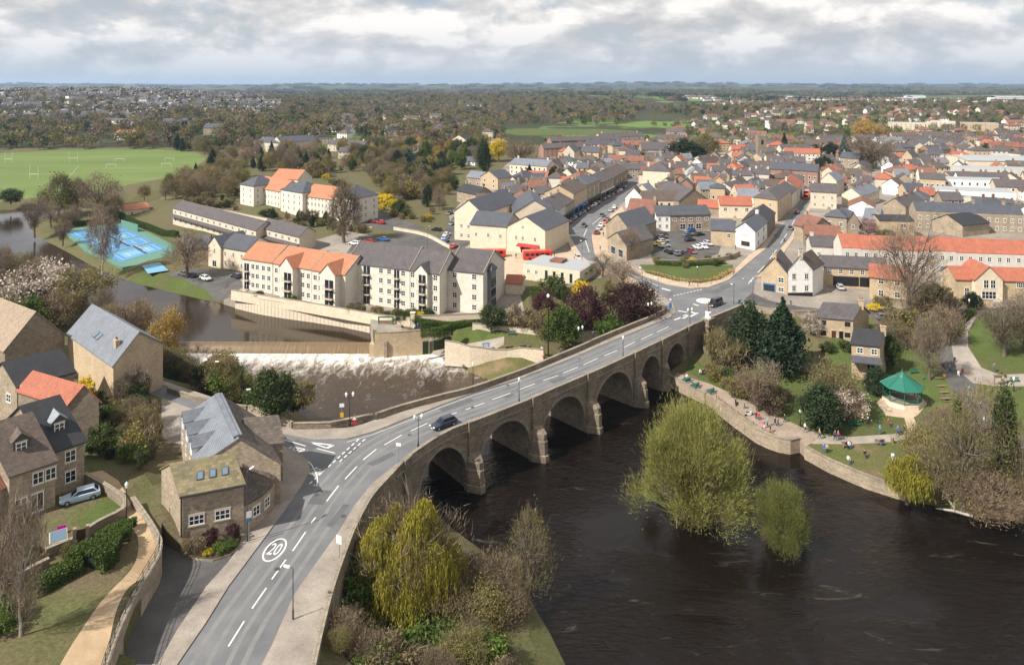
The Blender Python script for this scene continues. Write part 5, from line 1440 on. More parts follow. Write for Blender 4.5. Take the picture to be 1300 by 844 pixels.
def envelope(n,R,h0,h1,shape,lumps,cut=0):
 """Points through the crown: clumped, uneven, denser towards the outside."""
 k=lumps
 d=unit(rng.normal(size=(k,3)))
 r=rng.uniform(.35,1.0,(k,1))**.5
 cl=d*r
 idx=rng.integers(0,k,n)
 spread=rng.uniform(.14,.30,(k,1))
 p=cl[idx]+rng.normal(size=(n,3))*spread[idx]*.75
 if cut:
  ln=np.linalg.norm(p,axis=1,keepdims=True)
  p=np.where(ln>cut,p/(ln+1e-9)*cut*rng.uniform(.8,1.0,ln.shape),p)
 z=(p[:,2]+1)/2
 rad=np.ones(n)
 if shape=='cone':rad=np.clip(1.15-z,.04,1)
 if shape=='egg':rad=np.clip(1.12-.45*z,.3,1.2)
 if shape=='vase':rad=np.clip(.62+.5*z,.3,1.2)
 if shape=='col':rad=np.full(n,.55)
 q=np.empty_like(p)
 q[:,0]=p[:,0]*R*rad;q[:,1]=p[:,1]*R*rad
 q[:,2]=h0+np.clip(z,-.05,1.1)*(h1-h0)
 return q
def willow_parts(h,R,h0,nc,n):
 """Ragged dome of sprays: clumps of fine leaves round the ends of many rising shoots, thin at the rim, open between."""
 a=rng.uniform(0,2*math.pi,nc);u=rng.uniform(.08,1,nc)**.8
 lob=1+.18*np.sin(3*a+1.1)+.12*np.sin(5*a+.4)
 rr=R*np.sqrt(1-(u*.96)**2.4)*rng.uniform(.35,.98,nc)*lob
 c=np.stack([np.cos(a)*rr,np.sin(a)*rr,h0+u*(h-h0)*rng.uniform(.8,1.05,nc)],1)
 w=rng.uniform(.5,1.5,nc);idx=rng.choice(nc,n,p=w/w.sum())
 s=rng.uniform(.55,1.25,(nc,1))*R/8
 off=rng.normal(size=(n,3))*s[idx]*np.array([1,1,1.25])
 p=c[idx]+off
 p[:,2]=np.maximum(p[:,2],.25)
 d0=unit(unit(p-c[idx])*.5+unit(p-np.array([0,0,-h*.2]))*.6+np.array([0,0,.35])+rng.normal(size=p.shape)*.3)
 V=[(twigs(p-d0*.3,d0,rng.uniform(.3,.85,(n,1)),.035),'leaf_willow')]
 m=n//5
 q=c[rng.choice(nc,m)]+rng.normal(size=(m,3))*s[rng.choice(nc,m)]*.95
 q[:,2]=np.maximum(q[:,2],.3)
 d=unit(unit(q-np.array([0,0,h*.15]))+np.array([0,0,.5])+rng.normal(size=q.shape)*.3)
 V.append((twigs(q-d*.5,d,rng.uniform(.7,1.6,(m,1)),.022),'twig_willow'))
 k=6
 j=np.repeat(np.arange(nc),k)
 b0=np.stack([rng.normal(size=nc*k)*R*.16,rng.normal(size=nc*k)*R*.16,np.zeros(nc*k)],1)
 e=c[j]+rng.normal(size=(nc*k,3))*.5*R/8
 V.append((twigs(b0,unit(e-b0),np.linalg.norm(e-b0,axis=1,keepdims=True),.06),'twig_olive'))
 return V
def limbs(R,h,h0,k,r0,sub=3,lean=0.0):
 b=MB()
 tips=[]
 top=Vector((lean,0,h*.62))
 tr=[Vector((0,0,-.6)),Vector((.05*R*random.uniform(-1,1),0,h0*.6)),Vector((.08*R*random.uniform(-1,1),.08*R*random.uniform(-1,1),h0*1.1)),top]
 b.tube(tr,[r0*1.25,r0,r0*.8,r0*.25],6)
 for i in range(k):
  a=2*math.pi*(i+random.uniform(-.3,.3))/k*1.618
  f=random.uniform(.35,1)
  s=tr[1].lerp(tr[3],.25+.6*i/k)
  e=Vector((math.cos(a)*R*.8*f,math.sin(a)*R*.8*f,h0+(h-h0)*random.uniform(.45,.92)))
  m1=s.lerp(e,.5)+Vector((math.cos(a),math.sin(a),.2))*R*.1
  b.tube([s,m1,e],[r0*.45,r0*.26,r0*.06],5)
  for j in range(sub):
   t=random.uniform(.35,.9)
   s2=s.lerp(m1,t*2)if t<.5 else m1.lerp(e,t*2-1)
   a2=a+random.uniform(-1.1,1.1)
   e2=s2+Vector((math.cos(a2),math.sin(a2),random.uniform(.1,1.0)))*R*random.uniform(.3,.5)
   b.tube([s2,s2.lerp(e2,.5)+Vector((0,0,.1)),e2],[r0*.16,r0*.1,r0*.03],4)
 return b
PROTO={}
def tree_proto(kind,h,R,h0,*,shape='ball',tw=0,tm='twig_brown',lf=0,lm='leaf_bud',ls=.4,lumps=40,k=9,r0=.3,bark='bark',stream=0,twl=1.3,tww=.035,lm2=None,lf2=0,trunk=True,sub=3,cut=0,willow=None):
 parts,mi,mats=[],[],[]
 if willow:
  for V_,m_ in willow_parts(h,R,h0,*willow):
   parts.append(V_);mats.append(M[m_]);mi.append(np.full(len(V_),len(mats)-1))
 if tw:
  p=envelope(tw,R,h0,h,shape,lumps,cut)
  c=np.array([0,0,h0*.8])
  d=unit(unit(p-c)*.8+np.array([0,0,.35])+rng.normal(size=p.shape)*.45)
  ln=rng.uniform(.5,1.2,(tw,1))*twl
  parts.append(twigs(p-d*ln*.6,d,ln,tww));mats.append(M[tm]);mi.append(np.full(tw,len(mats)-1))
 for n,m_ in((lf,lm),(lf2,lm2)):
  if n:
   p=envelope(n,R,h0,h,shape,lumps,cut)
   parts.append(leaves(p,ls));mats.append(M[m_]);mi.append(np.full(n,len(mats)-1))
 if stream:
  m_=stream
  a=rng.uniform(0,2*math.pi,m_);r=np.sqrt(rng.uniform(0.02,1,m_))*R
  z=h0+(h-h0)*np.sqrt(np.clip(1-(r/R)**2*.85,0,1))*rng.uniform(.7,1.03,m_)
  nh=26;ha=rng.uniform(0,2*math.pi,nh);hr=np.sqrt(rng.uniform(.02,1,nh))*R;hz=rng.uniform(.72,1.08,nh);hi=rng.integers(0,nh,m_)
  sp_w=R*.17
  hx=np.cos(ha)[hi]*hr[hi]*.86+rng.normal(size=m_)*sp_w;hy=np.sin(ha)[hi]*hr[hi]*.86+rng.normal(size=m_)*sp_w
  ang=np.arctan2(hy,hx);r=np.hypot(hx,hy)
  dd_=np.hypot(rng.normal(size=m_)*.0+hx-np.cos(ha)[hi]*hr[hi]*.86,hy-np.sin(ha)[hi]*hr[hi]*.86)
  z=(h0+(h-h0)*np.sqrt(np.clip(1-(hr[hi]/R)**2*.8,.05,1)))*hz[hi]-dd_**2*.55
  L=np.clip(rng.uniform(.25,.75,m_)*z,.5,z-.3)
  seg=7
  for s in range(seg):
   f0=s/seg
   px_=np.cos(ang)*(r+.5*f0*rng.uniform(0,1,m_));py_=np.sin(ang)*(r+.5*f0*rng.uniform(0,1,m_))
   q=np.stack([px_,py_,z-L*f0],1)+rng.normal(size=(m_,3))*.06
   d=unit(np.stack([rng.normal(size=m_)*.18,rng.normal(size=m_)*.18,-np.ones(m_)],1))
   parts.append(twigs(q,d,(L/seg*1.5)[:,None],.05));mi.append(np.full(m_,len(mats)))
  mats.append(M[lm])
 cm=tri_mesh('crown',np.concatenate(parts),mats,np.concatenate(mi))
 tmesh=limbs(R,h,max(h0,.8),k,r0,sub).mesh('trunk',M[bark],uv=False)if trunk else None
 PROTO.setdefault(kind,[]).append((cm,tmesh,h,R))
random.seed(11)
for v in range(3):
 tree_proto('bare',14,5.2,3.2,tw=3900,tm=('twig_brown','twig_pink','twig_brown')[v],lf=700,lm='leaf_brownbud',ls=.3,lumps=56,k=14,r0=.36,tww=.038,shape=('ball','egg','vase')[v],sub=5)
for v in range(3):
 tree_proto('budding',12,4.8,2.4,tw=2600,tm='twig_olive',lf=3600,lm='leaf_bud',ls=.34,lumps=42,k=9,shape=('ball','egg','ball')[v])
for v in range(2):
 tree_proto('brown',12,5.2,2.0,tw=2600,tm='twig_pink' if v else 'twig_olive',lf=3200,lm='leaf_brownbud',ls=.34,lumps=38,k=9)
for v in range(2):
 tree_proto('green',10,4.4,1.6,lf=6000,lm='leaf_fresh',ls=.42,lf2=1500,lm2='leaf_mid',lumps=42,k=7,shape=('ball','egg')[v])
tree_proto('midgreen',10,4.4,1.2,lf=5200,lm='leaf_mid',ls=.42,lf2=2000,lm2='leaf_dark',lumps=40,k=7)
tree_proto('conifer',14,4.6,.6,shape='cone',lf=9000,lm='leaf_conifer',ls=.5,lumps=90,k=4,r0=.25)
tree_proto('yew',12,4.2,.5,shape='egg',lf=9000,lm='leaf_dark',ls=.42,lumps=60,k=6)
tree_proto('cypress',9,1.6,.3,shape='egg',lf=3000,lm='leaf_mid',ls=.32,lumps=40,k=3,r0=.12)
tree_proto('bluefir',11,4,.6,shape='cone',lf=6500,lm='leaf_blue',ls=.5,lumps=70,k=4)
tree_proto('plum',8,4.6,.8,lf=7500,lm='leaf_plum',ls=.36,lumps=48,k=8,tw=800)
tree_proto('blossom',8,4.2,1.6,lf=3600,lm='blossom',ls=.32,tw=2500,lumps=40,k=9)
tree_proto('pinkblossom',6,3,1.2,lf=2600,lm='blossom_pink',ls=.3,tw=1200,lumps=30,k=7)
tree_proto('golden',9,4.4,1.4,lf=5200,lm='leaf_gold',ls=.3,tw=1200,tm='twig_gold',lumps=40,k=8)
tree_proto('yellow',10,3.6,1.6,lf=5200,lm='leaf_yellow',ls=.42,lumps=34,k=7)
tree_proto('riverwillow',13,8.2,.4,lf=10,lm='leaf_willow',ls=.14,tw=10,tm='twig_willow',willow=(70,62000),lumps=110,k=18,r0=.22,sub=6,twl=1.2,shape='egg',tww=.025)
tree_proto('weeping',12,6.6,3,stream=6500,lm='leaf_weep',tw=3500,tm='twig_brown',ls=.3,lumps=50,k=12,r0=.35,sub=5)
tree_proto('smallweep',6.5,2.6,1.6,stream=1500,lm='leaf_weep',k=7,r0=.2,tw=300,lumps=20)
tree_proto('birch',14,3.6,2.5,tw=5200,tm='twig_pink',lumps=44,k=12,r0=.2,bark='pale_bark',shape='egg',sub=5,tww=.03)
tree_proto('thinbare',14,5.2,2.6,tw=2300,tm='twig_olive',lf=500,lm='leaf_bud',ls=.26,lumps=50,k=13,shape='egg',sub=7,r0=.32,tww=.03)
tree_proto('upright',16,4.0,2.6,tw=6000,tm='twig_brown',lumps=60,k=14,r0=.35,shape='egg',sub=6,lf=500,lm='leaf_brownbud',ls=.3)
tree_proto('bigbare',20,6.8,4.5,tw=5200,tm='twig_brown',lumps=70,k=15,r0=.5,sub=8,twl=1.8,tww=.03)
tree_proto('ivy',18,3.2,.4,lf=7000,lm='leaf_mid',ls=.4,tw=2200,tm='twig_olive',lumps=60,k=9,r0=.45,shape='col',sub=4)
tree_proto('shrub',3,2.2,.0,lf=2600,lm='leaf_mid',ls=.28,lumps=26,k=5,r0=.1,sub=1)
tree_proto('freshshrub',3,2.2,.0,lf=2600,lm='leaf_fresh',ls=.28,lumps=26,k=5,r0=.1,sub=1)
tree_proto('brownshrub',3,2.2,.0,lf=900,lm='leaf_brownbud',ls=.26,tw=1700,twl=.9,lumps=26,k=5,r0=.1,sub=1)
tree_proto('oliveshrub',3.4,2.2,.0,lf=1900,lm='leaf_bud',ls=.26,tw=900,twl=.9,lumps=26,k=5,r0=.1,sub=1)
tree_proto('scrub',6,4,.0,tw=6500,tm='twig_brown',lf=2600,lm='leaf_brownbud',ls=.16,lumps=60,k=9,r0=.1,sub=4,twl=1.0,tww=.022)
tree_proto('olivescrub',6,4,.0,tw=3500,tm='twig_olive',lf=6000,lm='leaf_bud',ls=.18,lumps=60,k=9,r0=.1,sub=4,twl=1.0,tww=.022)
tree_proto('goldshrub',2.4,2,.0,lf=2200,lm='leaf_yellow',ls=.26,lumps=22,k=4,r0=.08,sub=1)
tree_proto('plumshrub',2.4,1.5,.0,lf=2400,lm='leaf_plum',ls=.2,lumps=22,k=4,r0=.08,sub=1)
tree_proto('reeds',5,1.8,.2,tw=2600,tm='twig_olive',lumps=26,k=8,r0=.07,shape='vase',sub=2,twl=1.4)
LOOK={'bare':('bare_tree','bare brown tree','tree'),'budding':('budding_tree','olive budding tree','tree'),'brown':('budding_tree','russet budding tree','tree'),'green':('leafy_tree','fresh green tree','tree'),'midgreen':('leafy_tree','dark green leafy tree','tree'),'conifer':('conifer','dark green conifer','tree'),'yew':('yew_tree','dense dark yew','tree'),'cypress':('cypress','narrow green cypress','tree'),'bluefir':('fir_tree','blue green fir','tree'),'plum':('plum_tree','dark purple leaved tree','tree'),'blossom':('blossom_tree','white blossoming tree','tree'),'pinkblossom':('blossom_tree','pink blossoming tree','tree'),'golden':('golden_tree','golden ochre tree','tree'),'yellow':('yellow_tree','bright yellow flowering tree','tree'),'riverwillow':('willow_tree','yellow green willow','tree'),'weeping':('weeping_willow','yellow weeping willow','tree'),'smallweep':('weeping_willow','small yellow weeping willow','tree'),'birch':('birch_tree','pinkish bare birch','tree'),'thinbare':('bare_tree','thin bare tree','tree'),'upright':('bare_tree','tall upright bare tree','tree'),'bigbare':('bare_tree','large spreading bare tree','tree'),'ivy':('ivy_tree','tall tree clad in ivy','tree'),'shrub':('shrub','round green shrub','shrub'),'freshshrub':('shrub','fresh green shrub','shrub'),'brownshrub':('shrub','brown twiggy shrub','shrub'),'oliveshrub':('shrub','olive shrub','shrub'),'scrub':('scrub_bush','brown twiggy scrub bush','shrub'),'olivescrub':('scrub_bush','olive scrub bush','shrub'),'goldshrub':('shrub','yellow flowering shrub','shrub'),'plumshrub':('shrub','dark purple shrub','shrub'),'reeds':('sapling','clump of thin bare saplings','sapling')}
ORDW='first second third fourth fifth sixth seventh eighth ninth tenth eleventh twelfth thirteenth fourteenth fifteenth sixteenth seventeenth eighteenth nineteenth twentieth'.split()
def ordinal(i):
 if i<20:return ORDW[i]
 t,u=divmod(i+1,10)
 tens={2:'twenty',3:'thirty',4:'forty',5:'fifty',6:'sixty',7:'seventy',8:'eighty',9:'ninety'}[t]
 return{2:'twentieth',3:'thirtieth',4:'fortieth',5:'fiftieth',6:'sixtieth',7:'seventieth',8:'eightieth',9:'ninetieth'}[t]if u==0 else tens+'-'+ORDW[u-1]
PEND={}
TREES=[]
def plant(kind,p,h,w=None,label=None,where=None,group=None):
 vs=PROTO[kind]
 cm,tm,ph,pr=vs[random.randrange(len(vs))]
 nm,look,cat=LOOK[kind]
 t=thing(nm,label,cat,(p[0],p[1],p[2]),random.uniform(0,6.28),group)
 s=h/ph
 sw=s if w is None else w/(2*pr)
 t.scale=(sw,sw,s)
 if tm:obj('trunk',tm,t)
 obj('crown',cm,t)
 TREES.append((p[0],p[1]))
 if label is None:
  PEND.setdefault((look,where),[]).append((CX+F*p[0]/p[1],t))
 return t
def hgt(py0,py1,z):
 """Height in metres of something standing at row py0 whose top shows at row py1."""
 return(py0-py1)*(H-z)/(py0-HY)
def ptree(kind,px,py,top,wpx=None,label=None,where=None,z=None,group=None):
 p=G(px,py,z)
 sc=(py-HY)/(H-p.z)
 return plant(kind,p,(py-top)/sc,None if wpx is None else wpx/sc,label,where,group)
HERO=[('riverwillow',880,656,528,138,'big yellow green willow standing in the dark river',ZD),('riverwillow',994,694,622,70,'smaller willow bush standing in the river near the frame bottom',ZD),('weeping',520,768,634,132,'large yellow weeping willow at the foot of the bridge approach',-8),('thinbare',672,775,640,66,'tall clump of bare saplings beside the yellow weeping willow',-9),('scrub',618,765,705,90,'brown twiggy bush between weeping willow and river',-9),('olivescrub',505,650,612,60,'olive bush against the first bridge arch',-8.5),('scrub',560,790,735,90,'brown bush under the yellow weeping willow',-8.5),('olivescrub',600,800,745,90,'olive bush at the bottom edge beside the river',-8.8),('scrub',640,790,745,70,'brown scrub at the water edge by the saplings',-9),('ivy',1276,640,490,46,'tall ivy clad tree on the riverbank by the yellow coat',-7.3),('thinbare',1222,642,512,90,'tangled bare tree on the riverbank beside the weeping willow',-7.4),('thinbare',1190,632,550,70,'low bare tree overhanging the river bank',-7.4),('thinbare',1246,610,480,70,'bare tree between dark track and ivy clad tree',-6.8),('ivy',1218,600,505,34,'slim ivy clad tree behind the bank tangle',-6.8),('thinbare',1298,650,530,60,'bare tree at the frame edge on the riverbank',-7.4),('scrub',1255,652,600,90,'brown scrub over the riverbank below ivy clad tree',-7.5),('olivescrub',1310,655,605,60,'olive scrub on the riverbank at frame edge',-7.5),('scrub',1200,560,520,60,'brown scrub between lawn and dark track',-6.8),('smallweep',1151,634,573,46,'small yellow weeping willow leaning over the river wall',None),('yew',951,458,388,52,'broad dark yew beside the high wall below the roundabout',None),('conifer',994,472,386,76,'tall dark conifer in the garden above the quay',None),('bare',962,524,455,56,'bare tree on the quay behind the white motorbike',-7.3),('reeds',925,470,425,40,'thin bare saplings against the wall below the roundabout',None),('reeds',910,462,420,30,'thin bare sapling near the last bridge pier',None),('oliveshrub',905,440,412,34,'green bush at the foot of the statue pillar',None),('brown',1062,530,462,62,'olive brown tree beside the white blossom on the park lawn',None),('yew',1040,546,490,52,'rounded dark green bush by the riverside path',None),('blossom',1078,535,494,42,'white blossoming tree in front of the park cottage',None),('yew',1115,500,468,34,'dark bush at the foot of the narrow cottage',None),('bare',1180,482,398,44,'pinkish bare tree beside the picnic tables',None),('bare',1200,440,385,40,'bare tree above the curved park path',None),('bigbare',1152,412,284,86,'largest bare tree rising before the orange terrace',None),('bare',1275,452,378,60,'bare tree on the bright lawn inside the curved path',None),('bare',1300,445,370,55,'bare tree at the frame edge on the bright lawn',None),('brownshrub',1150,412,392,50,'brown scrub under the largest bare tree',None),('brown',1130,440,405,40,'russet scrub tree behind the park cottages',None),('midgreen',1128,470,425,26,'ivy mass beside the narrow cottage',None),('plum',744,420,366,44,'dark purple tree nearer the bus station',None),('plum',804,408,362,62,'big dark purple tree beside the bridge parapet',None),('green',716,440,390,44,'bright green tree left of the purple trees',None),('freshshrub',772,428,402,36,'bright green bush under the purple trees',None),('oliveshrub',690,428,396,36,'pale olive bush beside the riverside lamp',None),('plum',690,398,372,30,'small purple tree behind the olive bush',None),('cypress',716,384,362,9,'little clipped cypress by the bus station',None),('goldshrub',737,378,358,22,'yellow bush beside the bus station wall',None),('shrub',700,372,352,34,'green bush in front of the bus station',None),('bare',790,370,330,46,'bare tree behind the purple trees by the street',None),('bare',765,352,322,30,'bare tree opposite the corner shop',None),('midgreen',624,418,388,32,'dark bush at the corner of the grey flats',None),('brownshrub',660,418,388,36,'brown bush above the benches terrace',None),('bare',800,328,290,26,'pale bare tree beside the corner shop',None),('birch',26,810,628,60,'pale trunked bare birch at the left frame edge',Z2),('golden',170,428,386,46,'golden ochre tree beside the weir',None),('golden',212,452,392,36,'golden ochre tree at the left end of the weir',None),('blossom',52,402,335,80,'white blossoming tree behind the orange roofed house',None),('budding',103,405,340,72,'rounded olive tree above the grey slate barn',None),('blossom',163,506,464,40,'white blossom tree in front of the slate barn',None),('birch',130,345,268,40,'pinkish bare birch in front of the tennis courts',None),('bare',44,300,248,30,'grey bare tree by the river bend',None),('bare',238,352,294,54,'bare tree overhanging still water by the car park',None),('upright',437,308,232,46,'tall bare poplar in front of the upper flats',None),('midgreen',345,535,470,50,'ivy covered tree at the side road wall',None),('budding',75,275,222,46,'pale green tree at the field edge by the river',None),('bare',125,278,222,50,'brown bare tree between field and tennis courts',None),('budding',98,272,226,30,'yellow green tree between field and tennis courts',None),('midgreen',14,258,240,24,'dark bush on the sports field by the river',None),('yellow',633,205,178,22,'bright yellow flowering tree beyond the cream offices',None),('yew',614,222,178,16,'dark column of yew beside the yellow tree',None),('bare',660,215,175,44,'brown tree behind the cream offices',None),('bluefir',518,212,190,26,'blue green fir among the hillside gardens',None),('conifer',672,230,210,14,'small dark conifer before the cream offices',None),('yew',704,232,212,16,'dark tree at the end of the cream offices',None),('yew',870,205,178,50,'dark tree clump beside the market hall',None),('budding',895,202,170,44,'olive tree beside the church tower',None),('conifer',996,194,170,12,'lone dark conifer beyond the brick terrace',None),('budding',1013,196,178,24,'olive tree beyond the brick terrace',None),('bluefir',1072,205,172,16,'grey green fir among town roofs',None),('bare',1105,215,170,60,'large brown tree among the town roofs',None),('yew',1055,200,182,26,'dark bush among the town roofs',None),('golden',1103,180,153,36,'golden tree before the far flats',None),('yew',1045,224,200,30,'dark tree beside the brick terrace end',None),('midgreen',1176,258,238,22,'green tree in the shop yard behind the slate terrace',None),('golden',1190,258,242,12,'golden bush in the shop yard',None),('brown',1216,262,248,20,'russet tree before the shop sign',None),('pinkblossom',1102,302,278,22,'pink blossom beside the slate terrace',None),('shrub',1126,305,292,16,'clipped green hedge bush by the flat roofed house',None),('midgreen',1185,385,360,26,'dark shrub before the orange gable house',None),('yew',1235,392,372,22,'yew by the lane below the orange gable house',None),('oliveshrub',1122,392,376,22,'olive bush under the red roofed stone house',None),('goldshrub',1112,394,387,20,'yellow flowers along the lane by the red roofed house',None),('freshshrub',1198,415,403,40,'fresh green bush at the path entrance',None),('blossom',1030,425,398,26,'white blossoming bush beside the stone cottages',None),('shrub',1052,445,435,20,'green bush in the cottage front garden',None),('shrub',1075,446,434,20,'second green bush in the cottage front garden',None)]
for kind,px,py,top,wpx,lab,z in HERO:
 ptree(kind,px,py,top,wpx,lab,None,z)
def nearfoot(x,y,m):
 for q in FOOT:
  cx,cy=sum(p.x for p in q)/4,sum(p.y for p in q)/4
  r=max((Vector((p.x-cx,p.y-cy))).length for p in q)
  if(x-cx)**2+(y-cy)**2>(r+m+1)**2:continue
  e1,e2=q[1]-q[0],q[3]-q[0]
  l1,l2=e1.length,e2.length
  d=Vector((x,y,0))-q[0]
  u,v=d.dot(e1)/l1,d.dot(e2)/l2
  if-m<u<l1+m and-m<v<l2+m:return True
 return False
ROADPOLY=[road_high,road_right,road_main,lane]+[p for r in REG if r[0]in('car_park','tennis_surround','sports_field','forecourt','park_path','quay','river_walk','garden_path')for p in r[4]]
def clear(x,y,m=2.0,mt=0):
 a=np.array([[x,y]])
 if inpoly(a,riv)[0]or nearfoot(x,y,m):return False
 if any(inpoly(a,p)[0]for p in ROADPOLY):return False
 return mt==0 or all((x-a_)**2+(y-b_)**2>mt*mt for a_,b_ in TREES)
def scatter(poly,n,kinds,hr,where,group,sep=5,wf=(.75,1.1),m=2.0):
 """n trees on the ground within a pixel polygon."""
 w=W(poly,-3)
 xs=[p.x for p in w];ys=[p.y for p in w]
 got=tries=0
 while got<n and tries<n*40:
  tries+=1
  x,y=random.uniform(min(xs),max(xs)),random.uniform(min(ys),max(ys))
  if not inpoly(np.array([[x,y]]),w)[0]or not clear(x,y,m,sep):continue
  k=random.choice(kinds)
  h=random.uniform(*hr)
  ph,pr=PROTO[k][0][2:]
  plant(k,(x,y,zl((x,y))),h,2*pr*h/ph*random.uniform(*wf),None,where,group)
  got+=1
MIX=['bare','bare','budding','brown','budding']
scatter([(-40,330),(40,370),(100,390),(150,408),(190,430),(150,440),(80,410),(0,385),(-60,380)],22,['budding','bare','brown','budding','birch'],(7,13),'behind the slate barn','trees on the wooded left bank',3)
scatter([(-60,250),(0,275),(30,310),(60,345),(100,372),(60,375),(0,350),(-60,330)],26,['budding','bare','budding','birch','brown'],(8,13),'by the river bend','trees at the river bend',3.5)
scatter([(385,212),(560,212),(578,248),(565,272),(540,275),(490,258),(450,226),(400,230)],85,['bare','budding','midgreen','brown','yew','oliveshrub'],(4,12),'above the car park road','trees above the car park road',4)
scatter([(-60,395),(0,395),(90,412),(60,420),(-60,420)],6,['budding','bare','green'],(6,10),'behind the lichened orange roof','trees on the wooded left bank',4)
scatter([(40,300),(80,320),(140,352),(120,325),(80,300)],16,['bare','budding','brown'],(7,12),'between river and tennis courts','trees round the tennis courts',4)
scatter([(40,285),(80,284),(160,275),(160,270),(60,276)],8,['bare','brown'],(6,10),'behind the tennis courts','trees round the tennis courts',4)
scatter([(100,257),(160,250),(230,240),(270,228),(310,240),(300,262),(250,262),(160,256)],26,['bare','budding','bare','brown'],(7,13),'below the sports field','trees below the sports field',5)
scatter([(-60,205),(0,198),(130,191),(270,193),(270,198),(130,195),(0,202)],26,['bare','budding','budding','conifer','brown'],(8,14),'edging the sports field','trees edging the sports field',6)
scatter([(240,222),(262,205),(300,198),(360,196),(420,205),(420,225),(300,228),(255,238)],60,['bare','bare','brown','budding','bare','conifer'],(8,14),'behind the upper flats','wood behind the upper flats',5)
scatter([(235,256),(300,264),(300,275),(240,268)],16,['shrub','brownshrub','cypress','yew','oliveshrub'],(2,4),'above the pale row','garden shrubs',3)
scatter([(330,280),(420,287),(470,300),(440,305),(405,296),(340,284)],30,['shrub','brownshrub','oliveshrub','cypress','yew','bare'],(2,5),'on the bank below the upper flats','garden shrubs',3)
scatter([(455,225),(500,215),(570,222),(575,245),(530,262),(490,262),(470,240)],34,['bare','midgreen','yew','brown','bare','budding'],(6,12),'beside the cream hall','trees beside the cream hall',5)
scatter([(235,222),(300,226),(300,262),(240,256)],16,['budding','brown','shrub','oliveshrub'],(3,9),'beside the pale row','trees west of the upper flats',4)
scatter([(400,226),(470,262),(560,276),(545,292),(500,286),(480,268),(440,262)],30,['oliveshrub','shrub','brownshrub','goldshrub','brown','midgreen'],(1.5,5),'round the upper car park','shrubs round the upper car park',3)
scatter([(480,270),(520,275),(545,290),(520,292),(480,280)],6,['shrub','oliveshrub','goldshrub'],(1.5,3),'beside the car park road','garden shrubs',2.5)
scatter([(430,195),(620,195),(620,222),(560,222),(500,214),(430,222)],90,['bare','brown','brown','budding','green','golden','midgreen'],(6,12),'among the hillside villas','trees among the hillside villas',5)
scatter([(212,470),(240,478),(300,496),(360,518),(390,524),(345,530),(300,514),(250,500),(214,487)],18,['midgreen','budding','oliveshrub','brown','ivy'],(3.5,7.5),'between the weir and the side road','trees between weir and side road',3,(.8,1.2),1)
scatter([(212,455),(240,466),(300,488),(370,515),(392,522),(385,528),(345,530),(300,514),(250,500),(214,486)],30,['olivescrub','scrub','shrub','freshshrub','olivescrub'],(2.5,5),'in the thicket below the weir','thicket below the weir',1.6,(.9,1.3),.5)
scatter([(225,492),(255,500),(310,517),(300,513),(220,487)],9,['freshshrub','shrub'],(2,3),'along the low lane wall','hedge along the lane wall',2,(.8,1.1),.5)
scatter([(150,540),(178,520),(200,560),(200,640),(175,640),(150,600)],16,['reeds','brown','brownshrub','midgreen','oliveshrub'],(2.5,5),'behind the mill house','trees behind the mill house',2.5,(.8,1.1),1.0)
scatter([(100,560),(140,545),(165,560),(160,610),(150,625),(120,600)],9,['shrub','shrub','yew','oliveshrub'],(1.6,3.4),'in the cottage garden','cottage garden shrubs',2.2,(.9,1.2),.8)
scatter([(108,548),(140,545),(172,570),(172,640),(160,612),(130,590)],16,['shrub','freshshrub','shrub','oliveshrub','yew'],(1.2,2.8),'on the cottage garden slope','clipped garden shrubs',1.6,(.9,1.3),.4)
scatter([(20,760),(110,745),(60,820),(-20,900),(-60,800)],14,['shrub','oliveshrub','brownshrub','freshshrub'],(1,2.4),'beside the sandy path bottom','shrubs by the lower path',1.6,(.9,1.3),.4)
scatter([(455,700),(520,700),(580,730),(640,790),(660,860),(420,860)],34,['scrub','olivescrub','brownshrub','oliveshrub','freshshrub'],(1.6,4.2),'under the approach wall','scrub below the approach wall',1.6,(.9,1.3),.3)
scatter([(90,500),(135,480),(150,520),(130,560),(110,520)],6,['shrub','goldshrub','brownshrub'],(1.4,3),'beside the orange tiled cottage','cottage garden shrubs',2,(.9,1.2),.8)
scatter([(560,400),(610,404),(440,392),(330,376),(320,372),(440,396),(530,408)],16,['goldshrub','shrub','oliveshrub','brownshrub','freshshrub'],(1.2,2.6),'before the riverside flats','shrubs before the riverside flats',1.6,(.9,1.3),.3)
scatter([(670,375),(720,372),(840,385),(830,398),(740,430),(700,448),(670,430)],14,['shrub','brownshrub','freshshrub','oliveshrub'],(1.6,3.5),'behind the bridge parapet','shrubs behind the parapet',3)
scatter([(830,338),(925,337),(930,344),(900,352),(860,353),(822,344)],12,['shrub','goldshrub','brownshrub','oliveshrub'],(1.1,2.4),'in the roundabout garden','roundabout garden shrubs',2.4,m=.5)
scatter([(895,450),(930,458),(960,470),(1000,480),(990,500),(950,490),(900,472)],12,['brownshrub','reeds','oliveshrub','shrub'],(1.6,4.5),'on the slope above the quay','shrubs above the quay',2.5)
scatter([(1140,400),(1195,405),(1200,440),(1150,440),(1130,420)],12,['brown','brownshrub','bare','oliveshrub'],(3,7),'behind the bandstand','scrub behind the bandstand',3)
scatter([(1195,500),(1240,530),(1275,580),(1320,640),(1200,640),(1180,560)],9,['scrub','thinbare','thinbare','olivescrub'],(2.5,8),'in the riverside thicket','riverside thicket',3,(.9,1.2))
scatter([(1210,380),(1300,384),(1300,390),(1160,388)],8,['shrub','bare','oliveshrub'],(2,5),'along the lane below the terrace','shrubs along the lane',3)
scatter([(640,200),(1000,192),(1300,200),(1300,250),(1000,230),(700,225)],26,['bare','budding','midgreen','brown','budding'],(4,8),'among the town centre roofs','trees in the town centre',10)
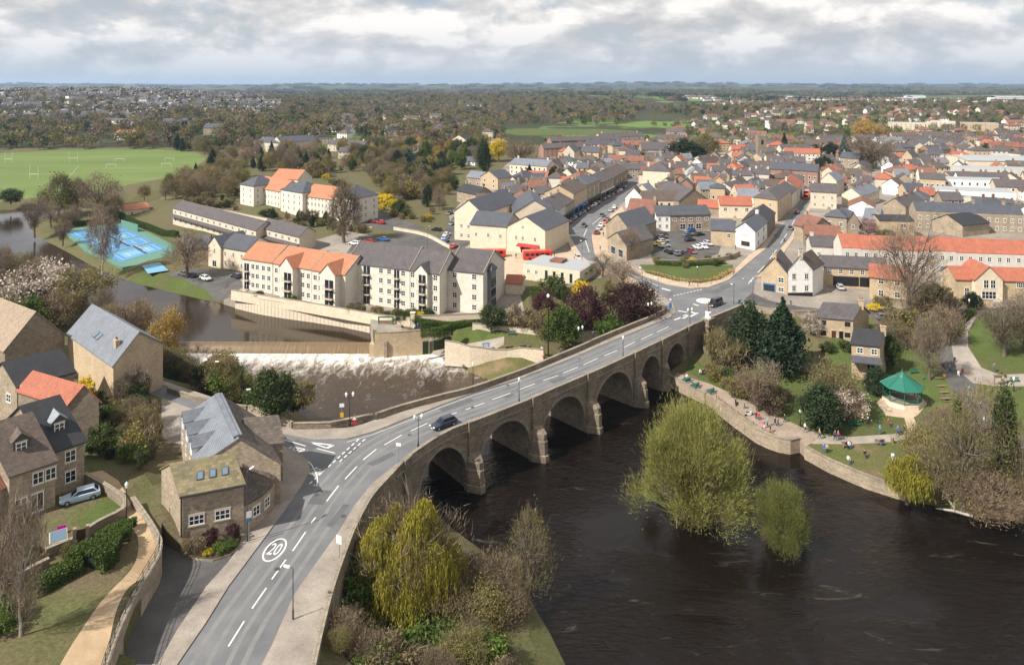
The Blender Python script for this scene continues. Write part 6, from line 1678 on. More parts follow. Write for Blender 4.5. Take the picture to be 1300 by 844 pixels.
def hedge(label,pts,w,h,mk='hedge_leaf',n=None,where=None):
 pts=resample(pts,.4)
 c=pts[len(pts)//2]
 t=thing('hedge',label,'hedge',tuple(c))
 L=len(pts)
 n=n or int(L*.4*(w+2*h)*150)
 i=rng.integers(0,L,n)
 base=np.array([tuple(p-c)for p in pts])[i]
 base[:,2]=np.array([zl(p)for p in pts])[i]-c.z
 a=rng.uniform(0,math.pi,n)
 tang=np.array([tuple((pts[min(k+1,L-1)]-pts[max(k-1,0)]).normalized())for k in range(L)])[i]
 side=np.stack([-tang[:,1],tang[:,0],np.zeros(n)],1)
 k=4.0
 r=1/(np.abs(np.cos(a))**k+np.abs(np.sin(a))**k)**(1/k)*rng.uniform(.86,1.04,n)
 p=base+side*(np.cos(a)*r*w/2)[:,None]+tang*rng.uniform(-.25,.25,(n,1))
 p[:,2]+=np.sin(a)*r*h
 tr=leaves(p,.2)
 cm=tri_mesh('foliage',tr,[M[mk]])
 obj('foliage',cm,t)
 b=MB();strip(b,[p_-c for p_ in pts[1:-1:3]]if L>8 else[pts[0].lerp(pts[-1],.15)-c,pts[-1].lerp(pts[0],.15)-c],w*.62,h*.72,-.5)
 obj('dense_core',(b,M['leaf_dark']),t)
 return t
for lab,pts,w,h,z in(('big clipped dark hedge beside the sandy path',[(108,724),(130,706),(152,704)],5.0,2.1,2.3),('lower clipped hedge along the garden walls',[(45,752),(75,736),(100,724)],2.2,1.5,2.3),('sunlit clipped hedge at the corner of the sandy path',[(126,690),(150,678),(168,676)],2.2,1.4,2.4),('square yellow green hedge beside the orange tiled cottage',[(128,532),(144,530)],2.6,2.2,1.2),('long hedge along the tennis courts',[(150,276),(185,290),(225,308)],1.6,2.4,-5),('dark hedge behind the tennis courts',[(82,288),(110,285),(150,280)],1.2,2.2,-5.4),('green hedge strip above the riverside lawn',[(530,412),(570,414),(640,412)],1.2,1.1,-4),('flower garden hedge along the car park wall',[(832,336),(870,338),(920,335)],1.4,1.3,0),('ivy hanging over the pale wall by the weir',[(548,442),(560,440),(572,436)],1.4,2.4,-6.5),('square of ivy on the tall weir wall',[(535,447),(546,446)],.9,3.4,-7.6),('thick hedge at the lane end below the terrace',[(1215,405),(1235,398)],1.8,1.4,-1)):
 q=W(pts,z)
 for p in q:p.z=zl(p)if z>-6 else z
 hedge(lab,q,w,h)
def paint(name,col,rough=0.3):
 m,nt,b=mat(name)
 b.inputs['Base Color'].default_value=(*col,1)
 b.inputs['Roughness'].default_value=rough
 b.inputs['Coat Weight'].default_value=0.6
 M[name]=m
for k_,c_ in(('car_navy',(.012,.022,.05)),('car_black',(.012,.012,.014)),('car_white',(.72,.72,.72)),('car_silver',(.42,.43,.45)),('car_red',(.42,.015,.015)),('car_maroon',(.16,.012,.02)),('car_blue',(.02,.12,.33)),('car_grey',(.12,.125,.135)),('car_yellow',(.65,.48,.03)),('car_pale_blue',(.35,.45,.55)),('bus_red',(.5,.03,.02)),('bus_orange',(.65,.12,.03))):
 paint(k_,c_)
m,nt,b=mat('car_glass');b.inputs['Base Color'].default_value=(.012,.014,.018,1);b.inputs['Roughness'].default_value=.05;M['car_glass']=m
def loft(b,secs,m=0):
 n=len(secs[0])
 vs=[p for s in secs for p in s]
 fs=[(i*n+j,i*n+(j+1)%n,(i+1)*n+(j+1)%n,(i+1)*n+j)for i in range(len(secs)-1)for j in range(n)]
 fs+=[tuple(range(n))[::-1],tuple((len(secs)-1)*n+j for j in range(n))]
 b.add(vs,fs,m)
def car_meshes(kind):
 L,Wd=(4.6,.9)if kind!='van' else(4.9,.95)
 hood,belt,top=(.86,.96,1.46)if kind!='van' else(1.05,1.15,1.95)
 b=MB()
 st=[(-L/2,.72,.55,.48),(-L/2+.12,.84,.70,.33),(-L/2+.7,.95,hood-.1,.2),(-L/2+1.25,1,hood,.2),(-.2,1,belt,.2),(L/2-.9,1,belt,.2),(L/2-.15,.95,belt-.02,.3),(L/2,.86,belt-.2,.42)]
 secs=[]
 for x,k,zt,zb in st:
  w=Wd*k
  secs.append([(x,-w*.92,zb),(x,w*.92,zb),(x,w,(zb+zt)/2),(x,w*.97,zt-.06),(x,w*.84,zt),(x,-w*.84,zt),(x,-w*.97,zt-.06),(x,-w,(zb+zt)/2)])
 loft(b,secs)
 body=b.mesh('body',M['car_black'],uv=False,smooth=False)
 x0,x1,x2,x3={'hatch':(-1.05,-.35,1.55,2.05),'estate':(-1.0,-.3,1.75,2.15),'saloon':(-1.0,-.3,1.0,1.65),'van':(-1.55,-.95,2.3,2.42)}[kind]
 wb,wt=Wd*.83,Wd*.66
 b=MB()
 lo=belt-.03
 v=[(x0,-wb,lo),(x3,-wb,lo),(x3,wb,lo),(x0,wb,lo),(x1,-wt,top-.05),(x2,-wt,top-.05),(x2,wt,top-.05),(x1,wt,top-.05),(x1+.2,-wt*.85,top),(x2-.2,-wt*.85,top),(x2-.2,wt*.85,top),(x1+.2,wt*.85,top)]
 b.add(v,[(3,2,1,0),(0,1,5,4),(1,2,6,5),(2,3,7,6),(3,0,4,7),(4,5,9,8),(5,6,10,9),(6,7,11,10),(7,4,8,11),(8,9,10,11)])
 cabin=b.mesh('cabin',M['car_black'],uv=False)
 def panel(q,out):
  q=[Vector(p)for p in q];c=sum(q,Vector())/4
  n_=(q[1]-q[0]).cross(q[2]-q[0]).normalized()
  if n_.dot(Vector(out))<0:n_=-n_
  q=[c+(p-c)*.86+n_*.012 for p in q]
  b=MB();b.add(q+[p-n_*.03 for p in q],[(0,1,2,3),(4,7,6,5),(0,4,5,1),(1,5,6,2),(2,6,7,3),(3,7,4,0)])
  return b
 gl=[('windscreen',panel([v[0],v[3],v[7],v[4]],(-1,0,.5))),('rear_window',panel([v[1],v[2],v[6],v[5]],(1,0,.5))),('side_window',panel([v[0],v[1],v[5],v[4]],(0,-1,0))),('side_window',panel([v[3],v[2],v[6],v[7]],(0,1,0)))]
 gl=[(n_,g_.mesh(n_,M['car_glass'],uv=False))for n_,g_ in gl]
 return body,cabin,gl,L,Wd
b=MB();R3=Matrix.Rotation(math.pi/2,3,'X')
tmp=MB();tmp.lathe([(.2,-.1),(.31,-.1),(.32,-.06),(.32,.06),(.31,.1),(.2,.1)],14)
b.v=[tuple(R3@Vector(p))for p in tmp.v];b.f=tmp.f;b.m=tmp.m
WHEEL=b.mesh('wheel',M['rubber'],uv=False)
b=MB();tmp=MB();tmp.lathe([(.19,-.112),(.19,.112)],10);b.v=[tuple(R3@Vector(p))for p in tmp.v];b.f=tmp.f;b.m=tmp.m
RIM=b.mesh('rim',M['alloy'],uv=False)
b=MB();b.box(-.05,.05,-.2,.2,-.07,.07);HEADL=b.mesh('headlight',M['lamp_white'],uv=False)
b=MB();b.box(-.04,.04,-.16,.16,-.09,.09);TAILL=b.mesh('tail_light',M['lamp_red'],uv=False)
b=MB();b.box(-.012,.012,-.26,.26,-.055,.055);PLATE=b.mesh('number_plate',M['lamp_white'],uv=False)
CARM={k:car_meshes(k)for k in('hatch','estate','saloon','van')}
def car(kind,colour,p,heading,label,group=None,near=False):
 """heading: direction the bonnet points."""
 body,cabin,gl,L,Wd=CARM[kind]
 t=thing('van' if kind=='van' else 'car',label,'van' if kind=='van' else 'car',tuple(p),math.atan2(heading[1],heading[0])+math.pi,group)
 for nm,me in(('body',body),('cabin',cabin)):
  o=obj(nm,me,t);o.material_slots[0].link='OBJECT';o.material_slots[0].material=M[colour]
 for nm,me in gl:obj(nm,me,t)
 for x in(-L/2+.85,L/2-.9):
  for y in(-Wd+.06,Wd-.06):
   w=obj('wheel',WHEEL,t,(x,y,.32))
   if near:obj('rim',RIM,w)
 for y in(-.55,.55):
  obj('headlight',HEADL,t,(-L/2+.07,y*Wd/.9,.64))
  obj('tail_light',TAILL,t,(L/2-.05,y*1.15,.78))
 obj('number_plate',PLATE,t,(-L/2-.01,0,.42))
 return t
def hdg(a,b_):
 d=P(*b_)-P(*a)
 return(d.x,d.y)
car('estate','car_navy',P(563,541),hdg((580,535),(545,548)),'dark blue estate car driving along the bridge',near=True)
car('van','car_black',P(908,388),hdg((925,380),(893,393)),'black van turning at the white mini roundabout',near=True)
car('hatch','car_pale_blue',G(102,634),(-.8,-.5),'pale blue car parked beside the stone house behind the garden lawn',near=True)
CN={'car_navy':'dark blue','car_black':'black','car_white':'white','car_silver':'silver','car_red':'red','car_maroon':'maroon','car_blue':'bright blue','car_grey':'grey','car_yellow':'yellow','car_pale_blue':'pale blue'}
hsd=hdg((722,284),(757,259))
PARK=[(hsd,'parked along the high street shops','cars parked along the high street',[(722,284,'red'),(729,279,'grey'),(735,275,'navy'),(741,271,'grey'),(746,267.5,'black'),(750,264.5,'grey'),(755,261.5,'white'),(759,259,'maroon'),(767,254.5,'grey'),(772,252,'red'),(777,249.5,'black'),(783,246,'red'),(788,243,'white'),(793,239,'grey')]),(hdg((757,297),(770,282)),'on the island side of the high street','cars parked along the high street',[(757.5,297,'maroon'),(760.5,291.5,'silver'),(763.5,287.5,'white'),(768,283,'red'),(771,279,'grey')]),(hdg((745,290),(738,300)),'driving down the high street',None,[(741,288,'black'),(764,275,'black'),(775,268.5,'silver'),(780,264.5,'white')]),(hdg((755,345),(735,326)),'driving past the bus station',None,[(734,329,'silver'),(781,343,'black')]),((.9,.5),'below the pink fronted shops','cars in the shop car park',[(836,311.5,'yellow'),(842,308,'silver'),(843,314,'silver'),(841,303,'grey'),(874,300,'grey'),(876,306,'navy'),(876,294.5,'blue'),(888,299,'black')]),((.25,-.97),'along the shop car park wall','cars in the shop car park',[(849,321.5,'black'),(858,323.5,'grey'),(869,323.5,'navy'),(878,321,'maroon'),(885,315.5,'white'),(893,315,'white'),(899,311,'silver')]),(hdg((1003,292),(1012,272)),'on the rising road past the tall tan house',None,[(1003.5,291.5,'black'),(1011.5,271,'maroon')]),((.9,-.4),'behind the grey roofed flats','cars behind the riverside flats',[(450,310.5,'white'),(468,308.5,'red'),(486.5,305.5,'blue'),(474,283,'maroon'),(482.5,284,'red'),(554,293,'black')]),((.3,.95),'beside the cream hall car park','cars beside the cream hall',[(567,299.5,'white'),(565,304,'pale_blue'),(565,308,'blue'),(576,314.5,'red'),(574,285.5,'grey'),(571,272,'navy')]),((.8,-.6),'in the riverside car park by the bare tree','cars by the bare riverside tree',[(233,349.5,'grey'),(243,351.5,'navy'),(261,355,'white'),(300,352.5,'navy')]),((.97,-.2),'at the lane end by the cottages','cars at the lane end',[(1125,406,'grey'),(1142,407,'silver'),(1155,406,'silver')]),((.2,.98),'under the coach house arches',None,[(1066,366.5,'silver')]),((.95,.1),'in the yard behind the slate terrace','cars in the rear yard',[(1178,262,'grey'),(1187,262.5,'red'),(1203,263.5,'red'),(1170,259,'silver')])]
for hd,where,grp,items in PARK:
 for i,(px,py,c)in enumerate(items):
  k=random.choice(['hatch','hatch','estate','saloon'])
  c='car_'+c
  p=G(px,py)
  p.z+=.03
  t=car(k,c,p,hd if random.random()<.6 else(-hd[0],-hd[1]),None,grp)
  PEND.setdefault((CN[c]+' car',where),[]).append((px,t))
def bus(label,p,hd,L,hh,colour,decks=1):
 t=thing('bus',label,'bus',tuple(p),math.atan2(hd[1],hd[0])+math.pi)
 b=MB();secs=[]
 for x,k in((-L/2,.9),(-L/2+.25,1),(L/2-.2,1),(L/2,.93)):
  w=1.25*k
  secs.append([(x,-w,.35),(x,w,.35),(x,w,hh-.3),(x,w*.86,hh),(x,-w*.86,hh),(x,-w,hh-.3)])
 loft(b,secs);obj('body',b.mesh('body',M[colour],uv=False),t)
 for dk in range(decks):
  z0=1.35+dk*1.95
  for s in(-1,1):
   n=max(3,int(L/1.6))
   for i in range(n):
    x=-L/2+.8+(L-1.4)*(i+.5)/n
    b=MB();b.box(x-.62,x+.62,s*1.25-.02,s*1.25+.02,z0,z0+.85);obj('side_window',b.mesh('side_window',M['car_glass'],uv=False),t)
  b=MB();b.box(-L/2-.02,-L/2+.05,-1.0,1.0,z0-.1,z0+.95);obj('windscreen',b.mesh('windscreen',M['car_glass'],uv=False),t)
 for x in(-L/2+1.8,L/2-2.2):
  for y in(-1.15,1.15):
   w=obj('wheel',WHEEL,t,(x,y,.46));w.scale=(1.45,1.2,1.45)
 return t
bus('red single deck bus waiting beside the cream hall',G(682,329),(1,.1),9.5,3.0,'bus_red')
bus('long red coach parked against the cream front range',G(625,326),(1,-.02),9,2.6,'bus_red')
bus('orange red double deck bus at the top of the rising road',P(1024,252),hdg((1024,252),(1020,260)),9,4.1,'bus_orange',2)
def motorbike(label,p,a,colour):
 t=thing('motorbike',label,'motorbike',tuple(p),a)
 for x in(-.7,.7):
  b=MB();tm_=MB();tm_.lathe([(.2,-.06),(.31,-.06),(.31,.06),(.2,.06)],12);b.v=[tuple(R3@Vector(q))for q in tm_.v];b.f=tm_.f;b.m=tm_.m
  obj('wheel',b.mesh('wheel',M['rubber'],uv=False),t,(x,0,.31))
 b=MB();loft(b,[[(x,-w,z0),(x,w,z0),(x,w*.8,z1),(x,-w*.8,z1)]for x,w,z0,z1 in((-.75,.08,.75,.9),(-.35,.16,.45,.95),(.15,.2,.35,.9),(.5,.16,.5,1.0),(.8,.05,.8,.95))])
 obj('body',b.mesh('body',M[colour],uv=False),t)
 b=MB();b.tube([(.55,-.38,1.05),(.6,0,1.0),(.55,.38,1.05)],.025,5);obj('handlebar',(b,M['black']),t)
 b=MB();loft(b,[[(x,-.14,.88),(x,.14,.88),(x,.12,.98),(x,-.12,.98)]for x in(-.7,.1)]);obj('seat',(b,M['rubber']),t)
 return t
motorbike('white motorbike parked on the quay beside the bare tree',P(951,529,-7.3),.3,'car_white')
motorbike('dark motorbike parked on the quay at the slipway head',P(934,515,-7.3),1.3,'car_black')
motorbike('black motorbike parked on the terrace behind the bridge parapet',G(664,444),.2,'car_black')
motorbike('black motorbike nearest the tall lamp on the terrace',G(671,445),.5,'car_black')
motorbike('motorbike riding up the rising road past the white pub',P(995.5,306),1.0,'car_black')
SKINC=plain('skin',(.5,.3,.21),.6,var=.05)
HAIRC=plain('dark_hair',(.03,.02,.015),.7,var=.1)
SHOEC=plain('shoes',(.03,.028,.026),.6,var=.0)
for k_,c_ in(('cloth_black',(.015,.015,.018)),('cloth_navy',(.02,.03,.09)),('cloth_blue',(.04,.14,.5)),('cloth_teal',(.03,.32,.4)),('cloth_pink',(.6,.08,.2)),('cloth_white',(.7,.69,.66)),('cloth_grey',(.13,.13,.135)),('cloth_yellow',(.8,.55,.03)),('cloth_orange',(.6,.15,.05)),('cloth_tan',(.42,.28,.14)),('cloth_red',(.45,.03,.03)),('cloth_denim',(.05,.09,.19))):
 M[k_]=plain(k_,c_,.85,var=.08)
def person_mesh(pose):
 J={}
 if pose=='sit':
  hip=.5
  J=dict(pelvis=(0,0,hip),belly=(-.02,0,hip+.2),chest=(-.03,0,hip+.42),neck=(-.02,0,hip+.6),head=(0,0,hip+.72),crown=(0,0,hip+.86))
  legs={s:[(.02,s*.1,hip-.02),(.42,s*.11,hip),(.46,s*.11,.08),(.6,s*.12,.05)]for s in(-1,1)}
  arms={s:[(-.03,s*.19,hip+.5),(.08,s*.25,hip+.22),(.34,s*.14,hip+.16),(.43,s*.1,hip+.15)]for s in(-1,1)}
 else:
  st=.30 if pose=='walk' else.04
  hip=.92
  J=dict(pelvis=(0,0,hip),belly=(0,0,hip+.18),chest=(.01,0,hip+.42),neck=(.01,0,hip+.60),head=(.03,0,hip+.71),crown=(.02,0,hip+.84))
  legs={s:[(0,s*.09,hip-.06),(.06+s*st*.45,s*.1,.49),(s*st-.03,s*.1,.09),(s*st+.14,s*.11,.045)]for s in(-1,1)}
  arms={s:[(0,s*.19,hip+.5),(-s*st*.35-.02,s*.26,hip+.22),(-s*st*.8+.1,s*.25,hip-.02),(-s*st*.9+.14,s*.24,hip-.12)]for s in(-1,1)}
  if pose=='push':
   arms={s:[(0,s*.19,hip+.5),(.12,s*.24,hip+.24),(.4,s*.2,hip+.14),(.48,s*.19,hip+.14)]for s in(-1,1)}
 vs,es,rad=[],[],[]
 def addv(p,r):
  vs.append(p);rad.append(r);return len(vs)-1
 pe=addv(J['pelvis'],(.13,.15));be=addv(J['belly'],(.12,.145));ch=addv(J['chest'],(.125,.17));ne=addv(J['neck'],(.055,.055));he=addv(J['head'],(.095,.085));cr=addv(J['crown'],(.075,.07))
 es+=[(pe,be),(be,ch),(ch,ne),(ne,he),(he,cr)]
 for s in(-1,1):
  i=pe
  for p,r in zip(legs[s],(.095,.07,.045,.04)):
   j=addv(p,(r,r));es.append((i,j));i=j
  i=ch
  for p,r in zip(arms[s],(.07,.048,.036,.032)):
   j=addv(p,(r,r));es.append((i,j));i=j
 me=bpy.data.meshes.new('person_base');me.from_pydata(vs,es,[])
 o=bpy.data.objects.new('person_base',me);COL.objects.link(o)
 sk=o.modifiers.new('skin','SKIN')
 for k,r in enumerate(rad):
  me.skin_vertices[0].data[k].radius=r
 me.skin_vertices[0].data[0].use_root=True
 sub=o.modifiers.new('sub','SUBSURF');sub.levels=1
 bpy.context.view_layer.update()
 dg=bpy.context.evaluated_depsgraph_get()
 m2=bpy.data.meshes.new_from_object(o.evaluated_get(dg))
 bpy.data.objects.remove(o)
 m2.name='person'
 m2.materials.clear()
 for mm in(M['cloth_black'],M['cloth_navy'],SKINC,HAIRC,SHOEC):m2.materials.append(mm)
 hands=[Vector(arms[s][3])for s in(-1,1)]
 for f in m2.polygons:
  c=f.center
  top=hip+.62
  if c.z>top+.18 or(c.z>top+.06 and c.x<J['head'][0]-.04):k=3
  elif c.z>top-.06:k=2
  elif min((c-h).length for h in hands)<.1:k=2
  elif c.z<.1:k=4
  elif(pose!='sit' and c.z<hip+.04 and abs(c.y)<.2)or(pose=='sit' and c.z<hip+.1 and(c.x>.1 or c.z<hip)):k=1
  else:k=0
  f.material_index=k
  f.use_smooth=True
 return m2
PM={k:person_mesh(k)for k in('stand','walk','sit','push')}
CW=lambda c:c.replace('cloth_','')
def person(pose,p,face,top,leg,label,group=None,sc=1.0):
 o=obj('person',PM[pose],None,tuple(p),math.atan2(face[1],face[0]))
 for i,c in((0,top),(1,leg)):
  o.material_slots[i].link='OBJECT';o.material_slots[i].material=M['cloth_'+c]
 o.scale=(sc,sc,sc)
 return tag(o,label,'person',group)
QZ=-7.34
for pose,px,py,z,face,top,leg,lab in(('stand',969.5,545,QZ,(0,-1),'pink','white','person in pink top and white trousers standing on the quay'),('stand',974.5,542,QZ,(-1,-.3),'teal','black','person in teal jacket behind the pink clad person'),('stand',978,550,QZ,(-1,.2),'black','black','person all in black facing the pink clad person'),('walk',984,541,QZ,(-.6,.8),'black','navy','person in black walking in the middle of the quay'),('walk',987.5,542,QZ,(-.6,.8),'grey','denim','person in grey walking beside someone in black on the quay'),('walk',978.8,528,QZ,(-.3,1),'black','black','person in black at the foot of the bare quay tree'),('walk',996,537,QZ,(.8,-.4),'black','navy','person in dark clothes by the quay path edge'),('walk',1040.5,556,-7.0,(-1,.2),'tan','black','person in tan jacket on the path by the quay end'),('stand',1117,551,-6.9,(1,.1),'teal','denim','person in teal top on the path below the white blossom'),('walk',1140,552,-6.9,(-1,0),'blue','navy','person in bright blue on the path before the bandstand'),('push',1148.5,551,-6.9,(-1,0),'black','black','person in black with a pushchair before the bandstand'),('sit',1077,587,-7.2,(0,-1),'white','denim','person sitting on the bare patch of the river lawn'),('walk',1197.5,469,-5.3,(.3,-1),'navy','black','person in navy on the dark track by the picnic tables'),('walk',1202,446,-4.6,(.1,1),'blue','denim','person in blue at the top of the dark track'),('walk',1206,473,-5.4,(.3,-1),'grey','black','person in grey walking down the dark track'),('walk',1217,480,-5.5,(.2,1),'white','white','person in white on the dark track'),('walk',1222,477,-5.4,(.2,1),'red','denim','person in red beside the person in white'),('walk',1238,522,-6.2,(-.4,1),'black','black','person in black lower down the dark track'),('walk',1245,522,-6.2,(-.4,1),'navy','grey','person in navy lower down the dark track'),('walk',1258,556,-6.6,(.3,-1),'orange','black','person in orange coat near the ivy clad tree'),('stand',1288,568,-6.7,(-1,-.3),'yellow','denim','person in bright yellow coat beyond the ivy clad tree'),('walk',526.5,420,-4.1,(.4,-1),'white','denim','person in pale top on the riverside walk by the pillar'),('walk',530.5,419,-4.1,(.4,-1),'blue','denim','person in blue on the riverside walk by the pillar'),('walk',875,363.5,.12,(1,.1),'black','black','person in black on the pavement round the flower garden'),('walk',931.5,350,.12,(.7,.7),'red','denim','person in red on the pavement at the garden corner'),('walk',997,388,-.9,(1,0),'black','black','person in black on the lane below the white house'),('walk',1004,388.5,-.9,(1,0),'navy','black','person in navy on the lane below the white house'),('walk',934,317,0,(.6,.8),'grey','black','person in grey outside the white pub'),('walk',762,318,0,(.1,1),'blue','denim','person in blue on the brick pavement of the fork'),('walk',766,300,0,(.1,1),'black','denim','person in black on the brick pavement of the fork'),('walk',753,430,.12,(.8,.6),'navy','black','person in navy on the bridge footway'),('walk',711,288,.1,(.5,.8),'red','black','person in red outside the first high street shop'),('stand',704,327,-.5,(-1,0),'black','black','person in black waiting by the red bus'),('stand',655,328,-.6,(0,-1),'navy','grey','person in navy between the red coach and red bus')):
 person(pose,P(px,py,z),face,top,leg,lab)
for pose,px,py,z,face,top,leg,lab in(('walk',945,521,QZ,(.8,-.5),'grey','denim','person in grey strolling between the slipway and white motorbike'),('stand',960,533,QZ,(-.5,-1),'navy','black','person in navy looking at the river from the quay rail'),('stand',963,534.5,QZ,(-.5,-1),'red','denim','person in red looking at the river from the quay rail'),('walk',1022,548,-7.05,(1,-.2),'white','denim','person in white where the path leaves the quay'),('walk',1060,558,-6.95,(1,0),'grey','black','person in grey on the path below the rounded dark bush'),('walk',1064,558,-6.95,(1,0),'pink','denim','person in pink on the path below the rounded dark bush'),('walk',1168,549,-6.95,(-1,.1),'navy','grey','person in navy at the bandstand path junction'),('sit',1046,572,-7.2,(0,-1),'blue','denim','person in blue sitting on the grass by the quay corner'),('sit',1050,572.5,-7.2,(-.4,-1),'tan','black','person in tan sitting on the grass by the quay corner'),('sit',1098,580,-7.2,(0,-1),'black','black','person in black sitting on the middle of the river lawn'),('stand',1100,535,-6.8,(1,0),'yellow','denim','person in yellow on the lawn between blossom and bandstand'),('sit',1128,540,-6.8,(.3,-1),'red','navy','person in red sitting on the bandstand lawn'),('walk',1212,462,-5,(.1,1),'black','denim','person in black where track and curved path meet'),('walk',1231,500,-5.9,(-.3,1),'teal','black','person in teal halfway down the dark track'),('walk',1250,540,-6.4,(-.3,1),'white','denim','person in white at the lower bend of the dark track'),('walk',1262,471,-4.6,(1,0),'grey','denim','person in grey on the curved path by the notice board'),('walk',700,292,0,(.6,.8),'teal','black','person in teal at the corner of the cream hall'),('walk',716,283,.1,(.6,.8),'grey','black','person in grey outside the second high street shop'),('walk',739,266.5,.1,(.6,.8),'pink','denim','person in pink outside the blue shopfront'),('walk',776,290,0,(.1,1),'navy','denim','person in navy by the red tiled house in the fork'),('walk',984,300,.1,(.5,.8),'white','denim','person in white beyond the white pub'),('walk',992,330,0,(.5,.8),'navy','black','person in navy on the far pavement of the rising road'),('walk',690,460,.12,(.8,.6),'red','denim','person in red on the upstream bridge footway')):
 person(pose,P(px,py,z),face,top,leg,lab)
BM={}
b=MB()
for k in range(3):b.box(-.9,.9,-.22+k*.16,-.09+k*.16,.42,.46)
BM['seat']=[(-.9,.9,-.22+k*.16,-.09+k*.16,.42,.46)for k in range(3)]
BM['back']=[(-.9,.9,.27,.31,.52+k*.15,.63+k*.15)for k in range(3)]
BM['leg']=[(-.78,-.70,-.22,.31,0,.42),(.70,.78,-.22,.31,0,.42)]
BMESH={k:[]for k in BM}
for k,v in BM.items():
 for bx in v:
  b=MB();b.box(*bx);BMESH[k].append(b)
def bench(label,p,face,mk):
 t=thing('bench',label,'bench',tuple(p),math.atan2(face[1],face[0])+math.pi/2)
 for k,nm in(('seat','seat_slat'),('back','back_slat'),('leg','leg')):
  for i,b in enumerate(BMESH[k]):obj(nm,b.mesh(nm,M[mk]),t)
 return t
for px,py,z,face,mk,lab in((1161,474,None,(0,-1),'green_metal','green bench on the grass behind the bandstand'),(1289,485,None,(0,-1),'green_metal','green bench on the lawn beyond the dark track'),(1085.5,541,-6.9,(0,-1),'green_metal','green bench beneath the white blossom'),(1076,568,-7.2,(0,-1),'wood','bench with two people facing the river, nearer the quay'),(1118,565,-7.2,(0,-1),'wood','bench facing the river below the bandstand path'),(891,475,None,(.3,-1),'wood','bench on the grass nearest the bridge above the quay'),(902,477,None,(.3,-1),'wood','second bench along the grass above the quay'),(915,480,None,(.3,-1),'wood','third bench along the grass above the quay'),(935.5,489.5,None,(.3,-1),'wood','bench nearest the slipway above the quay'),(644,441,None,(0,-1),'wood','bench on the terrace by the parked motorbikes'),(650,425,None,(0,-1),'green_metal','green bench against the upper terrace wall'),(688,446,None,(0,-1),'wood','bench on the terrace beside the tall lamp'),(1333-25,448,None,(-1,-.2),'green_metal','green bench at the frame edge on the bright lawn')):
 p=G(px,py)if z is None else P(px,py,z)
 bench(lab,p,face,mk)
for px,py,z,tp,lab in((1074.5,568.5,-7.2,'black','person in black sitting on the riverside bench near the quay'),(1078,568.5,-7.2,'white','person in white sitting on the riverside bench near the quay'),(1117,565.5,-7.2,'grey','person in grey on the bench below the bandstand path'),(1120,565.5,-7.2,'black','person in black on the bench below the bandstand path'),(889,475.5,None,'white','person in white on the grass bench nearest the bridge'),(893,475.5,None,'black','person in black on the grass bench nearest the bridge'),(902,477.5,None,'black','person in black on the second bench above the quay'),(913.5,480.5,None,'navy','person in navy on the third bench above the quay'),(917,480.5,None,'black','person in black on the third bench above the quay'),(935,490,None,'navy','person in navy on the bench nearest the slipway'),(688,446.5,None,'white','person in white on the terrace bench beside the tall lamp')):
 p=G(px,py)if z is None else P(px,py,z)
 person('sit',p+Vector((0,.06,0)),(.2,-1),tp,'denim' if tp!='black' else 'black',lab)
def picnic(label,p,a,mk):
 t=thing('picnic_table',label,'picnic table',tuple(p),a)
 for k in range(5):
  b=MB();b.box(-.9,.9,-.36+k*.15,-.23+k*.15,.72,.76);obj('top_plank',(b,M[mk]),t)
 for s in(-1,1):
  for k in range(2):
   b=MB();y=s*(.62+k*.14);b.box(-.9,.9,y-.06,y+.06,.42,.46);obj('seat_plank',(b,M[mk]),t)
  b=MB();b.box(s*.65-.04,s*.65+.04,-.78,.78,.36,.42);obj('cross_beam',(b,M[mk]),t)
  for q in(-1,1):
   b=MB();b.tube([(s*.6,q*.55,0),(s*.6,q*.22,.72)],.05,4);obj('leg',(b,M[mk]),t)
 return t
for px,py,z,a,mk,lab in((883,492,QZ,.5,'green_metal','green picnic table on the quay nearer the bridge'),(902.5,499,QZ,.5,'green_metal','green picnic table on the quay above the slipway'),(872,485,QZ,.5,'green_metal','green table ringed by sitting people by the last arch'),(1193,484,-5.6,.1,'wood','weathered picnic table highest beside the dark track'),(1196,494,-5.9,.1,'wood','weathered picnic table second beside the dark track'),(1199,502,-6.1,.1,'wood','weathered picnic table third beside the dark track'),(1201,510,-6.2,.1,'wood','weathered picnic table lowest beside the dark track'),(617,440,None,.1,'blue','blue picnic table on the terrace above the weir pool')):
 picnic(lab,(G(px,py)if z is None else P(px,py,z)),a,mk)
for px,py,f,tp,lab in((869,484,(1,-.2),'navy','person in navy sitting at the quay table by the last arch'),(872,481.5,(0,-1),'white','person in white sitting behind the quay table by the last arch'),(876,484.5,(-1,0),'black','person in black sitting at the quay table by the last arch'),(879,490,(1,0),'grey','person in grey sitting at the green table nearer the bridge'),(887,491,(-1,0),'black','person in black sitting at the green table nearer the bridge'),(906,498,(-1,0),'navy','person in navy sitting at the green table above the slipway')):
 person('sit',P(px,py,QZ),f,tp,'denim',lab)
def pushchair(p,a):
 t=thing('pushchair','dark pushchair on the path before the bandstand','pushchair',tuple(p),a)
 b=MB();loft(b,[[(x,-.24,z0),(x,.24,z0),(x,.24,z1),(x,-.24,z1)]for x,z0,z1 in((-.3,.5,.95),(.0,.4,.62),(.4,.45,.6))]);obj('seat',(b,M['cloth_navy']),t)
 b=MB();b.tube([(-.3,-.25,.8),(-.6,0,1.02),(-.3,.25,.8)],.02,5);obj('handle',(b,M['black']),t)
 for x in(-.35,.4):
  for y in(-.25,.25):
   w=obj('wheel',WHEEL,t,(x,y,.14));w.scale=(.44,.3,.44)
   b=MB();b.tube([(x,y*.9,.14),(x*.5,y*.9,.48)],.018,4);obj('frame_bar',(b,M['black']),t)
pushchair(P(1145,551,-6.9),math.pi)
LP={}
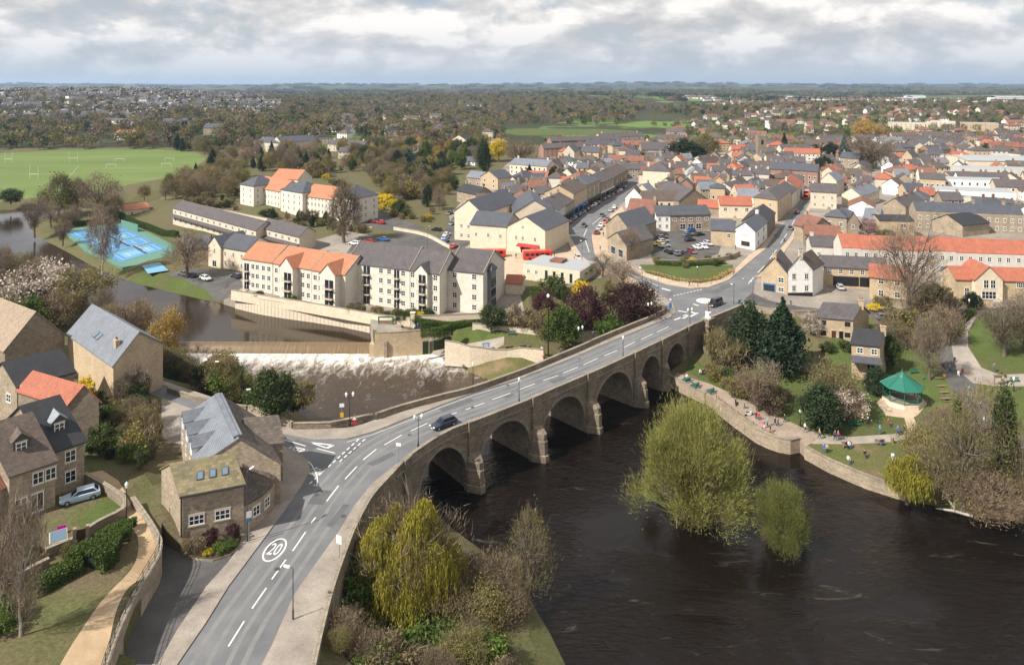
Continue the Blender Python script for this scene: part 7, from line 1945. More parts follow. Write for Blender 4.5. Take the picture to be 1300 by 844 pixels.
def lamp_twin(label,p,h,a=0.0,glob=2,group='lanterns along the bridge'):
 t=thing('street_lamp',label,'lamp post',tuple(p),a,group)
 b=MB();b.lathe([(.17,0),(.17,.5),(.11,.6),(.09,.9),(.065,1.0)],8);obj('base',(b,M['black']),t)
 b=MB();b.tube([(0,0,.95),(0,0,h-.75)],[.065,.045],8);obj('post',(b,M['black']),t)
 if glob==1:
  heads=[0]
 else:
  heads=[-.55,.55]
  b=MB();b.tube([(-.55,0,h-.72),(-.3,0,h-.95),(0,0,h-.85),(.3,0,h-.95),(.55,0,h-.72)],.035,6);obj('arm',(b,M['black']),t)
 for x in heads:
  b=MB();b.lathe([(.1,h-.72),(.2,h-.3),(.2,h-.28)],6,c=(x,0));o=obj('lantern',(b,M['globe']),t)
  b=MB();b.lathe([(.24,h-.28),(.16,h-.12),(.04,h),(.02,h+.1)],6,c=(x,0));obj('lantern_cap',(b,M['white_metal']),o)
 if glob==2:
  b=MB();b.lathe([(.03,h-.9),(.05,h-.4),(.02,h-.2)],6);obj('finial',(b,M['black']),t)
 return t
def lamp_col(label,p,h,a=0.0,mk='dark_grey',group='modern street lamps'):
 t=thing('street_lamp',label,'lamp post',tuple(p),a,group)
 b=MB();b.tube([(0,0,0),(0,0,1.0)],.1,8);obj('base',(b,M[mk]),t)
 b=MB();b.tube([(0,0,.98),(0,0,h-.1),(.15,0,h),(.5,0,h)],[.06,.05,.045,.04],6);obj('post',(b,M[mk]),t)
 b=MB();loft(b,[[(x,-w,h-.06),(x,w,h-.06),(x,w*.8,h+.06),(x,-w*.8,h+.06)]for x,w in((.4,.08),(.6,.16),(1.05,.14),(1.15,.06))]);obj('lamp_head',(b,M['white_metal']),t)
 return t
for px,py,h,a,g,lab in((531,569.5,5.2,.3,2,'twin lantern lamp beside the dark blue car on the bridge'),(444,541,5.5,.2,2,'twin lantern lamp by the bus stop sign at the junction'),(600.5,493.5,4.8,.6,1,'single lantern lamp on the upstream parapet over the weir pool'),(659,513,4.6,.6,1,'single lantern lamp on the downstream parapet at the second pier'),(737,442,4.6,.6,2,'lamp on the upstream footway by the bright green tree'),(791,455.5,4.6,.6,1,'single lantern lamp on the downstream parapet above the fourth arch'),(825,408,4.4,.6,2,'twin lamp beside the big purple tree'),(876,417,4.6,.4,2,'twin lantern lamp above the last arch of the bridge')):
 z=.1
 lamp_twin(lab,P(px,py,0)+Vector((0,0,z)),h,a,g)
for px,py,h,a,z,lab in((372,786,5.4,2.8,.1,'grey lamp post at the roadside near the frame bottom'),(313.7,687,8.6,1.2,.1,'tall dark lamp post with bus sign before the mill house'),(835.5,378,5.2,2.4,0,'dark lamp post at the kerb below the flower garden'),(815.5,363,5,2.4,0,'dark lamp post behind the purple tree on the street kerb'),(931.6,386,4.9,2,0,'lamp post beside the black van at the wall'),(956,382,5,2,-.3,'lamp post at the lane corner by the stone shop'),(739,330,6,2,0,'lamp post on the street beside the bus station'),(886,364.5,5.4,1.5,0,'lamp post against the flower garden railing'),(270.5,500,6,0,-1,'dark lamp post among the weir shrubs'),(310,519,3.4,0,0,'short lamp post by the side road wall'),(468,318,8,0,-1,'tall lamp post behind the grey flats'),(543,317,8,1,-1,'tall lamp post at the car park bend')):
 lamp_col(lab,P(px,py,z),h,a)
for px,py,z,h,lab in((160.7,666,None,5.2,'dark garden lamp post beside the sandy path'),(1197,427,None,5,'green park lamp at the top of the dark track'),(1230.5,400,None,4,'green park lamp by the curved path mouth'),(1016,540,-7,3,'small green lamp post behind the quay path'),(1287,497,None,3,'park lamp on the lawn beyond the dark track')):
 lamp_twin(lab,(G(px,py)if z is None else P(px,py,z)),h,0,1,'park lamps')
t=thing('lamp_mast','tall dark mast with white globe behind the bridge parapet','mast',tuple(G(696,452)))
b=MB();b.tube([(0,0,0),(0,0,13.2)],[.16,.09],8);obj('mast',(b,M['black']),t)
b=MB();b.lathe([(.1,13.2),(.34,13.5),(.34,13.8),(.1,14.1)],10);obj('globe',(b,M['globe']),t)
def sign(label,p,h,panels,a=0.0,cat='road sign'):
 """panels: (shape, width, height, z, paint)."""
 t=thing('road_sign',label,cat,tuple(p),a)
 b=MB();b.tube([(0,0,0),(0,0,h)],.045,6);obj('pole',(b,M['grey_metal']),t)
 for shp,w,hh,z,mk in panels:
  b=MB()
  if shp=='box':b.box(-w/2,w/2,-.08,-.05,z-hh/2,z+hh/2)
  else:
   n=16 if shp=='disc' else 3
   q=[(w/2*math.sin(2*math.pi*k/n),-.05,z+w/2*math.cos(2*math.pi*k/n))for k in range(n)]
   b.extrude(q,(0,-.03,0))
  o=obj('sign_plate',(b,M[mk]),t)
  if shp!='box':
   n=16 if shp=='disc' else 3
   q=[(w*.36*math.sin(2*math.pi*k/n),-.085,z+w*.36*math.cos(2*math.pi*k/n))for k in range(n)]
   b=MB();b.extrude(q,(0,-.01,0));obj('sign_face',(b,M['white_metal']),o)
 return t
sign('bus stop sign with blue panel and yellow timetable by the parapet',P(434,538,0),3.4,[('box',.75,.6,3.1,'white_metal'),('box',.55,.8,1.5,'yellow')],.2,'bus stop')
sign('red and white roadworks warning sign beside the twin lamp',P(443,541,0)+Vector((.9,0,0)),2.0,[('tri',1.1,1,1.3,'red'),('box',.9,.35,.55,'red')],.2)
sign('white rectangular road sign on the willow side footway',P(430.8,716,0),3.4,[('box',.75,.95,2.9,'white_metal')],-.5)
sign('bus stop flag with blue band on the mill house pavement',P(316,690,0),4.0,[('box',.6,.75,3.6,'white_metal'),('box',.6,.3,2.9,'blue')],.5,'bus stop')
sign('twin white sign plates on a pole by the first arch',P(506,586,0),2.9,[('box',.75,.45,2.6,'white_metal')],-.2)
sign('red ringed sign over a blue disc at the roundabout corner',P(851,400,.1),4.2,[('disc',.9,1,3.8,'red'),('box',.7,1.2,2.4,'blue')],.1)
sign('no entry style sign at the end of the twin lamp row',P(943,366,0),3,[('disc',.75,1,2.7,'red')],.2)
def bin_(label,p,mk):
 t=thing('litter_bin',label,'bin',tuple(p))
 b=MB();b.lathe([(.26,0),(.28,.1),(.28,.85),(.3,.9)],10);obj('drum',(b,M[mk]),t)
 b=MB();b.lathe([(.31,.9),(.26,1.05),(.06,1.12)],10);obj('lid',(b,M[mk]),t)
for px,py,z,mk,lab in((420.5,541,0,'black','black litter bin against the dark junction wall'),(1133,563,-7.1,'wood','round wooden litter bin by the riverside path'),(938.5,385.5,0,'green_metal','green litter bin at the end of the high wall'),(1199,482,-5.6,'yellow','yellow bin at the picnic tables'),(1172,485,-6,'green_metal','green bin on the lawn edge behind the bandstand'),(1133.5,584,-7.2,'white_metal','white bin on the lawn near the small weeping willow')):
 bin_(lab,P(px,py,z),mk)
sg=P(1267,489,-5.4)
t=thing('notice_board','wooden park notice board beside the dark track','notice board',tuple(sg))
for x in(-.7,.7):
 b=MB();b.box(x-.06,x+.06,-.06,.06,0,2.0);obj('post',(b,M['wood']),t)
b=MB();b.box(-.63,.63,-.05,.05,.9,1.9);obj('panel',(b,M['sill']),t)
b=MB();b.box(-.95,.95,-.3,.3,2.003,2.12);obj('board_roof',(b,M['wood']),t)
bc=P(1145.5,512.5,-6.6);bc.z=-6.6
t=thing('bandstand','octagonal bandstand with green metal roof and pale stone base','bandstand',tuple(bc))
o8=[math.pi/8+k*math.pi/4 for k in range(8)]
for k in range(8):
 a0,a1=o8[k],o8[(k+1)%8]
 r0,r1=3.2,3.55
 b=MB();q=[(r1*math.cos(a0),r1*math.sin(a0)),(r1*math.cos(a1),r1*math.sin(a1)),(r0*math.cos(a1),r0*math.sin(a1)),(r0*math.cos(a0),r0*math.sin(a0))]
 b.prism(q,-.4,1.0);obj('base_wall',(b,M['cream_stone']),t)
 pa,pb=Vector((3.35*math.cos(a0),3.35*math.sin(a0),0)),Vector((3.35*math.cos(a1),3.35*math.sin(a1),0))
 b=MB();b.tube([pa+Vector((0,0,1.0)),pa+Vector((0,0,3.75))],.08,6);obj('post',(b,M['green_metal']),t)
 for z in(1.15,2.0):
  b=MB();b.tube([pa+Vector((0,0,z)),pb+Vector((0,0,z))],.035,5);obj('rail',(b,M['green_metal']),t)
 b=MB()
 for j in range(1,12):
  p=pa.lerp(pb,j/12);b.box(p.x-.015,p.x+.015,p.y-.015,p.y+.015,1.15,2.0)
 tag(obj('railing_bars',(b,M['green_metal']),t),kind='stuff')
 b=MB()
 ra,rb_=3.95,1.0
 A0=Vector((ra*math.cos(a0),ra*math.sin(a0),3.65));A1=Vector((ra*math.cos(a1),ra*math.sin(a1),3.65))
 B0=Vector((rb_*math.cos(a0),rb_*math.sin(a0),5.35));B1=Vector((rb_*math.cos(a1),rb_*math.sin(a1),5.35));T0=Vector((0,0,6.3));up=Vector((0,0,.09))
 b.add([A0,A1,B1,B0,T0,A0+up,A1+up,B1+up,B0+up,T0+up],[(5,6,7,8),(8,7,9),(0,3,2,1),(3,4,2),(0,1,6,5),(1,2,7,6),(2,4,9,7),(4,3,8,9),(3,0,5,8)])
 obj('roof_panel',(b,M['green_metal']),t)
 b=MB();b.tube([A0+up*1.6,B0+up*1.6,T0+up*1.6],.05,5);obj('hip_rib',(b,M['green_metal']),t)
b=MB();b.lathe([(3.2,.0),(3.2,.95)],8);fl_=obj('platform',(b,M['quay']),t);fl_.rotation_euler.z=math.pi/8
b=MB();b.lathe([(.12,6.3),(.16,6.5),(.05,6.7),(.03,7.1)],8);obj('finial',(b,M['green_metal']),t)
sp_=P(899,405.5,1.1);sp_.z=0
t=thing('statue_pillar','stone pillar with white plinth and weathered carved figure at the bridge end','statue',tuple(sp_),.75)
b=MB();b.box(-1.15,1.15,-.9,.9,-7,1.25);obj('pillar',(b,M['bridge_stone']),t)
b=MB();b.box(-1.35,1.35,-1.1,1.1,1.253,1.5);obj('pillar_cap',(b,M['cap_stone']),t)
b=MB();b.lathe([(.75,1.503),(.75,1.75),(.6,1.85),(.58,2.6),(.7,2.7),(.7,2.85)],8);obj('plinth',(b,M['frame']),t)
me=bpy.data.meshes.new('fig')
pts_=[(0,0,2.9),(.05,.1,3.3),(-.05,.05,3.8),(0,0,4.3),(.05,0,4.75),(.08,.02,5.05),(.05,.02,5.3),(.3,.1,4.6),(.42,.28,4.1),(-.3,-.05,4.65),(-.38,.2,5.0),(-.2,.25,5.4),(.25,-.1,3.3),(.3,-.05,2.88)]
me.from_pydata(pts_,[(0,1),(1,2),(2,3),(3,4),(4,5),(5,6),(4,7),(7,8),(4,9),(9,10),(10,11),(2,12),(12,13)],[])
so=bpy.data.objects.new('fig',me);COL.objects.link(so)
so.modifiers.new('s','SKIN')
for k,r in enumerate((.16,.17,.2,.24,.22,.1,.16,.1,.07,.1,.08,.06,.14,.14)):me.skin_vertices[0].data[k].radius=(r,r)
me.skin_vertices[0].data[2].use_root=True
s_=so.modifiers.new('u','SUBSURF');s_.levels=2
bpy.context.view_layer.update()
fm=bpy.data.meshes.new_from_object(so.evaluated_get(bpy.context.evaluated_depsgraph_get()));bpy.data.objects.remove(so)
fm.materials.clear();fm.materials.append(plain('weathered_carving',(.24,.18,.13),.9,var=.3,scale=3));fm.name='carved_figure'
obj('carved_figure',fm,t)
def rugby(label,p,a=0):
 t=thing('rugby_posts',label,'goal posts',tuple(p),a)
 for x in(-2.8,2.8):
  b=MB();b.tube([(x,0,0),(x,0,8.5)],.07,6);obj('upright',(b,M['white_metal']),t)
 b=MB();b.tube([(-2.8,0,3),(2.8,0,3)],.07,6);obj('crossbar',(b,M['white_metal']),t)
def goal(label,p,a=0):
 t=thing('football_goal',label,'goal',tuple(p),a)
 for x in(-3.6,3.6):
  b=MB();b.tube([(x,0,0),(x,0,2.5)],.07,6);obj('post',(b,M['white_metal']),t)
 b=MB();b.tube([(-3.6,0,2.5),(3.6,0,2.5)],.07,6);obj('crossbar',(b,M['white_metal']),t)
rugby('white rugby posts nearer the river on the sports field',G(43,227));rugby('white rugby posts at the far side of the sports field',G(93,206),.3);rugby('faint rugby posts by the field edge trees',G(11,207))
goal('white football goal in the middle of the far pitch',G(141,213));goal('white football goal at the back of the far pitch',G(152,205.5));goal('white football goal nearest the wood',G(211,212));goal('white football goal at the back by the wood',G(215,205))
for i,(u,v)in enumerate(((.5,.125),(.5,.375),(.5,.625),(.5,.875))):
 q=qp(u,v);d=(qp(.5,v+.1)-qp(.5,v-.1));z=zl(q)+.1
 t=thing('tennis_net','tennis net across the %s blue court from the river bend'%ORDW[i],'net',(q.x,q.y,z),math.atan2(d.y,d.x),'tennis nets')
 b=MB();b.box(-5,5,-.02,.02,.05,.95);obj('mesh_sheet',(b,M['dark_grey']),t)
 b=MB();b.box(-5,5,-.035,.035,.953,1.03);obj('white_band',(b,M['white_metal']),t)
 for x in(-5.05,5.05):
  b=MB();b.tube([(x,0,0),(x,0,1.1)],.05,6);obj('net_post',(b,M['green_metal']),t)
pb_=[G(154,289),G(175,294)]
t=thing('practice_wall','green tennis practice board behind the blue courts','wall',tuple(pb_[0]))
b=MB();d=pb_[1]-pb_[0];strip(b,[Vector((0,0,0)),Vector((d.x,d.y,0))],.2,3.4,-.4);obj('board',(b,M['court_green']),t)
for i,(px,py,mk)in enumerate(((741,356,'green_metal'),(748,352,'green_metal'),(744,347,'green_metal'),(752,346,'frame'))):
 t=thing('parasol',('green parasol nearest the purple trees at the cafe','green parasol in the middle of the cafe terrace','green parasol against the bus station wall','white parasol at the street end of the cafe terrace')[i],'parasol',tuple(P(px,py,-.8)))
 b=MB();b.tube([(0,0,0),(0,0,2.6)],.03,6);obj('pole',(b,M['wood']),t)
 b=MB();b.lathe([(1.5,2.1),(.75,2.45),(.04,2.75)],8,cap=True);obj('canopy',(b,M[mk]),t)
t=thing('patio_chair','magenta patio chair in the sunken cottage patio','chair',tuple(P(78,676,2.2)),.5)
t.scale=(.75,.75,.75)
b=MB();b.box(-.6,.6,-.35,.35,.32,.5);obj('seat',(b,M['pink']),t)
b=MB();b.box(-.6,.6,.28,.4,.503,1.0);obj('backrest',(b,M['pink']),t)
for x in(-.5,.5):
 for y in(-.3,.3):
  b=MB();b.box(x-.04,x+.04,y-.04,y+.04,0,.32);obj('leg',(b,M['pink']),t)
t=thing('cold_frame','pale garden cold frame on the cottage patio','cold frame',tuple(P(74,690,2.2)),.6)
b=MB();b.extrude([(-.9,-.6,0),(-.9,.6,0),(-.9,.6,1.3),(-.9,-.6,.6)],(1.8,0,0));obj('box',(b,M['sill']),t)
b=MB();b.add([(-.8,-.55,.64),(.8,-.55,.64),(.8,.55,1.27),(-.8,.55,1.27),(-.8,-.55,.68),(.8,-.55,.68),(.8,.55,1.31),(-.8,.55,1.31)],[(3,2,1,0),(4,5,6,7),(0,1,5,4),(1,2,6,5),(2,3,7,6),(3,0,4,7)]);obj('glass_lid',(b,M['skylight']),t)
t=thing('garden_gate','dark red arched garden gate in the cottage wall','gate',tuple(P(103,692,2.3)),.5)
b=MB();b.box(-.5,.5,-.05,.05,0,1.9);obj('gate_panel',(b,M['door']),t)
for x in(-.65,.65):
 b=MB();b.box(x-.18,x+.18,-.25,.25,0,2.2);obj('gate_pier',(b,M['dark_stone']),t)
bed=W([(233,704),(250,712),(270,713),(292,706),(306,694),(309,682),(270,690)])
c=sum(bed,Vector())/len(bed)
t=thing('planting_bed','kerbed planting bed in front of the mill house','flower bed',(c.x,c.y,0))
b=MB();b.prism([((p.x-c.x),(p.y-c.y))for p in bed],-.1,.22);obj('kerb',(b,M['cap_stone']),t)
b=MB();b.prism([((p.x-c.x)*.93,(p.y-c.y)*.93)for p in bed],.1,.27);obj('soil',(b,M['soil']),t)
for k_,px,py,h,w,lab in(('plumshrub',267,691,1.9,1.7,'dark purple shrub nearer the drainpipe by the mill house wall'),('plumshrub',296,684,1.9,1.8,'dark purple shrub under the far mill house window'),('brownshrub',247,702,1.7,2.4,'dark brown shrub at the mill house corner'),('freshshrub',280,700,.9,2.0,'bright green ground plant in the mill house bed'),('freshshrub',293,695,.9,1.6,'second bright green plant in the mill house bed'),('goldshrub',265,704,.6,1.2,'low orange yellow plant in the mill house bed')):
 plant(k_,P(px,py,.25),h,w,lab)
fb=MB()
rl_=resample(smooth_line(W([(824,347),(860,356.5),(890,359.5),(914,354.5),(930,345)]),4),.35)
pp=np.array([tuple(p)for p in rl_ for _ in range(30)])
pp[:,:2]+=rng.normal(size=(len(pp),2))*.5+np.array([0,1.1]);pp[:,2]=.1+rng.uniform(.05,.5,len(pp))
M['flower_mix']=foliage('flower_mix',[(.6,.3,.02),(.7,.5,.05),(.1,.15,.03),(.6,.58,.5),(.5,.12,.05),(.1,.16,.03)],trans=.1)
tag(obj('flower_border',tri_mesh('flower_border',leaves(pp,.3),[M['flower_mix']])),'band of orange and yellow flowers edging the roundabout garden','flowers',kind='stuff')
rr_=resample(smooth_line(W([(820,347.5),(858,358),(890,361),(916,355.5),(932,346)]),4),2.0)
t=thing('garden_railing','dark railing round the roundabout flower garden','railing',(rr_[0].x,rr_[0].y,.1))
for p in rr_:
 b=MB();b.tube([(0,0,-.1),(0,0,1.0)],.04,5);obj('post',(b,M['black']),t,p-rr_[0])
for z in(.5,1.0):
 b=MB();b.tube([p-rr_[0]+Vector((0,0,z))for p in rr_],.03,5);obj('rail',(b,M['black']),t)
for lab,pts,z in(('brown wooden fence behind the quay lawn',[(1005,468),(1020,470),(1035,474)],None),('wooden fence along the wall under the dark evergreens',[(925,452),(950,459),(975,466)],None)):
 q=[G(*p)for p in pts];q=resample(q,1.8)
 t=thing('wooden_fence',lab,'fence',tuple(q[0]))
 for i in range(len(q)-1):
  a,e=q[i]-q[0],q[i+1]-q[0];d=e-a
  b=MB();b.box(-.06,.06,-.06,.06,-.3,1.5);obj('post',(b,M['wood']),t,a)
  b=MB();b.box(.07,d.length-.07,-.025,.025,.1,1.35);obj('panel',(b,M['fence_wood']),t,a,math.atan2(d.y,d.x))
qe=resample([riv[i].copy()for i in range(ridx(981,571),ridx(909,522)+1)],2.2)
t=thing('quay_railing','low post and rail fence along the quay edge','railing',(qe[0].x,qe[0].y,-7.3))
for p in qe:
 b=MB();b.box(-.07,.07,-.07,.07,.2,1.0);obj('post',(b,M['wood']),t,Vector((p.x-qe[0].x+.2,p.y-qe[0].y+.35,0)))
b=MB();b.tube([Vector((p.x-qe[0].x+.2,p.y-qe[0].y+.35,.8))for p in qe],.04,5);obj('rail',(b,M['wood']),t)
for lab,a,b_,r in(('pale fallen trunk lying from the bank into the dark river',(1188,645),(1235,655),.22),('grey driftwood log on the grassy bank below the terrace',(573,452),(588,464),.25),('pale broken branch on the bank by the ivy clad tree',(1192,622),(1212,645),.12)):
 pa,pb2=P(*a,-8.9),P(*b_,-8.3)
 t=thing('fallen_log',lab,'log',tuple(pa))
 b=MB();b.tube([(0,0,0),(pb2-pa)*.5+Vector((0,0,.2)),pb2-pa],[r*.5,r*.9,r],7);obj('trunk',(b,M['pale_bark']),t)
 b=MB();m_=(pb2-pa)*.5;b.tube([m_,m_+Vector((.6,.9,.8)),m_+Vector((.9,1.4,1.5))],[r*.4,r*.25,.03],5);obj('branch',(b,M['pale_bark']),t)
ip=P(835,640,ZD)
b=MB();b.add([(-6,0,-.3),(-3.5,-.8,-.3),(0,-1.2,-.3),(2.5,-.4,-.3),(2,1.4,-.3),(-3,1.2,-.3),(-4,.2,.5),(-1,.1,.8),(1,.3,.5)],[(0,1,6),(1,2,7,6),(2,3,8,7),(3,4,8),(4,5,7,8),(5,0,6),(5,6,7)])
io=obj('islet',(b,M['lawn']),None,(ip.x+1.5,ip.y,ZD),-.7);tag(io,kind='structure')
FARB=[('offices','cream three storey offices with blue slate roof beside the yellow tree','offices',(647,227),(694,231),9,3,12,'gable','cream_stone','slate_pale',8,3),('chapel','tall pale chapel gable with paired lancets above the high street','chapel',(714,211),(729,211.5),10,4.5,18,'cross','pale_stone','slate',2,2),('stone_house','stone house with twin gables beside the chapel','house',(737,207),(760,208),8,3.6,10,'gable','gold_stone','slate',4,2),('stone_house','yellow gabled villa with tall chimneys above the cream hall','house',(610,238),(632,241),6,3.6,12,'cross','gold_stone','slate',2,2),('stone_house','low blue slate house joined to the yellow gabled villa','house',(592,236),(611,238),5,3,9,'gable','stone','slate_pale',2,1),('white_house','white gabled cottage in front of the cream offices','house',(643,244),(658,245),5,3.2,10,'cross','white','grey_tile',2,1),('stone_house','stone house with black roof on the lane above the cream hall','house',(580,256),(606,262),5.4,3,9,'gable','stone','slate_dark',3,1),('town_hall','cream town hall with arched windows and hipped plum slate roof','town hall',(816,240),(850,242),10,4.5,16,'hip','cream_stone','grey_tile',3,1),('market_hall','low hipped building before the town hall','hall',(832,250),(868,251),5,2.4,10,'hip','gold_stone','grey_tile',4,1),('market_hall','large grey slate hall with roof lights beside the car park row','hall',(862,268),(898,266),4.5,5,24,'cross','dark_stone','grey_tile',0,1),('stone_house','small square stone tower house behind the red roofs','house',(901,262),(920,263),8.5,2,8,'pyramid','gold_stone','slate',2,2),('warehouse','pale rendered warehouse box among the town roofs','warehouse',(930,240),(955,241),7.5,2,14,'gable','render_grey','grey_tile',0,1),('warehouse','second pale rendered warehouse nearer the brick terrace','warehouse',(957,238),(976,239),7.5,2,14,'gable','render_grey','grey_tile',0,1),('brick_terrace','red brick building with blue slate roof before the dark conifer','terrace',(977,232),(1038,236),8,3.4,12,'gable','red_brick','slate',9,2),('brick_terrace','long red brick terrace beyond the chapel','terrace',(690,200),(747,198),7,3,10,'gable','red_brick','grey_tile',10,2),('brick_terrace','upper red brick terrace below the green meadow','terrace',(700,190),(790,187),7,3,10,'gable','red_brick','grey_tile',14,2),('stone_terrace','cream stone terrace below the green meadow','terrace',(762,185),(818,183),7.5,3,10,'gable','cream_stone','grey_tile',10,2),('stone_hall','hall with tall grey slate roof beside the market','hall',(815,202),(850,202),7,5,14,'gable','stone','grey_tile',4,1),('stone_hall','stone hall with dormered slate roof at the market edge','hall',(845,206),(880,207),6,4,12,'gable','cream_stone','grey_tile',5,1),('flat_block','pale three storey flats among the far trees, nearest the golden tree','flats',(1129,165),(1178,166),9,0,14,'flat','pale_stone','flat_roof',8,3),('flat_block','middle block of pale three storey flats among the far trees','flats',(1181,163),(1213,164),9,0,14,'flat','pale_stone','flat_roof',6,3),('flat_block','tan three storey flats near the frame edge among the far trees','flats',(1222,167),(1268,168),10,0,16,'flat','gold_stone','flat_roof',7,3),('shopping_block','long white flat roofed shopping block above the slate terrace','shops',(1168,252),(1290,258),4.2,0,16,'flat','white','flat_roof',12,1),('shopping_block','second tier white flat roofed shops with dark band','shops',(1188,243),(1285,246),6,0,14,'flat','white','flat_roof',10,2),('shopping_block','grey flat roofed shops below the pale warehouse','shops',(1220,230),(1320,233),7,0,18,'flat','render_grey','flat_roof',12,2),('warehouse','wide pale roofed supermarket at the frame edge','warehouse',(1228,218),(1340,220),7,1.5,40,'gable','cream_stone','flat_roof',0,1),('stone_hall','tan building with grey roof left of the white shopping block','hall',(1168,245),(1200,247),7.5,2.5,12,'gable','gold_stone','grey_tile',5,2),('rear_shop','low tan shop with green fascia behind the yard trees','shop',(1195,262),(1246,265),4,0,10,'flat','cream_stone','flat_roof',4,1),('rear_shop','tan store with felt roof behind the slate terrace','shop',(1236,268),(1290,272),4.4,1.4,14,'hip','gold_stone','grey_tile',3,1),('stone_house','stone house with pale gable among the town trees','house',(1066,213),(1090,215),7,3.4,10,'gable','stone','slate',3,2),('stone_house','grey gabled house beside the tan gable in the upper town','house',(1107,211),(1130,213),6,4,14,'cross','render_grey','grey_tile',2,2),('stone_house','tan gabled house beside the brick row of the upper town','house',(1145,211),(1158,212),7,4,12,'cross','gold_stone','grey_tile',2,2),('villa_block','large stone mansion flats with slate mansard above the wood','flats',(322,195),(354,198),10,4,14,'hip','pale_stone','slate',6,3),('villa_block','pale gabled mansion flats beside the dark mansard','flats',(356,198),(402,195),11,4,16,'gable','pale_stone','slate',7,3),('white_house','white house with red roof beyond the sports field','house',(145,178),(166,179),7,3,12,'gable','white','red_tile',4,2),('white_terrace','long white terrace among the woods beyond the sports field','terrace',(131,160),(174,161),7,3,10,'gable','white','grey_tile',12,2),('white_terrace','white villas beside the long white terrace beyond the field','terrace',(205,162),(245,162),7,4,12,'gable','white','slate',8,2),('stone_hall','stone school among the woods beyond the sports field','hall',(258,172),(290,172),8,4,14,'gable','stone','slate',6,2),('pale_terrace','pale stone terrace of gabled cottages on the hillside','terrace',(416,192),(462,194),6,3.4,10,'gable','pale_stone','grey_tile',8,2),('villa','square stone villa with hipped roof at the wood edge','house',(432,155),(449,155),9,3,12,'hip','stone','grey_tile',4,2),('villa','stone villa with hipped roof in the middle of the wood edge','house',(512,158),(534,158),9,3,13,'hip','cream_stone','grey_tile',4,2),('villa','tall pale villa with grey roof at the wood edge','house',(544,156),(560,156),11,3,12,'hip','pale_stone','grey_tile',4,3),('red_house','low red roofed building on the hillside drive','house',(503,185),(530,182),4,3,10,'gable','render_grey','old_red',3,1),('red_house','long red roofed range on the hillside drive','house',(530,181),(558,170),4,3,10,'gable','render_grey','old_red',3,1),('white_house','white gabled villa among the hillside gardens','house',(524,194),(540,194),5,3.6,10,'cross','white','slate_dark',2,1),('stone_house','cream gabled house with dark roof among hillside trees','house',(573,186),(592,187),6,4,12,'cross','cream_stone','slate_dark',2,1),]
for nm,lab,cat,a,b_,he,rise,dv,roof,wl,rm,nw,rows in FARB:
 pz=G(*a).z
 building(nm,lab,cat,a,b_,pz,pz,he,rise,dv,roof,wl,rm,pane=False,base=4,win=[('f',nw,[.9+2.7*k for k in range(rows)],1.1,1.5,'far')]if nw else[],chim=[(.1,.5,1.4),(.9,.5,1.4)]if roof in('gable','hip')and he>5 and wl not in('white',)else[])
t=thing('church','dark stone church tower beside the lone conifer','church',tuple(G(966,205)))
b=MB();b.box(-3,3,-3,3,-2,19);obj('tower',(b,M['dark_stone']),t)
for x in(-2.6,2.6):
 for y in(-2.6,2.6):
  b=MB();b.lathe([(.5,19),(.4,20),(.05,22)],4,c=(x,y));obj('pinnacle',(b,M['dark_stone']),t)
for z in(12.5,):
 b=MB();b.box(-.8,.8,-3.06,-2.95,z,z+3.4);obj('belfry_opening',(b,M['black']),t)
b=MB();b.box(-4,4,3,22,-2,7);obj('nave',(b,M['dark_stone']),t)
tmp=MB();roof_solid(tmp,Vector((8,0,0)),Vector((0,19,0)),7,4.5,.3,'v',.2);b=MB();b.v=[(q[0]-4,q[1]+3,q[2])for q in tmp.v];b.f=tmp.f;b.m=tmp.m;obj('roof',(b,M['slate']),t)
p=G(1181,200)
t=thing('radio_mast','slim dark mast rising over the town roofs','mast',tuple(p))
b=MB();b.tube([(0,0,0),(0,0,17)],[.35,.2],6);obj('pole',(b,M['dark_grey']),t)
b=MB();b.lathe([(.6,14.5),(.6,17)],8);obj('antenna',(b,M['grey_metal']),t)
HP={}
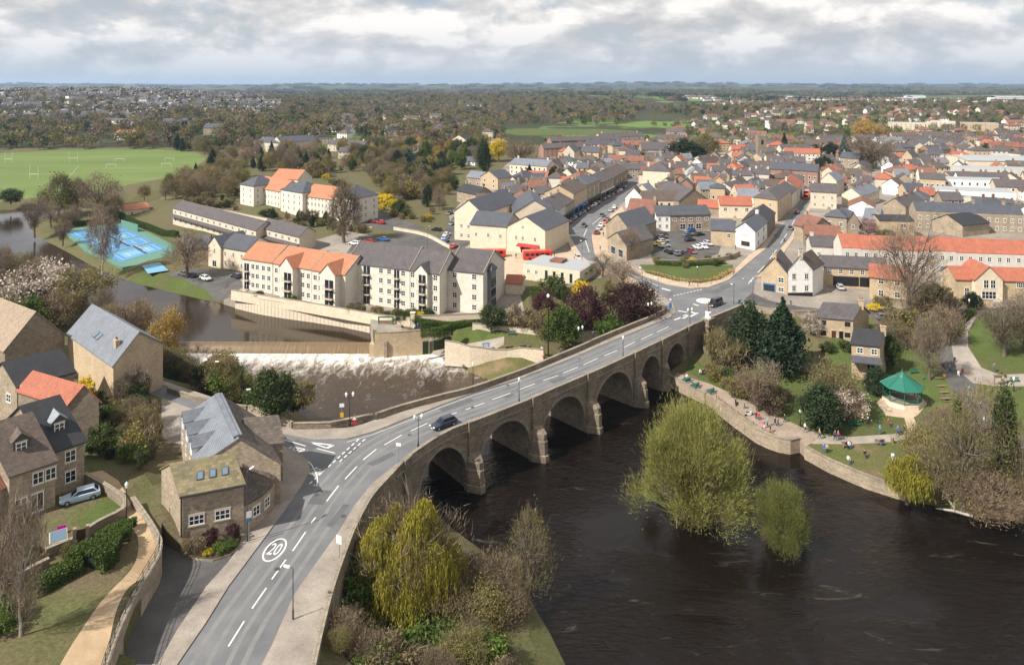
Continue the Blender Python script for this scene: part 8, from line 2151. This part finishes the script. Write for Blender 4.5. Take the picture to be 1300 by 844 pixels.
def house_proto(key,w,d,he,rise,hip,chs,cols,rows,porch=False):
 wb=MB()
 v=[(-w/2,-d/2),(w/2,-d/2),(w/2,d/2),(-w/2,d/2)]
 q=[(x,y,-4)for x,y in v]+[(x,y,he)for x,y in v]
 if hip:
  wb.add(q,[(0,1,5,4),(1,2,6,5),(2,3,7,6),(3,0,4,7),(4,5,6,7)])
 else:
  q+=[(w/2,0,he+rise),(-w/2,0,he+rise)]
  wb.add(q,[(0,1,5,4),(1,2,6,8,5),(2,3,7,6),(3,0,4,9,7),(4,5,8,9),(6,7,9,8)])
 rb=MB()
 if hip:
  o=.4;k=(w-d)/2
  e=[(-w/2-o,-d/2-o),(w/2+o,-d/2-o),(w/2+o,d/2+o),(-w/2-o,d/2+o)]
  rb.add([(x,y,he)for x,y in e]+[(x,y,he+.18)for x,y in e]+[(-k,0,he+rise),(k,0,he+rise)],[(3,2,1,0),(0,1,5,4),(1,2,6,5),(2,3,7,6),(3,0,4,7),(4,5,9,8),(5,6,9),(6,7,8,9),(7,4,8)])
 else:
  tmp=MB();roof_solid(tmp,Vector((w,0,0)),Vector((0,d,0)),he,rise,.35,'u',.16,lift=.02)
  rb.v=[(a-w/2,b_-d/2,c)for a,b_,c in tmp.v];rb.f=tmp.f;rb.m=tmp.m
 gb=MB()
 for s in(-1,1):
  for i in range(cols):
   x=-w/2+w*(i+.5)/cols
   for r in range(rows):
    z=.9+2.6*r
    y=s*d/2
    gb.box(x-.62,x+.62,min(y,y+s*.03),max(y,y+s*.03),z,z+1.35,0)
    gb.box(x-.5,x+.5,min(y,y+s*.045),max(y,y+s*.045),z+.12,z+1.23,1)
 cb=[]
 for cx in chs:
  b=MB();b.box(cx*w/2-.45,cx*w/2+.45,-.35,.35,he+rise*.5,he+rise+1.2);b.box(cx*w/2-.52,cx*w/2+.52,-.42,.42,he+rise+1.2,he+rise+1.35)
  cb.append(b.mesh('chimney',M['old_red']if len(chs)>1 else M['stone']))
 HP[key]=(wb.mesh('wall',M['stone']),rb.mesh('roof',M['slate']),gb.mesh('glazing',[M['frame'],M['glass']]),cb,w,d)
house_proto('detached',9,8,5.2,3.0,False,[.8],3,2)
house_proto('semi',13,8.5,5.2,3.2,True,[-.35,.35],4,2)
house_proto('bungalow',12,8,2.7,2.8,False,[.6],4,1)
house_proto('terrace',24,8.5,5.6,3.2,False,[-.7,0,.7],8,2)
house_proto('cottage',7.5,7,4.8,3.0,False,[.8],2,2)
house_proto('villa',12,10,6.2,3.2,True,[-.3,.4],4,2)
house_proto('shed',15,10,4.2,2.6,False,[],0,0)
RN={'slate':'blue slate','grey_tile':'grey tiled','brown_tile':'brown tiled','red_tile':'red tiled','old_red':'dull red tiled','slate_pale':'pale slate','slate_dark':'black slate'}
WN={'stone':'tan stone','pale_stone':'pale stone','cream_stone':'cream','gold_stone':'golden stone','white':'white','red_brick':'red brick','render_grey':'grey rendered','dark_stone':'brown stone','flat_stone':'light stone'}
PLACED=[(sum(p.x for p in q)/4,sum(p.y for p in q)/4)for q in FOOT]
def filler(poly,n,keys,walls,roofs,where,group,ang,sep=3.0,zref=0,jit=.12):
 w=W(poly,zref)
 xs=[p.x for p in w];ys=[p.y for p in w]
 got=tries=0
 while got<n and tries<n*60:
  tries+=1
  x,y=random.uniform(min(xs),max(xs)),random.uniform(min(ys),max(ys))
  if not inpoly(np.array([[x,y]]),w)[0]:continue
  k=random.choice(keys)
  wm,rm_,gm,cbs,ww,dd=HP[k]
  a=random.choice(ang)+random.uniform(-jit,jit)
  ca,sa=math.cos(a),math.sin(a)
  q=[Vector((x+u*ca-v*sa,y+u*sa+v*ca,0))for u,v in((-ww/2,-dd/2),(ww/2,-dd/2),(ww/2,dd/2),(-ww/2,dd/2))]
  m_=[(q[i]+q[(i+1)%4])/2 for i in range(4)]
  if any(nearfoot(p.x,p.y,sep)for p in q+m_+[Vector((x,y,0))]):continue
  if any(inpoly(np.array([[p.x,p.y]for p in q]),pl).any()for pl in ROADPOLY):continue
  wl,rf=random.choice(walls),random.choice(roofs)
  t=thing({'detached':'detached_house','semi':'semidetached_house','terrace':'terraced_house','shed':'workshop'}.get(k,k),None,'house',(x,y,zl((x,y))-.1),a,group)
  o=obj('wall',wm,t);o.material_slots[0].link='OBJECT';o.material_slots[0].material=M[wl]
  r=obj('roof',rm_,t);r.material_slots[0].link='OBJECT';r.material_slots[0].material=M[rf]
  if gm.polygons:tag(obj('glazing',gm,t),kind='stuff')
  for cm in cbs:obj('chimney',cm,r)
  FOOT.append(q);PLACED.append((x,y))
  PEND.setdefault((RN[rf]+' '+WN[wl]+' house',where),[]).append((CX+F*x/y,t))
  got+=1
 return got
TOWN=['stone','pale_stone','pale_stone','cream_stone','gold_stone','white','render_grey','red_brick','flat_stone','stone']
ROOFS=['grey_tile','grey_tile','brown_tile','slate','brown_tile','slate_pale','grey_tile','old_red','grey_tile','slate','brown_tile','red_tile']
A_=[.0,-.35,1.2,.85,-.1]
n0=0
n0+=filler([(815,262),(955,262),(960,240),(900,232),(860,240),(815,250)],24,['cottage','detached','shed'],TOWN,ROOFS,'behind the car park row','town centre houses',A_,1.0)
n0+=filler([(600,268),(640,236),(700,214),(800,208),(800,224),(745,250),(704,266)],34,['cottage','detached','terrace','shed','semi'],TOWN,ROOFS,'by the cream offices','town centre houses',A_,1.2)
n0+=filler([(816,246),(810,206),(1000,204),(1016,226),(1010,250),(975,252),(955,262),(880,262)],60,['cottage','detached','terrace','shed','semi'],TOWN,ROOFS,'between high street and rising road','town centre houses',A_,1.2)
n0+=filler([(1036,262),(1034,210),(1160,206),(1320,212),(1320,290),(1165,268),(1130,288)],60,['cottage','detached','terrace','shed','semi'],TOWN,ROOFS,'behind the slate terrace','town centre houses',A_,1.2)
n0+=filler([(690,208),(700,186),(820,180),(900,186),(1000,184),(1150,176),(1320,176),(1320,206),(1000,204)],120,['semi','terrace','terrace','detached','villa'],TOWN+['red_brick'],ROOFS,'beyond the brick terraces','houses beyond the town centre',[0,-.2,.3,1.3],3)
n0+=filler([(820,168),(900,150),(960,140),(1250,145),(1320,160),(1320,176),(900,182)],125,['semi','semi','detached','bungalow','terrace'],['white','cream_stone','red_brick','render_grey','pale_stone'],['old_red','old_red','grey_tile','brown_tile','grey_tile'],'in the far suburb','suburban houses',[0,.5,-.4],4)
n0+=filler([(380,150),(620,150),(640,205),(560,215),(480,208),(400,200)],40,['villa','detached','semi','bungalow'],['pale_stone','stone','cream_stone','white'],['grey_tile','brown_tile','slate','slate_dark'],'among the hillside trees','hillside houses',[0,.3,-.5],8)
n0+=filler([(-20,140),(330,140),(330,158),(-20,166)],34,['villa','detached','semi','terrace'],['white','pale_stone','stone','white'],['grey_tile','slate','grey_tile','brown_tile'],'in the field woods','houses beyond the field',[0,.3,-.4],8)
def instancer(name,pts,scales,protos,kind='stuff'):
 me=bpy.data.meshes.new(name)
 me.from_pydata([tuple(p)for p in pts],[],[])
 a=me.attributes.new('size','FLOAT','POINT');a.data.foreach_set('value',np.asarray(scales,'f'))
 o=obj(name,me)
 col=bpy.data.collections.new(name+'_forms')
 for k,m_ in enumerate(protos):
  c=bpy.data.objects.new(name+'_form',m_);col.objects.link(c)
 ng=bpy.data.node_groups.new(name,'GeometryNodeTree')
 ng.interface.new_socket('Geometry',in_out='INPUT',socket_type='NodeSocketGeometry')
 ng.interface.new_socket('Geometry',in_out='OUTPUT',socket_type='NodeSocketGeometry')
 gi=ng.nodes.new('NodeGroupInput');go=ng.nodes.new('NodeGroupOutput')
 ci=ng.nodes.new('GeometryNodeCollectionInfo');ci.inputs['Collection'].default_value=col
 ci.inputs['Separate Children'].default_value=True;ci.inputs['Reset Children'].default_value=True
 ip_=ng.nodes.new('GeometryNodeInstanceOnPoints');ip_.inputs['Pick Instance'].default_value=True
 rv=ng.nodes.new('FunctionNodeRandomValue');rv.data_type='FLOAT_VECTOR';rv.inputs[0].default_value=(0,0,0);rv.inputs[1].default_value=(0,0,6.28)
 na=ng.nodes.new('GeometryNodeInputNamedAttribute');na.data_type='FLOAT';na.inputs['Name'].default_value='size'
 L_=ng.links.new
 L_(gi.outputs[0],ip_.inputs['Points']);L_(ci.outputs[0],ip_.inputs['Instance']);L_(rv.outputs[0],ip_.inputs['Rotation']);L_(na.outputs[0],ip_.inputs['Scale']);L_(ip_.outputs[0],go.inputs[0])
 mod=o.modifiers.new('instances','NODES');mod.node_group=ng
 tag(o,kind=kind)
 return o
def far_tree(cols,n,h,R,tw=0,seed=0):
 p=envelope(n,R,h*.22,h,'ball',16)
 V=[leaves(p,1.25)]
 mi=[np.zeros(n)]
 if tw:
  q=envelope(tw,R,h*.22,h,'ball',16)
  d=unit(unit(q-np.array([0,0,h*.3]))+rng.normal(size=q.shape)*.4)
  V.append(twigs(q-d,d,2.4,.12));mi.append(np.ones(tw))
 q=np.zeros((3,3));d=np.tile([0,0,1.0],(3,1))
 V.append(twigs(q,d,h*.8,.35));mi.append(np.ones(3))
 return tri_mesh('far_tree',np.concatenate(V),[M[cols],M['twig_brown']],np.concatenate(mi))
FT=[far_tree('leaf_brownbud',130,12,5,260),far_tree('leaf_bud',240,13,5.5,100),far_tree('leaf_mid',280,12,5,40),far_tree('leaf_bud',220,11,5,120),far_tree('twig_brown',150,13,5,300),far_tree('twig_pink',120,12,5,320),far_tree('leaf_mid',300,10,4.5,0),far_tree('leaf_dark',330,12,4,0),far_tree('twig_olive',160,12,5,260),far_tree('leaf_bud',260,10,4.5,60),far_tree('leaf_fresh',280,9,4.5,0),far_tree('twig_brown',130,12,5,330)]
COPSE=[]
for v,cols in enumerate((['leaf_mid','twig_brown'],['leaf_mid','leaf_dark'],['twig_brown','leaf_dark'],['leaf_bud','leaf_mid'])):
 V,mi=[],[]
 for k in range(26):
  c=np.array([rng.normal()*26,rng.normal()*14,0])
  n=70
  p=envelope(n,6.5,1.5,12.5*rng.uniform(.7,1.15),'ball',8)+c
  V.append(leaves(p,3.2));mi.append(np.full(n,k%2))
 COPSE.append(tri_mesh('copse',np.concatenate(V),[M[c]for c in cols],np.concatenate(mi)))
occ=np.array(PLACED)
def wood_points(polys,mind=0.0):
 out,sc=[],[]
 for poly,n,s0,s1,zr in polys:
  w=W(poly,zr)
  xs=[p.x for p in w];ys=[p.y for p in w]
  k=0;tries=0
  while k<n and tries<60:
   tries+=1
   m_=n*3
   c=np.stack([rng.uniform(min(xs),max(xs),m_),rng.uniform(min(ys),max(ys),m_)],1)
   c=c[inpoly(c,w)]
   for pl in REG[1][4]+REG[2][4]:
    c=c[~inpoly(c,pl)]
   if mind and len(c):
    d=((c[:,None]-occ[None])**2).sum(2).min(1)
    c=c[d>mind**2]
   c=c[:n-k]
   z=zland(c[:,0],c[:,1])
   out+=[(a,b_,e-.2)for(a,b_),e in zip(c,z)]
   sc+=list(rng.uniform(s0,s1,len(c)))
   k+=len(c)
 return out,sc
pts,sc=wood_points([([(-150,150),(330,148),(430,150),(430,192),(330,190),(130,190),(-150,196)],1500,.75,1.2,0),([(-200,136),(360,134),(400,150),(-200,152)],850,.8,1.2,0),([(320,128),(720,126),(820,134),(800,156),(620,156),(400,156)],3000,.8,1.25,0),([(800,140),(960,134),(1350,138),(1350,148),(900,152)],750,.7,1.1,0),([(380,156),(640,156),(640,196),(430,194)],420,.6,1.0,0),([(820,154),(1350,150),(1350,178),(900,180)],430,.5,.9,0),([(690,182),(1350,172),(1350,204),(700,204)],170,.4,.75,0)],11)
instancer('woodland',pts,sc,FT)
pts,sc=wood_points([([(-300,116.5),(1600,116.5),(1600,128),(900,132),(700,126),(320,127),(-300,136)],1300,.7,1.4,0),([(-300,112.3),(1600,112.3),(1600,116.5),(-300,116.5)],420,1.0,2.2,0)],0)
instancer('distant_woods',pts,sc,COPSE)
dh=[]
for rf,wl in(('grey_tile','white'),('slate','pale_stone'),('old_red','white'),('grey_tile','red_brick')):
 b=MB()
 for k in range(4):
  x,y=(k-1.5)*17,(k%2)*9-4
  b.box(x-6,x+6,y-4,y+4,-3,5.2,0)
  tmp=MB();roof_solid(tmp,Vector((12.6,0,0)),Vector((0,8.6,0)),5.2,3,.3,'u',.15)
  b.add([(q[0]+x-6.3,q[1]+y-4.3,q[2])for q in tmp.v],tmp.f,1)
  b.box(x+4,x+5,y-.4,y+.4,7,9.4,0)
 dh.append(b.mesh('far_row',[M[wl],M[rf]]))
pts,sc=wood_points([([(870,122),(960,118),(1010,122),(1000,132),(880,136)],90,.9,1.1,3),([(1000,126),(1300,128),(1300,138),(1000,138)],50,.9,1.1,0),([(440,132),(640,134),(640,140),(440,140)],16,.9,1.1,0)],0)
instancer('distant_suburb',pts,sc,dh)
pts,sc=wood_points([([(-30,126),(120,122),(340,126),(340,138),(120,142),(-30,142)],230,1.1,1.4,18)],0)
instancer('hillside_suburb',pts,sc,dh[:2])
for px,py,w_,h_,lab in((1160,124.5,90,9,'long pale farm shed on the far green fields'),(1290,132,120,12,'white distribution shed at the far frame edge'),(1150,128,70,8,'low white shed below the far green fields')):
 p=G(px,py)
 t=thing('farm_shed',lab,'shed',tuple(p))
 b=MB();b.box(-w_/2,w_/2,-20,20,-6,h_);obj('wall',(b,M['white']),t)
 tmp=MB();roof_solid(tmp,Vector((w_,0,0)),Vector((0,40,0)),h_,4,.5,'u',.3,lift=.02);b=MB();b.v=[(q[0]-w_/2,q[1]-20,q[2])for q in tmp.v];b.f=tmp.f;b.m=tmp.m;obj('roof',(b,M['flat_roof']),t)
for(look,where),items in PEND.items():
 items.sort(key=lambda q:q[0])
 for i,(px,t)in enumerate(items):
  if len(items)==1:t['label']='%s %s'%(look,where)
  else:t['label']='%s %s, %s from the field'%(look,where,ordinal(i))
hb=MB();hb.box(-26000,26000,-60,26500,-14,190)
m=bpy.data.materials.new('haze_air');m.use_nodes=True;nt=m.node_tree;nt.nodes.clear()
pv=nd(nt,'ShaderNodeVolumePrincipled',Density=6e-5,Anisotropy=0.2);pv.inputs['Color'].default_value=(.55,.74,1.0,1)
oo=nd(nt,'ShaderNodeOutputMaterial');nt.links.new(pv.outputs[0],oo.inputs['Volume'])
M['haze']=m
ho=tag(obj('haze',hb.mesh('haze',m,uv=False)),kind='stuff')
